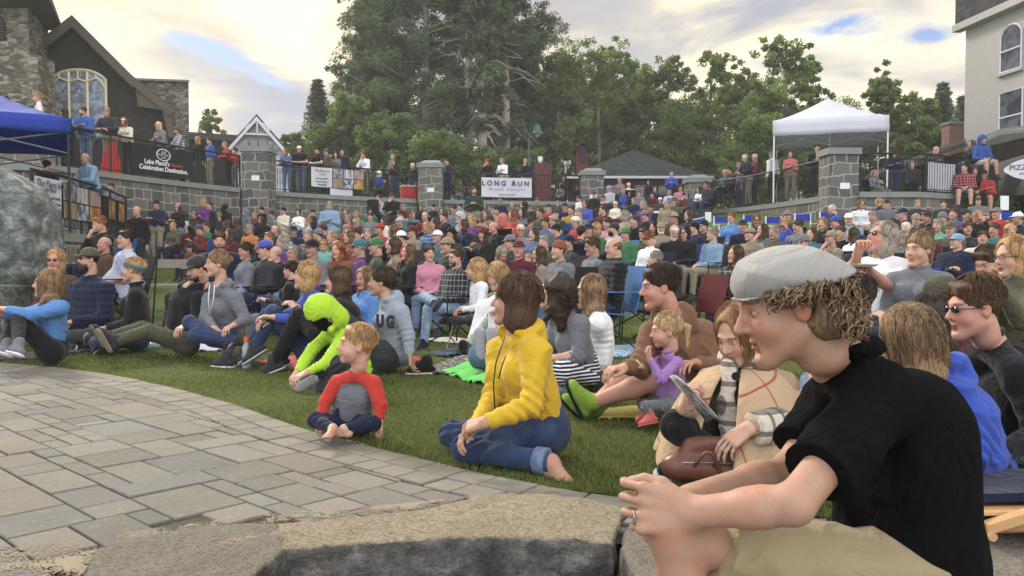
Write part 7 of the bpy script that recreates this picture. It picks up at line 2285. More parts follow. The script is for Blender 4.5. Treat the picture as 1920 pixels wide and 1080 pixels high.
sd.ell(T(0, .004, .068), np.array([.096, .092, .056]) * s_, R_, .03)
sd.ell(T(0, -.064, .052), np.array([.096, .094, .046]) * s_, R_ @ rotx(.34), .05)
sd.ell(T(0, .036, .064), np.array([.082, .068, .044]) * s_, R_ @ rotx(-.10), .04)
sd.box(T(0, 0, -.055), np.array([.3, .3, .088]) * s_, R_ @ rotx(-.03), .0, .006, True)
f1 = folds(.0050, 30, 8, .9)
def capdisp(p):
 l = (p - Hl) @ R_ / s_
 return f1(p) + .0022 * np.exp(-(l[:, 0] / .0022) ** 2) - .0 + .0015 * np.exp(-((l[:, 1] + .02) / .0020) ** 2) - .0012 * np.exp(-((l[:, 2] - .040) / .0035) ** 2)
V, Q = sd.mesh(.0038, capdisp); cap_o = mesh_obj('flat_cap', V, Q, MATS['cloth'], root1, True, color=(.31, .30, .285, 1))
sd = Sdf(); sd.cap(T(-.036, .074, .040), T(.036, .074, .040), .034 * s_, .034 * s_, .006, fa=R_[:, 2], q=.14)
V, Q = sd.mesh(.004); mesh_obj('peak', V, Q, MATS['cloth'], cap_o, True, color=(.30, .29, .275, 1))
nk = L1['nec']; up = nrm(L1['H'] - nk); fw = headR(80)[:, 1]; lt = headR(80)[:, 0]
sd = Sdf(); pts = [nk + up * (.022 - .026 * math.cos(a)) + (fw * math.cos(a) * .090 + lt * math.sin(a) * .082) - fw * .01 for a in np.linspace(.45, 2 * pi - .45, 16)]
for a, b_ in zip(pts[:-1], pts[1:]): sd.cap(a, b_, .020, .020, .012, fa=nrm(np.cross(b_ - a, up)), q=.36)
V, Q = sd.mesh(.0045, folds(.003, 50, 3)); mesh_obj('collar', V, Q, MATS['jersey'], root1, True, color=pal('black'))
wr = L1['wL']; tubes(root1, 'ring', [[wr + V3(-.098, .012, -.012) + V3(0, .0105 * math.cos(a), .0115 * math.sin(a)) for a in np.linspace(0, 6.28, 14)]], .0018, 'metal', None, 5)
# ---- the boy in the red and grey top
J = dict(pel=(655, 790, 4.34), che=(660, 742, 4.30), nec=(668, 704, 4.27), H=(668, 650, 4.24), sL=(698, 720, 4.25), eL=(712, 760, 4.22), wL=(710, 792, 4.20), sR=(632, 720, 4.30), eR=(608, 755, 4.28), wR=(600, 785, 4.25),
         hL=(675, 797, 4.32), hR=(635, 795, 4.34), kL=(698, 796, 4.18), aL=(644, 806, 4.10), kR=(590, 790, 4.18), aR=(622, 805, 4.06), tR=(614, 806, 3.99), tL=(612, 808, 4.10))
o = dict(s=.60, hs=.82, kid=True, top='grey', bot='navy', sleeve='none', hair='short', hairc='whiteblond', bare=True, seed=2, amp=.006, basez=0, curl=.3, topname='shirt', skin='fair', low=.14, hres=.004, gt=1.02, g=1.0, brow=(.75, .6, .45), collar=True)
rb, Lb, HRb, Bb = near_person('person', 'small boy with blond hair, grey top with red sleeves, seated barefoot at the paving edge', J, 18, (70, -10, 0), o, vox=.0045)
rb['label'] = 'small barefoot child with blond hair, grey shirt and red sleeves seated at the paving edge'
for c in rb.children:
 if c.name.startswith('hair'): c.color = (.36, .235, .12, 1)
sd = Sdf()
for q in 'LR':
 sd.cap(Lb['nec'] - V3(0, 0, .018), Lb['s' + q], .034, .041, .02); sd.cap(Lb['s' + q], Lb['e' + q], .0425, .0365, .02)
 e = Lb['e' + q] + (Lb['w' + q] - Lb['e' + q]) * .93; sd.cap(Lb['e' + q], e, .0365, .028, .01, flat=True)
V, Q = sd.mesh(.004, folds(.005, 60, 4)); mesh_obj('sleeves', V, Q, MATS['cloth'], rb, True, color=(.46, .045, .035, 1))
# ---- the woman in the mustard jacket, kneeling
J = dict(pel=(1012, 806, 3.84), che=(985, 692, 3.78), nec=(972, 628, 3.76), H=(966, 566, 3.74), sL=(1006, 660, 3.64), eL=(998, 762, 3.56), wL=(908, 794, 3.50), sR=(938, 658, 3.90), eR=(925, 745, 3.84), wR=(890, 800, 3.62),
         hL=(1020, 818, 3.74), kL=(872, 842, 3.72), aL=(1034, 870, 3.52), tL=(1062, 884, 3.46), hR=(1000, 812, 3.92), kR=(846, 817, 3.98), aR=(1000, 848, 3.84), tR=(1030, 858, 3.84))
o = dict(s=.97, hs=.90, fem=True, top='mustard', bot='dark denim', hair='bob', hairc='brown', bare=True, hooded=True, seed=11, amp=.008, basez=0, topname='zip_jacket', low=.11, hres=.004, gt=1.0, g=1.02, skin='tan',
         hands={'L': (V3(-.8, .25, -.25), V3(.2, .5, -.8), [.5, .6, .7, .8], 1.0), 'R': (V3(-.6, -.5, -.4), V3(.3, -.3, -.9), .5, 1.0)})
ry, Ly, HRy, By = near_person('person', 'x', J, 78, (103, -6, 0), o, vox=.0055)
ry['label'] = 'person in mustard yellow zip jacket and rolled jeans kneeling barefoot on the grass'
for c in ry.children:
 if c.name.startswith('zip_jacket'): c.color = (.56, .365, .03, 1)
 if c.name.startswith('hair'): c.color = (.055, .032, .020, 1)
strands(ry, HRy, Ly['H'], .93, (.12, .070, .042), 'bob', 900, 4, .0012)
strands(ry, HRy, Ly['H'], .94, (.05, .028, .018), 'bob', 700, 5, .0012)
tubes(ry, 'zip', [[loc(By, 948, 668, 3.60), loc(By, 940, 690, 3.60), loc(By, 935, 712, 3.61)], [loc(By, 946, 632, 3.66), loc(By, 930, 680, 3.64), loc(By, 925, 720, 3.66), loc(By, 928, 770, 3.66)]], .0030, 'darkmetal', None, 5)
sd = Sdf(); a_, t_ = Ly['aL'], Ly['kL']; d = nrm(t_ - a_); sd.cap(a_ + d * .015, a_ + d * .075, .062, .060, .004, flat=True, flata=True); V, Q = sd.mesh(.005, folds(.003, 60, 4)); mesh_obj('cuff', V, Q, MATS['denim'], ry, True, color=pal('denim'))
# ---- the man in the brown hoodie with bare legs
J = dict(pel=(1300, 755, 4.90), che=(1278, 655, 4.80), nec=(1262, 596, 4.72), H=(1238, 540, 4.62), sR=(1222, 625, 4.66), eR=(1200, 688, 4.55), wR=(1172, 690, 4.50), sL=(1322, 625, 4.84), eL=(1352, 688, 4.78), wL=(1305, 682, 4.55),
         kL=(1222, 716, 4.60), aL=(1108, 757, 4.72), tL=(1086, 706, 4.68), kR=(1180, 708, 4.80), aR=(1106, 768, 4.84), tR=(1074, 735, 4.82))
o = dict(s=1.08, hs=.95, top='brown', bot='khaki', shorts='short', hair='short', hairc='darkbrown', hooded=True, seed=9, amp=.008, basez=0, topname='hoodie', shoe='yellow', sole='black', gt=1.10, g=1.05, skin='ruddy', hres=.004, nosek=1.2, stubble=.18, stubblec=(.5, .42, .38))
rbn, Ln, HRn, Bn = near_person('person', 'x', J, 55, (84, 4, 0), o, vox=.006)
rbn['label'] = 'person in brown hoodie and khaki shorts with bare legs and lime green running shoes'
for c in rbn.children:
 if c.name.startswith('hoodie'): c.color = (.185, .098, .058, 1)
 if c.name.startswith('shoe'): c.color = (.22, .36, .05, 1)
strands(rbn, HRn, Ln['H'], .96, (.05, .032, .02), 'short', 500, 16, .0013)
strands(rb, HRb, Lb['H'], .83, (.44, .30, .16), 'short', 700, 15, .0011)
# ---- the toddler in lilac
J = dict(pel=(1262, 748, 4.28), che=(1256, 705, 4.26), nec=(1252, 668, 4.25), H=(1250, 622, 4.24), sL=(1270, 682, 4.18), eL=(1240, 712, 4.12), wL=(1219, 672, 4.14), sR=(1238, 680, 4.36), eR=(1218, 712, 4.32), wR=(1205, 690, 4.24),
         hL=(1268, 762, 4.2), hR=(1255, 758, 4.34), kL=(1215, 764, 4.16), aL=(1222, 782, 4.14), tL=(1198, 787, 4.12), kR=(1207, 758, 4.34), aR=(1214, 777, 4.24), tR=(1194, 781, 4.22))
o = dict(df=1.07, s=.53, hs=.76, kid=True, fem=True, top='lilac', bot='grey', hair='pony', hairc='whiteblond', seed=6, amp=.006, basez=0, topname='sweater', shoe='coral', sole='coral', hres=.004, gt=1.25, g=1.1, collar=True, brow=(.75, .6, .45), curl=.8)
rt, Lt, HRt, Bt = near_person('person', 'x', J, 80, (84, 2, 0), o, vox=.0045)
rt['label'] = 'toddler with blond ponytail in lilac sweater and coral shoes eating a stick snack'
for c in rt.children:
 if c.name.startswith('hair'): c.color = (.40, .29, .17, 1)
strands(rt, HRt, Lt['H'], .74, (.46, .34, .2), 'short', 350, 6, .0012)
sn = tubes(None, 'snack_stick', [[P(1194, 675, 4.22), P(1208, 692, 4.20)]], .004, 'paint', c4(.55, .42, .22)); tag(sn, 'thin pale snack stick held by the toddler in lilac', 'snack')
# ---- the woman with poncho, scarf and magazine
J = dict(pel=(1405, 842, 3.42), che=(1408, 755, 3.34), nec=(1400, 690, 3.30), H=(1386, 627, 3.22), sR=(1335, 722, 3.44), eR=(1312, 778, 3.28), wR=(1283, 765, 3.12), sL=(1470, 728, 3.22), eL=(1455, 800, 3.05), wL=(1405, 806, 2.98),
         kR=(1272, 800, 3.16), aR=(1345, 856, 3.16), kL=(1470, 845, 3.12), aL=(1310, 862, 3.15), tR=(1400, 868, 3.12), tL=(1262, 866, 3.14))
o = dict(df=1.08, s=1.04, hs=.95, fem=True, top='tan', bot='black', hair='wavy', hairc='lightbrown', seed=14, amp=.006, basez=0, topname='sweater', topmat='poncho', shoe='black', hres=.004, skin='fair', gt=1.05,
         hands={'R': (V3(.1, -.3, .8), V3(.9, -.2, .1), [1.0, 1.0, 1.0, 1.0], 1.0), 'L': (V3(-.8, -.1, -.55), V3(-.4, .2, -.9), [.35, .35, .4, .45], 1.1)})
rm, Lm, HRm, Bm = near_person('person', 'x', J, 42, (52, 26, 0), o, vox=.0055)
rm['label'] = 'person in tan checked poncho and plaid scarf reading a folded magazine cross-legged'
for c in rm.children:
 if c.name.startswith('hair'): c.color = (.21, .115, .055, 1)
strands(rm, HRm, Lm['H'], .92, (.30, .175, .085), 'long', 800, 7, .0012)
n1_, n2_ = 40, 12; V = []; nk = Lm['nec']
for j in range(n2_ + 1):
 t = j / n2_
 for i in range(n1_):
  a = 2 * pi * i / n1_; f_ = headR(42)
  rad = .085 + .32 * t ** .8; rad2 = .085 + .24 * t ** .9
  fold = 1 + .07 * t * math.sin(a * 7 + 1) + .04 * t * math.sin(a * 13)
  p = nk + f_[:, 0] * math.cos(a) * rad * fold + f_[:, 1] * math.sin(a) * rad2 * fold * (1.15 if math.sin(a) > 0 else .9) + V3(0, 0, -.01 - .10 * t - .32 * t * t)
  V.append(p)
Fc = [(j * n1_ + i, j * n1_ + (i + 1) % n1_, (j + 1) * n1_ + (i + 1) % n1_, (j + 1) * n1_ + i) for j in range(n2_) for i in range(n1_) if not (abs(i - 10) < 2)]
po = mesh_obj('poncho', V, np.array(Fc), MATS['poncho'], rm, True, color=(.42, .30, .185, 1)); so_ = po.modifiers.new('t', 'SOLIDIFY'); so_.thickness = .012; so_.offset = 1
sb_ = po.modifiers.new('s', 'SUBSURF'); sb_.levels = 1; sb_.render_levels = 1
sd = Sdf(); pts = [nk + V3(0, 0, .02) + (headR(42)[:, 0] * math.cos(a) * .082 + headR(42)[:, 1] * math.sin(a) * .080) for a in np.linspace(0, 2 * pi, 12)]
for a, b_ in zip(pts[:-1], pts[1:]): sd.cap(a, b_, .038, .038, .01)
fr_ = nk + headR(42)[:, 1] * .135; sd.cap(fr_ + V3(0, 0, -.01), fr_ + V3(-.02, -.03, -.16), .045, .04, .03, fa=headR(42)[:, 1], q=.5); sd.cap(fr_ + V3(-.02, -.03, -.16), fr_ + V3(.0, -.05, -.36), .04, .055, .02, fa=headR(42)[:, 1], q=.4)
V, Q = sd.mesh(.006, folds(.010, 55, 3, .9)); mesh_obj('scarf', V, Q, MATS['scarf'], rm, True, color=(.52, .46, .38, 1))
for q, dlt in (('L', V3(0, 0, 0)),):
 sd = Sdf(); e, w_ = Lm['eL'], Lm['wL']; sd.cap(e, e + (w_ - e) * .85, .075, .070, .02, flat=True); V, Q = sd.mesh(.006, folds(.008, 45, 3)); mesh_obj('cuff', V, Q, MATS['scarf'], rm, True, color=(.55, .49, .40, 1))
bt = MB(); bq = loc(Bm, 1382, 706, 3.20); bt.tube([bq, bq + V3(-.004, -.008, 0)], .017, 14); bt.build('button', MATS['glassy'], rm)
m, b = newmat('print_page'); tc = b.n('ShaderNodeTexCoord').outputs['Object']
n1 = b.noise(tc, 14, 4, .6, .5); finish(m, b, b.ramp(n1, [(.35, c4(.62, .64, .70)), (.47, c4(.50, .50, .52)), (.55, c4(.10, .11, .12)), (.62, c4(.22, .30, .45)), (.7, c4(.45, .35, .25))]), .35, spec=.5)
A_, B_, C_, D_ = P(1256, 706, 3.26), P(1290, 726, 3.10), P(1362, 800, 3.14), P(1326, 792, 3.30)
V = []; Fc = []
for k, off in enumerate((0, .010)):
 for i in range(9):
  t = i / 8
  for u in np.linspace(0, 1, 6):
   p = (A_ * (1 - u) + B_ * u) * (1 - t) + (D_ * (1 - u) + C_ * u) * t
   V.append(p + V3(-.012, -.02, .018) * math.sin(pi * u) * 1.3 + V3(off * .4, -off, off * .3))
for i in range(8):
 for u in range(5):
  a = i * 6 + u; Fc += [(a, a + 1, a + 7, a + 6), (a + 54, a + 60, a + 61, a + 55)]
for i in range(8): Fc += [(i * 6, i * 6 + 6, i * 6 + 60, i * 6 + 54), (i * 6 + 5, i * 6 + 59, i * 6 + 65, i * 6 + 11)]
for u in range(5): Fc += [(u, u + 54, u + 55, u + 1), (48 + u, 49 + u, 103 + u, 102 + u)]
mg = mesh_obj('magazine', V, Fc, MATS['print_page'], None, True); tag(mg, 'folded glossy magazine held by the person in the tan poncho', 'magazine')
sd = Sdf(); c = P(1332, 872, 3.34); c[2] = .125
sd.cap(c + V3(-.12, .02, -.045), c + V3(.12, -.02, -.045), .068, .068, .03, fa=V3(0, 0, 1), q=.85); sd.cap(c + V3(-.07, .02, .05), c + V3(.08, -.01, .05), .034, .034, .06)
V, Q = sd.mesh(.006, folds(.006, 40, 2)); c0 = empty('handbag', (c[0], c[1], 0)); ob = mesh_obj('body', V - np.array([c[0], c[1], 0]), Q, MATS['leather'], c0, True)
hp_ = []
for k, dx in enumerate((-.02, .06)):
 hp_ = [V3(dx - .055, -.07, c[2] - .02 + 0) + V3(.11 * t, -.03 * math.sin(pi * t), .085 * math.sin(pi * t) - .05 * t * (k == 0)) for t in np.linspace(0, 1, 12)]
 mbh = MB(); mbh.tube(hp_, .008, 6); mbh.build('handle', MATS['leather'], c0, True)
mbh = MB(); mbh.tube([V3(-.12, -.055, c[2] - .01), V3(0, -.078, c[2] - .005), V3(.12, -.085, c[2] - .01)], .0025, 5); mbh.build('zip', MATS['metal'], c0)
tag(c0, 'brown leather handbag lying on the grass before the poncho wearer', 'handbag')
# ---- the woman in the blue hoodie seen from behind, and her neighbours
J = dict(pel=(1835, 900, 3.18), che=(1812, 785, 3.14), nec=(1762, 697, 3.12), H=(1704, 642, 3.08), sL=(1796, 745, 3.0), eL=(1832, 850, 2.95), wL=(1760, 885, 2.85))
o = dict(s=.98, hs=.92, fem=True, top='royal blue', bot='black', hair='long', hairc='darkblond', hooded=True, seed=21, amp=.009, basez=0, topname='hoodie', pose='cross', hres=.004, g=1.15, gt=1.25, low=.14)
rh, Lh, HRh, Bh = near_person('person', 'x', J, 112, (128, 14, 0), o, vox=.006)
rh['label'] = 'person with long blond hair in royal blue hoodie seen from behind at the right'
for c in rh.children:
 if c.name.startswith('hair'): c.color = (.20, .135, .08, 1)
 if c.name.startswith('hoodie'): c.color = (.035, .075, .37, 1)
strands(rh, HRh, Lh['H'], .95, (.27, .185, .11), 'long', 1300, 9, .0012); strands(rh, HRh, Lh['H'], .96, (.15, .10, .06), 'long', 600, 12, .0012)
J = dict(pel=(1900, 862, 3.55), che=(1892, 735, 3.46), nec=(1862, 640, 3.42), H=(1828, 580, 3.34), sL=(1915, 705, 3.22), eL=(1960, 820, 3.15), wL=(1880, 850, 3.05))
o = dict(s=1.05, hs=.96, top='black', bot='black', hair='short', hairc='brown', glasses='dark', seed=23, amp=.008, basez=0, topname='jacket', pose='cross', hres=.004, g=1.15, gt=1.2, skin='ruddy', nosek=1.1)
rs, Ls, HRs, Bs = near_person('person', 'x', J, 70, (86, 4, 0), o, vox=.006)
strands(rs, HRs, Ls['H'], .98, (.10, .055, .03), 'short', 500, 17, .0012)
rs['label'] = 'person in black jacket and black sunglasses with brown hair at the right edge'
J = dict(pel=(1800, 800, 3.95), che=(1795, 700, 3.92), nec=(1782, 655, 3.90), H=(1742, 605, 3.85))
o = dict(s=.98, hs=.93, fem=True, top='maroon', bot='black', hair='long', hairc='darkbrown', hooded=True, seed=24, basez=0, topname='hoodie', pose='cross')
r_, _, _, _ = near_person('person', 'x', J, 110, (124, 10, 0), o, vox=.008); r_['label'] = 'person with long dark hair in maroon hoodie behind the royal blue hoodie'
J = dict(pel=(1790, 700, 5.4), che=(1785, 625, 5.35), nec=(1775, 588, 5.3), H=(1764, 556, 5.25))
o = dict(s=1.0, hs=.93, top='grey', bot='navy', hair='short', hairc='brown', hat='cap', hatc='olive', seed=25, basez=0, topname='shirt', pose='cross', glasses='clear')
r_, _, _, _ = near_person('person', 'x', J, 60, (78, 20, 0), o, vox=.009); r_['label'] = 'person in olive cap and glasses between the ponytail and the sunglasses wearer'
J = dict(pel=(1650, 740, 4.4), che=(1640, 660, 4.38), nec=(1625, 612, 4.35), H=(1600, 563, 4.3))
o = dict(s=1.0, hs=.95, top='navy', bot='denim', hair='short', hairc='darkbrown', seed=26, basez=0, topname='jacket', pose='cross')
r_, _, _, _ = near_person('person', 'x', J, 100, (110, 0, 0), o, vox=.009); r_['label'] = "person with short dark hair hidden behind the flat cap wearer's curls"
# ---- middle right group in chairs
def chairfig(label, px, py, d, phi, headang, o, J=None, vox=.008, chairc='navy', clabel=None):
 H = P(px, py, d); Jl = pose('chair', o.get('arms', 'lap'), o.get('s', 1.0), 0, 0, 0, o.get('g', 1.0), o.get('fem', False))
 pel = H - rotz(math.radians(180 - phi)) @ (Jl['H'] - Jl['pel'])
 J = dict(J or {}); J['H'] = H; J['pel'] = pel
 R = rotz(math.radians(180 - phi))
 J['che'] = pel + R @ (Jl['che'] - Jl['pel']); J['nec'] = pel + R @ (Jl['nec'] - Jl['pel'])
 o = dict(o); o['pose'] = 'chair'; o['basez'] = pel[2] - Jl['pel'][2]
 root, L, HR, B = near_person('person', label, J, phi, headang, o, vox)
 if clabel: put_chair((pel[0], pel[1], pel[2] - Jl['pel'][2]), math.radians(180 - phi), chairc, clabel, o.get('s', 1.0))
 return root, L, HR, B
r_, L_, H_, B_ = chairfig('person in white t-shirt and white framed sunglasses eating from a paper plate', 1652, 449, 6.1, 55, (72, -22, 0), dict(s=1.05, hs=.98, top='white', topname='t_shirt', sleeve='short', hair='bob', hairc='grey', glasses='dark', skin='ruddy', g=1.35, belly=.04, bot='light grey', curl=.9),
         dict(eR=(1596, 515, 5.75), wR=(1610, 470, 5.6), eL=(1668, 540, 5.8), wL=(1628, 505, 5.55)), chairc='bright blue', clabel='bright blue folding chair holding the person eating from a paper plate')
pt = MB(); c = P(1617, 500, 5.45); pt.tube([c, c + V3(0, 0, .006), c + V3(0, 0, .016)], [.075, .085, .105], 20); pl_ = pt.build('paper_plate', MATS['whitemetal']); tag(pl_, 'white paper plate held by the person in the white t-shirt', 'plate')
r_, L_, H_, B_ = chairfig('person with blond ponytail in grey sweater with white collar looking left', 1722, 470, 5.7, 45, (58, 0, 0), dict(s=1.0, hs=.92, top='grey', topname='sweater', fem=True, hair='pony', hairc='darkblond', bot='pale denim'), dict(wR=(1650, 590, 5.2), wL=(1690, 600, 5.2)), chairc='navy', clabel='navy folding chair holding the person with the blond ponytail')
r_, L_, H_, B_ = chairfig('person in dark green jacket and glasses clapping at the right edge', 1897, 484, 5.0, 65, (78, 2, 0), dict(s=1.0, hs=.92, top='olive', topname='jacket', fem=True, hair='bob', hairc='blond', glasses='clear', arms='clap', curl=.05, bot='navy'),
 dict(wR=(1868, 540, 4.75), wL=(1874, 542, 4.62), eR=(1885, 600, 4.9), eL=(1915, 600, 4.7)), chairc='navy', clabel='navy folding chair holding the clapping person at the right edge')
r_, L_, H_, B_ = chairfig('small child in neon green vest with brown hair left of the clapping person', 1850, 492, 5.9, 60, (60, 25, 0), dict(s=.72, hs=.86, kid=True, top='neon', topname='vest', sleeve='none', hair='short', hairc='brown', bot='navy'), chairc='blue', clabel='blue folding chair holding the small child in the neon vest')
# ---- middle group on blankets
def sit(label, H, d, phi, headang, o, J=None, vox=.007, pel=None):
 """seated figure whose head is at pixel H, hips on the ground below"""
 s = o.get('s', 1.0); k = o.get('pose', 'cross'); Jl = pose(k, o.get('arms', 'lap'), s, o.get('lean', 0), 0, 0, o.get('g', 1), o.get('fem', False))
 R = rotz(math.radians(180 - phi)); Hp = P(H[0], H[1], d)
 base = Hp - R @ Jl['H']; gz = ground_z(base[0], base[1])
 if 's' not in o:
  s = min(max((Hp[2] - gz) / Jl['H'][2], .85), 1.16); o = dict(o); o['s'] = s
  Jl = pose(k, o.get('arms', 'lap'), s, o.get('lean', 0), 0, 0, o.get('g', 1), o.get('fem', False)); base = Hp - R @ Jl['H']
 base[2] = gz if abs(base[2] - gz) < .12 else base[2]
 JJ = {q: base + R @ v for q, v in Jl.items() if q != 'Rl'}
 JJ['H'] = Hp
 for q, v in (J or {}).items(): JJ[q] = v
 o = dict(o); o['basez'] = float(base[2])
 for q in 'sekathw':
  pass
 root, L, HR, B = near_person('person', label, JJ, phi, headang, o, vox); return root, L, HR, B
r_, L_, H_, B_ = sit('person with dark curly hair in grey cardigan and striped skirt', (1042, 548), 5.3, 92, (100, -8, 0), dict(fem=True, top='grey', topname='cardigan', sleeve='mid', hair='curly', hairc='darkbrown', bot='navy', botmat='stripes', skirt=True, pose='kneel', arms='lap', hooded=False, s=.94, hs=.92, hres=.004),
 dict(pel=(1088, 690, 5.4), che=(1074, 632, 5.36), nec=(1060, 590, 5.34), sL=(1088, 610, 5.22), eL=(1085, 670, 5.15), wL=(1040, 672, 5.1), kL=(1052, 700, 5.05), aL=(1118, 712, 5.2), kR=(1050, 695, 5.3), aR=(1115, 705, 5.45), hL=(1095, 700, 5.35), hR=(1085, 695, 5.5)))
strands(r_, H_, L_['H'], .95, (.05, .032, .022), 'curls', 500, 31, .0013)
r_, L_, H_, B_ = sit('person with long blond hair in white sweater behind the grey cardigan', (1106, 549), 6.0, 84, (88, -2, 0), dict(fem=True, top='white', topname='sweater', hair='wavy', hairc='darkblond', bot='denim', pose='kneel', arms=('lap', 'prop'), s=1.0),
 dict(pel=(1120, 672, 6.1), che=(1122, 612, 6.06), nec=(1116, 580, 6.04), eL=(1135, 640, 5.9), wL=(1132, 690, 5.85)))
r_, L_, H_, B_ = sit('person with very long straight blond hair looking down at a phone', (934, 523), 6.9, 40, (40, 38, 0), dict(fem=True, top='white', topname='sweater', hair='long', hairc='blond', bot='denim', pose='out', arms='hold', s=1.0),
 dict(pel=(960, 632, 7.0), che=(952, 580, 6.95), nec=(945, 555, 6.9), wR=(920, 590, 6.55), wL=(938, 595, 6.5), kL=(940, 640, 6.5), kR=(925, 640, 6.6), aL=(925, 650, 5.9), aR=(905, 650, 5.95), tL=(924, 628, 5.88), tR=(903, 628, 5.93)))
strands(r_, H_, L_['H'], .96, (.40, .28, .15), 'long', 500, 33, .0014)
bx = MB(); bx.box(P(922, 600, 6.45), (.05, .03, .15), rz=.3); bo = bx.build('drink_carton', MATS['paint'], color=c4(.7, .66, .66)); tag(bo, 'white printed drink carton held by the person with very long blond hair', 'carton')
r_, L_, H_, B_ = sit('person hunched over in neon green hooded rain jacket with hood up', (604, 590), 5.9, 62, (66, 52, 0), dict(s=.86, hs=.84, top='neon', topname='rain_jacket', hair='short', hairc='brown', hat='hood', hatc='neon', bot='charcoal', pose='cross', hres=.005, amp=.009),
 dict(pel=(668, 690, 6.2), che=(645, 635, 6.1), nec=(622, 608, 6.0), sL=(645, 630, 5.95), sR=(615, 628, 6.15), eL=(612, 680, 5.8), wL=(572, 700, 5.65), eR=(585, 655, 6.0), wR=(556, 698, 5.85), kL=(640, 680, 5.8), kR=(600, 660, 6.15), aL=(585, 705, 5.8), aR=(600, 700, 6.1)))
for c in r_.children:
 if c.name.startswith(('rain', 'hood')): c.color = (.38, .60, .04, 1)
sd = Sdf(); sd.ell(L_['H'] + H_ @ V3(0, .040, -.02), np.array([.070, .062, .098]), H_); V, Q = sd.mesh(.006); mesh_obj('hood_lining', V, Q, MATS['jersey'], r_, True)
r_, L_, H_, B_ = sit('person in light grey lettered hoodie leaning back on one arm', (716, 530), 6.8, 85, (90, -4, 0), dict(fem=True, top='grey', topname='hoodie', hooded=True, hair='pony', hairc='darkbrown', bot='charcoal', pose='knees', arms=('lap', 'prop'), s=1.02, g=1.08, skin='tan'),
 dict(pel=(745, 655, 6.85), che=(738, 600, 6.8), nec=(728, 562, 6.78), sL=(750, 585, 6.65), eL=(765, 630, 6.6), wL=(768, 668, 6.55)))
for c in r_.children:
 if c.name.startswith('hoodie'): c.color = (.27, .30, .36, 1)
text_on(r_, 'U G', tuple(loc(B_, 722, 604, 6.56)), pi / 2, -.75, .13, c4(.03, .02, .04), bold=.010)
r_, L_, H_, B_ = sit('person with straight brown hair in black jacket left of the grey hoodie', (633, 527), 6.95, 88, (92, -2, 0), dict(fem=True, top='black', topname='jacket', hair='bob', hairc='brown', bot='black', pose='knees', arms='knees', s=1.0),
 dict(pel=(655, 650, 7.0), che=(652, 590, 6.95), nec=(645, 556, 6.95)))
r_, L_, H_, B_ = sit('person with blond bob in blue sweatshirt hugging jeans clad knees', (574, 518), 7.1, 82, (86, -6, 0), dict(fem=True, top='royal blue', topname='sweatshirt', hair='bob', hairc='blond', bot='dark denim', pose='knees', arms='knees', s=1.02),
 dict(pel=(600, 648, 7.2), che=(592, 585, 7.15), nec=(583, 548, 7.12), sL=(602, 565, 7.0), eL=(565, 602, 6.9), wL=(513, 595, 6.85), sR=(575, 568, 7.25), eR=(545, 590, 7.1), wR=(505, 600, 6.95), kL=(512, 585, 6.95), kR=(500, 592, 7.15), aL=(478, 650, 6.9), aR=(468, 652, 7.1)))
# ---- left group
r_, L_, H_, B_ = sit('person in grey hoodie with white drawstrings and tied hair leaning left', (408, 496), 7.6, 40, (62, -2, 0), dict(fem=True, top='grey', topname='hoodie', hooded=True, hair='bun', hairc='darkblond', bot='dark denim', pose='kneel', s=1.0),
 dict(pel=(425, 625, 7.75), che=(420, 575, 7.68), nec=(412, 540, 7.62), sR=(392, 562, 7.7), sL=(440, 560, 7.55), eL=(460, 600, 7.5), wL=(437, 610, 7.35), eR=(385, 595, 7.6), wR=(400, 615, 7.4), kR=(355, 605, 7.4), aR=(420, 640, 7.3), kL=(365, 628, 7.3), aL=(450, 640, 7.3), tL=(468, 645, 7.2)))
tubes(r_, 'drawstring', [[loc(B_, 393, 533, 7.45), loc(B_, 390, 560, 7.42), loc(B_, 392, 588, 7.42)], [loc(B_, 402, 535, 7.42), loc(B_, 400, 560, 7.40), loc(B_, 395, 580, 7.40)]], .004, 'paint', c4(.7, .7, .7))
r_, L_, H_, B_ = sit('person in black hoodie, dark cap and beard stretching legs across the grass', (370, 505), 7.95, 60, (40, 12, 0), dict(top='black', topname='hoodie', hooded=True, hair='short', hairc='darkbrown', hat='cap', hatc='charcoal', beard='full', bot='olive', pose='out', arms=('lap', 'prop'), s=1.04, shoe='charcoal', sole='khaki'),
 dict(pel=(338, 622, 8.05), che=(345, 570, 8.0), nec=(352, 542, 7.98), kL=(275, 622, 7.6), aL=(212, 640, 7.3), tL=(196, 612, 7.25), kR=(265, 615, 7.9), aR=(200, 632, 7.7), tR=(185, 606, 7.65), eR=(320, 590, 8.1), wR=(305, 625, 8.1), sR=(322, 560, 8.1), sL=(372, 562, 7.9), eL=(368, 600, 7.8), wL=(345, 612, 7.6)))
r_, L_, H_, B_ = sit('person in black fleece and teal headband with hands folded', (250, 507), 8.4, 70, (84, -2, 0), dict(fem=True, top='black', topname='fleece', hair='bun', hairc='blond', hat='headband', hatc='teal', bot='dark denim', pose='cross', s=1.04))
r_, L_, H_, B_ = sit('person in navy padded jacket, brown cap, sunglasses and large dark beard', (166, 487), 8.9, 25, (40, -4, 0), dict(top='navy', topname='jacket', hair='short', hairc='black', hat='cap', hatc='olive', beard='big', beardc='darkbrown', glasses='dark', bot='charcoal', pose='cross', g=1.25, s=1.14, puff=.004))
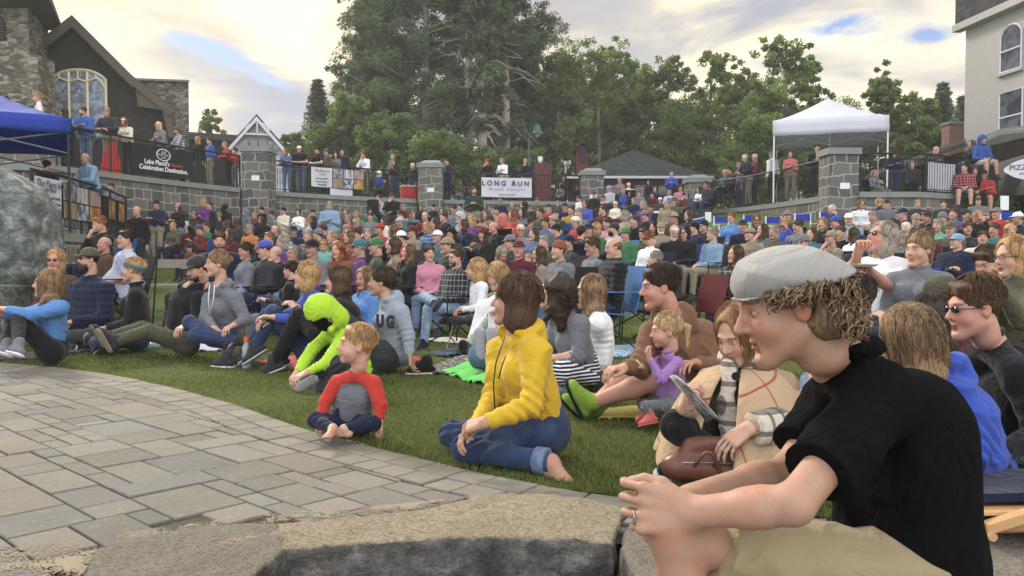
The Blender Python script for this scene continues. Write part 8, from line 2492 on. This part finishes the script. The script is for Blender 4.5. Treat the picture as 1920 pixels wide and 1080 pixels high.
r_, L_, H_, B_ = sit('person with long wavy blond hair in bright blue fleece hugging knees at left edge', (88, 533), 7.3, 72, (68, -4, 0), dict(fem=True, top='sky blue', topname='fleece', hair='wavy', hairc='darkblond', bot='black', pose='knees', arms='knees', s=1.0, shoe='grey', sole='white'),
 dict(pel=(96, 640, 7.4), che=(96, 590, 7.35), nec=(92, 565, 7.32), sL=(112, 578, 7.2), eL=(60, 590, 7.1), wL=(10, 580, 7.1), sR=(80, 580, 7.5), eR=(40, 590, 7.3), wR=(0, 590, 7.15), kL=(35, 600, 7.1), aL=(30, 648, 6.75), tL=(62, 655, 6.6), kR=(22, 600, 7.3), aR=(8, 648, 7.0), tR=(38, 655, 6.85)))
strands(r_, H_, L_['H'], .96, (.30, .20, .12), 'long', 400, 35, .0015)
for x, y, d, phi, o_, lb in (
 (163, 299, 16.3, 30, dict(pose='rail', arms='rail', top='sky blue', topname='sweater', hair='balding', hairc='grey', bot='dark denim', g=1.2, skin='tan', hy=10), 'person in light blue sweater with a balding head leaning on the near curved rail'),
 (92, 312, 15.6, 190, dict(pose='stand', arms='crossed', top='black', topname='t_shirt', hair='short', hairc='black', bot='charcoal', g=1.2, sleeve='short'), 'person in black t-shirt with back turned under the blue tent'),
 (211, 351, 19.8, 20, dict(pose='stand', arms='down', top='grey', topname='jacket', hair='short', hairc='brown', hat='beanie', hatc='charcoal', bot='black', skin='tan'), 'person in grey jacket and dark beanie standing behind the near railing end')):
 o_['z'] = 1.42; crowd_person(x, y, d, phi, o_, lb, 'people on the terrace')
for c in [o for o in bpy.data.objects if o.get('label', '').startswith('person in light blue sweater with a balding')]:
 for k in c.children:
  if k.name.startswith('sweater'): k.color = (.20, .31, .45, 1)
for x, y, d, phi, o_, lb in (
 (77, 186, 27, 60, dict(kid=True, pose='stand', arms='down', top='white', topname='t_shirt', sleeve='short', hair='short', hairc='blond', bot='navy', z=4.2), 'small child in white t-shirt standing on the low wall by the tower'),
 (16, 190, 27.5, 30, dict(pose='stand', arms='down', top='navy', topname='jacket', hair='long', hairc='black', fem=True, z=4.2), 'person with long black hair behind the blue tent roof'),
 (40, 201, 27.5, 30, dict(kid=True, pose='stand', arms='down', top='charcoal', topname='jacket', hair='short', hairc='brown', glasses='clear', z=4.6), 'small child in glasses peeking over the blue tent roof')):
 crowd_person(x, y, d, phi, o_, lb, 'people on the terrace')
lw = MB(); A = wline(-150, 118, 8, 4.2); strip_wall(A, [3.0] * 8, [5.20] * 8, .5, lw); o_ = lw.build('low_wall', MATS['wallstone']); uvify(o_); cpm = MB(); strip_wall(wline(-150, 118, 8, 4.1), [5.202] * 8, [5.33] * 8, .7, cpm); cpm.build('coping', MATS['coping'], o_); tag(o_, 'low stone garden wall at the foot of the church tower', 'wall')
# things lying about
def blanket(label, pts_px, color, mat='cloth', amp=.018, seed=1, h=.012, dens=34):
 """a crumpled sheet over a ground polygon"""
 pts = np.array([G(*p)[:2] if len(p) == 2 else p[:2] for p in pts_px])
 lo, hi = pts.min(0), pts.max(0); n = dens
 gx = np.linspace(lo[0], hi[0], n); gy = np.linspace(lo[1], hi[1], n)
 f = folds(amp, 22, seed, .8); V = []; idx = {}
 P2 = [np.array(p) for p in pts]
 g = np.array([(x, y, 0) for y in gy for x in gx]); sdv = poly_sd(g[:, :2], P2)
 zz = h + amp * .7 + f(g) * .9
 keep = sdv < .0
 for i, (p, k) in enumerate(zip(g, keep)):
  if k: idx[i] = len(V); V.append((p[0], p[1], max(.006, zz[i] * min(1, -sdv[i] / .03 + .3)) + ground_z(p[0], p[1])))
 Fc = []
 for j in range(n - 1):
  for i in range(n - 1):
   q = [j * n + i, j * n + i + 1, (j + 1) * n + i + 1, (j + 1) * n + i]
   if all(a in idx for a in q): Fc.append([idx[a] for a in q])
 o = mesh_obj('blanket', V, np.array(Fc), MATS[mat], None, True, color=pal(color) if isinstance(color, str) else color)
 sm = o.modifiers.new('t', 'SOLIDIFY'); sm.thickness = .008; sm.offset = -1
 tag(o, label, 'blanket'); return o
blanket('bright green crumpled cloth on the lawn left of the mustard jacket', [(820, 700), (880, 682), (945, 678), (960, 705), (930, 728), (880, 722)], (.12, .55, .09, 1), amp=.02)
blanket('dark olive blanket under the striped skirt and green cloth', [(778, 700), (850, 672), (960, 660), (1140, 690), (1175, 715), (1120, 735), (960, 712), (820, 706)], 'charcoal', 'camo', .012, 3)
blanket('red checked blanket under the grey hoodie', [(470, 682), (560, 668), (660, 672), (790, 672), (800, 682), (700, 692), (560, 700)], (.40, .06, .06, 1), amp=.012, seed=4)
blanket('grey blue crumpled blanket before the grey hoodie and black hoodie pair', [(300, 652), (380, 644), (460, 646), (420, 660), (330, 664)], 'lavender', amp=.02, seed=5)
blanket('dark blanket under the person in bright blue fleece', [(-60, 680), (60, 664), (160, 640), (260, 636), (200, 655), (80, 676)], 'charcoal', amp=.012, seed=6)
blanket('blue patterned towel on the lawn beside the white sweater', [(1125, 668), (1150, 650), (1205, 648), (1215, 664), (1150, 676)], (.08, .22, .36, 1), 'print', .014, 7)
blanket('yellow cloth under the legs of the brown hoodie', [(1120, 790), (1140, 768), (1200, 766), (1210, 790)], 'yellow', amp=.012, seed=8)
blanket('blue and white striped beach towel in the lower right corner', [(1700, 960), (1780, 925), (2100, 880), (2200, 930), (1950, 975)], (.05, .11, .33, 1), 'beach', .015, 9)
blanket('dark denim jacket dropped on the lawn left of the grey soled shoes', [(800, 665), (850, 655), (905, 652), (905, 668), (830, 672)], 'dark denim', amp=.025, seed=10)
blanket('crumpled red cloth behind the royal blue hoodie at the right edge', [(1850, 800), (1890, 780), (2100, 780), (2100, 815), (1900, 822)], (.60, .06, .05, 1), amp=.03, seed=12, h=.16)
blanket('white and pink papers on the grass under the far camp chairs', [(780, 640), (850, 634), (900, 640), (860, 646)], 'cream', 'print', .012, 13)
c = G(461, 692); rt_ = empty('bottle', c); mb = MB(); k = .030
mb.tube([c * 0 + V3(0, 0, z) for z in (0, .01, .06, .075, .09, .15, .175, .19)], [k * .9, k, k, k * .88, k, k, k * .5, k * .45], 16)
m, b = newmat('bottle_plastic'); z_ = b.n('ShaderNodeSeparateXYZ', i0=b.n('ShaderNodeTexCoord').outputs['Object']).outputs[2]
finish(m, b, b.mix(b.math('LESS_THAN', z_, .09), c4(.50, .50, .52), c4(.42, .58, .70)), .15, spec=.6, trans=(c4(.6, .65, .7), .4))
mb.build('body', MATS['bottle_plastic'], rt_, True); mb = MB(); mb.tube([V3(0, 0, .19), V3(0, 0, .215)], .019, 14); mb.build('cap', MATS['paint'], rt_, color=c4(.75, .13, .03)); rt_.scale = (1.25,) * 3
tag(rt_, 'clear sports drink bottle with an orange cap standing on the grass', 'bottle')
c = G(282, 654); rt_ = empty('bottle', c, .3); mb = MB(); mb.tube([V3(-.10, 0, .032), V3(.06, 0, .032), V3(.09, 0, .032), V3(.115, 0, .032)], [.032, .032, .014, .013], 14); mb.build('body', MATS['bottle_plastic'], rt_, True); mb = MB(); mb.tube([V3(.115, 0, .032), V3(.13, 0, .032)], .015, 10); mb.build('cap', MATS['paint'], rt_, color=c4(.7, .7, .75)); tag(rt_, 'clear water bottle lying on the blanket edge at the left', 'bottle')
def loose_shoe(label, px, py, ang, color):
 c = G(px, py); sd = Sdf(); d = V3(math.cos(ang), math.sin(ang), 0); a = V3(0, 0, .085)
 shoe_prims(sd, a, a + d * .1, .95); V, Q = sd.mesh(.008); o = mesh_obj('shoe', V, Q, MATS['cloth'], None, True, color=pal(color)); o.location = tuple(c)
 sd = Sdf(); sole_prims(sd, a, a + d * .1, .95); V, Q = sd.mesh(.008); mesh_obj('sole', V, Q, MATS['cloth'], o, True, color=pal('cream')); tag(o, label, 'shoe')
loose_shoe('dark empty shoe on the grass left of the orange capped bottle', 425, 690, 2.7, 'charcoal'); loose_shoe('olive empty shoe right beside the dark one by the bottle', 446, 686, 2.9, 'olive'); loose_shoe('black empty shoe at the tip of the dark olive blanket', 800, 702, 3.3, 'black'); loose_shoe('black sandal like shoe on the dropped denim jacket', 868, 668, 1.9, 'black')
wd = simple('varnished_wood', (.50, .30, .14), .45, var=.18, scale=14, spec=.4)
c = P(1900, 985, 2.75); rt_ = empty('beach_chair', (c[0], c[1], .015), -.06)
for (ya, h_) in ((-.13, .045), (.05, .075)):
 mb = MB(); mb.tube([V3(-.16, ya, h_), V3(.5, ya + .02, h_ + .03)], .016, 8); mb.build('rail', wd, rt_, True)
for k in range(5):
 mb = MB(); mb.box((.12, -.10 + k * .045, .10 - k * .004), (.62, .034, .010), R=rotz(.03) @ roty(-.03)); mb.build('slat', wd, rt_)
mb = MB(); arc = [V3(-.15 + .62 * t, -.15, .055 + .115 * math.sin(t * pi * .62)) for t in np.linspace(0, 1, 14)]
V = []
for i, p in enumerate(arc): V += [p + V3(0, -.022, .016), p + V3(0, .022, .016), p + V3(0, .022, -.016), p + V3(0, -.022, -.016)]
mb.add(V, [(4 * i + a, 4 * i + (a + 1) % 4, 4 * i + 4 + (a + 1) % 4, 4 * i + 4 + a) for i in range(13) for a in range(4)] + [(0, 1, 2, 3)]); mb.build('armrest', wd, rt_)
mb = MB(); mb.tube([V3(-.14, -.18, .035), V3(-.14, .08, .035)], .014, 10); mb.build('dowel', wd, rt_)
mb = MB(); mb.box((.15, .10, .135), (.74, .30, .03), R=roty(-.05)); mb.build('folded_fabric', MATS['cloth'], rt_, color=pal('navy')); tag(rt_, 'folded wooden beach chair lying on the rock at lower right', 'chair')
def director(x, y, rz, label, src=None, d=None):
 z_ = ground_z(X(x, d), d)
 top = Z(y, d); sc = min(max((top - z_) / 1.12, .8), 1.3)
 r_ = empty('director_chair', (X(x, d), d, top - 1.12 * sc), rz); r_.scale = (sc,) * 3
 tag(r_, label, 'chair', 'white framed director chairs with blue backs')
 return r_
def dc_parts():
 me = {}
 mb = MB(); mb.box((0, .03, .98), (.56, .012, .20)); me['backrest'] = ('canvas', mb)
 mb = MB(); mb.box((0, -.18, .62), (.50, .40, .012)); me['seat'] = ('canvas', mb)
 mb = MB();
 for m in (-1, 1):
  mb.box((m * .28, .03, .58), (.028, .028, 1.06)); mb.box((m * .28, -.38, .40), (.028, .028, .72)); mb.box((m * .28, -.17, .05), (.028, .44, .028))
 mb.tube([(-.27, -.38, .06), (.27, -.38, .60)], .013, 5); mb.tube([(.27, -.36, .06), (-.27, -.36, .60)], .013, 5); me['frame'] = ('whitemetal', mb)
 mb = MB()
 for m in (-1, 1): mb.box((m * .28, -.18, .785), (.06, .46, .02))
 me['armrest'] = ('whitemetal', mb)
 out = {}
 for k, (mt, q) in me.items():
  o_ = q.build(k, MATS[mt]); out[k] = o_.data; bpy.data.objects.remove(o_)
 return out
DC = dc_parts()
for i, (x, y, d, rz, lb) in enumerate([(1310, 411, 25, .15, 'blue director chair back just left of the white gate posts'), (1352, 405, 24, .2, 'blue director chair right of the white post below the curved railing'), (1408, 402, 23, .25, 'second blue director chair right of the white post'), (1450, 405, 22, .25, 'blue director chair above the person in royal blue jacket'), (1505, 400, 21, .25, 'wide blue director chair below the white tent railing'), (1552, 396, 21, .2, 'blue director chair behind the person with white hair'), (1690, 396, 20.5, .1, 'blue director chair below the white tent leg'), (1795, 408, 20, .0, 'blue director chair near the striped cloth'), (1893, 395, 20, -.1, 'blue director chair behind the red jacket at the right edge')]):
 r_ = director(x, y, rz + pi * 0, lb, None, d)
 for k, me in DC.items(): child(k, me, r_, None, c4(.03, .06, .42))
for px, d, pyt, pyb, lb in ((1231, 26.5, 396, 432, 'white gate post on the steps left of the rope'), (1327, 27.5, 398, 430, 'white gate post at the right end of the rope')):
 mb = MB(); mb.box((X(px, d), d, (Z(pyt, d) + Z(pyb, d)) / 2), (.19, .06, Z(pyt, d) - Z(pyb, d))); o_ = mb.build('post', MATS['whitemetal']); tag(o_, lb, 'post')
mb = MB(); a_, c_ = P(1236, 404, 26.4), P(1322, 407, 27.4); mb.tube([a_ * (1 - t) + c_ * t - V3(0, 0, .14 * math.sin(pi * t)) for t in np.linspace(0, 1, 10)], .018, 5); o_ = mb.build('rope', MATS['whitemetal'], None, True); tag(o_, 'white rope hanging between the two white gate posts', 'rope')
mb = MB(); mb.box(P(1881, 381, 21), (.20, .03, .36)); o_ = mb.build('paper_sign', MATS['whitemetal']); mb = MB(); mb.tube([P(1881, 394, 21.03), P(1881, 440, 21.03)], .012, 5); mb.build('pole', MATS['darkmetal'], o_); tag(o_, 'blank white paper sign on a pole near the right edge', 'sign')
c = P(300, 470, 13.2); rt_ = empty('bench', (c[0], c[1], ground_z(c[0], c[1])), .1);
bw = simple('bench_wood', (.22, .20, .17), .85, var=.3, scale=6)
mb = MB(); mb.box((0, .22, .80), (1.2, .035, .14)); mb.build('backrest', bw, rt_); mb = MB(); mb.box((0, 0, .45), (1.2, .42, .04)); mb.build('seat', bw, rt_)
for m in (-1, 1):
 mb = MB(); mb.box((m * .52, .0, .21), (.06, .42, .42)); mb.build('leg', MATS['darkmetal'], rt_)
tag(rt_, 'weathered grey wooden bench left of the dark red hoodie', 'bench')
c = P(478, 560, 11.3)
put_chair((c[0], c[1], .06), .4, 'charcoal', 'grey mesh folding chair with a purple blanket on its seat', .8)
sd = Sdf()
for k in range(9): a = k * .7; sd.ell(V3(.16 * math.cos(a) * (k > 0), .13 * math.sin(a) * (k > 0), .44 + .015 * (k % 3)), np.array([.12, .11, .05]), None, .03)
V, Q = sd.mesh(.010, folds(.020, 40, 6, 1.0)); o_ = mesh_obj('blanket', V, Q, MATS['quilt'], None, True, color=(.35, .03, .33, 1)); o_.location = (c[0], c[1], .06); o_.scale = (.95, .95, .85); tag(o_, 'bunched purple and white blanket on the grey mesh chair', 'blanket')
d_ = wall_d(768)[0] + 1.2; mb = MB(); mb.box((X(770, d_), d_, LVL + .32), (.75, .5, .50), rz=.3); o_ = mb.build('cooler', MATS['paint'], color=c4(.65, .05, .04)); mb = MB(); mb.box((X(770, d_), d_, LVL + .60), (.78, .53, .06), rz=.3); mb.build('lid', MATS['paint'], o_, color=c4(.7, .65, .62)); tag(o_, 'red box with a pale lid on the terrace by the second pillar', 'cooler')
d_ = wall_d(213)[0] + .5; mb = MB(); mb.tube([(X(211, d_), d_, LVL), (X(212, d_), d_, LVL + .5), (X(214, d_), d_, LVL + .95)], [.30, .22, .05], 9); o_ = mb.build('folded_umbrella', MATS['canvas'], color=c4(.62, .06, .05)); tag(o_, 'folded red umbrella standing between two people at the rail', 'umbrella')
c = P(108, 430, 14.4); mb = MB(); mb.tube([(c[0], c[1], 1.42), (c[0], c[1], 1.60)], [.035, .045], 12); o_ = mb.build('cup', MATS['paint'], color=c4(.35, .03, .04)); tag(o_, 'dark red travel cup on the low wall beside the boulder', 'cup')
for o_ in bpy.data.objects:
 if o_.get('label') and len(o_['label'].split()) > 16: print('LONG', o_['label'])
c = P(1302, 560, 8.9); put_chair((c[0], c[1], 0.0), 2.0, 'dark red', 'empty red folding chair left of the person in the olive plaid shirt', .86)
def pack(label, c, s, color):
 sd = Sdf(); sd.box(V3(0, 0, .22), V3(.12, .06, .17), None, .05); sd.ell(V3(0, -.08, .16), np.array([.11, .05, .11]), None, .03); sd.cap(V3(-.04, .02, .45), V3(.04, .02, .45), .012)
 V, Q = sd.mesh(.012, folds(.008, 30, 4)); o = mesh_obj('backpack', V * s, Q, MATS['cloth'], None, True, color=pal(color)); o.location = tuple(map(float, c)); tag(o, label, 'backpack')
c = P(700, 388, 26.7); pack('black backpack worn by the person in light grey shirt at the wall', c - V3(0, 0, .25), 1.1, 'black')
c = G(147, 636); pack('grey backpack on the grass between the blue fleece and the padded jacket', c, .9, 'olive')
c = G(1010, 640); c[1] = 9.3; pack('dark bag on the grass below the camp chairs', (0.25, 9.2, 0), .8, 'charcoal')
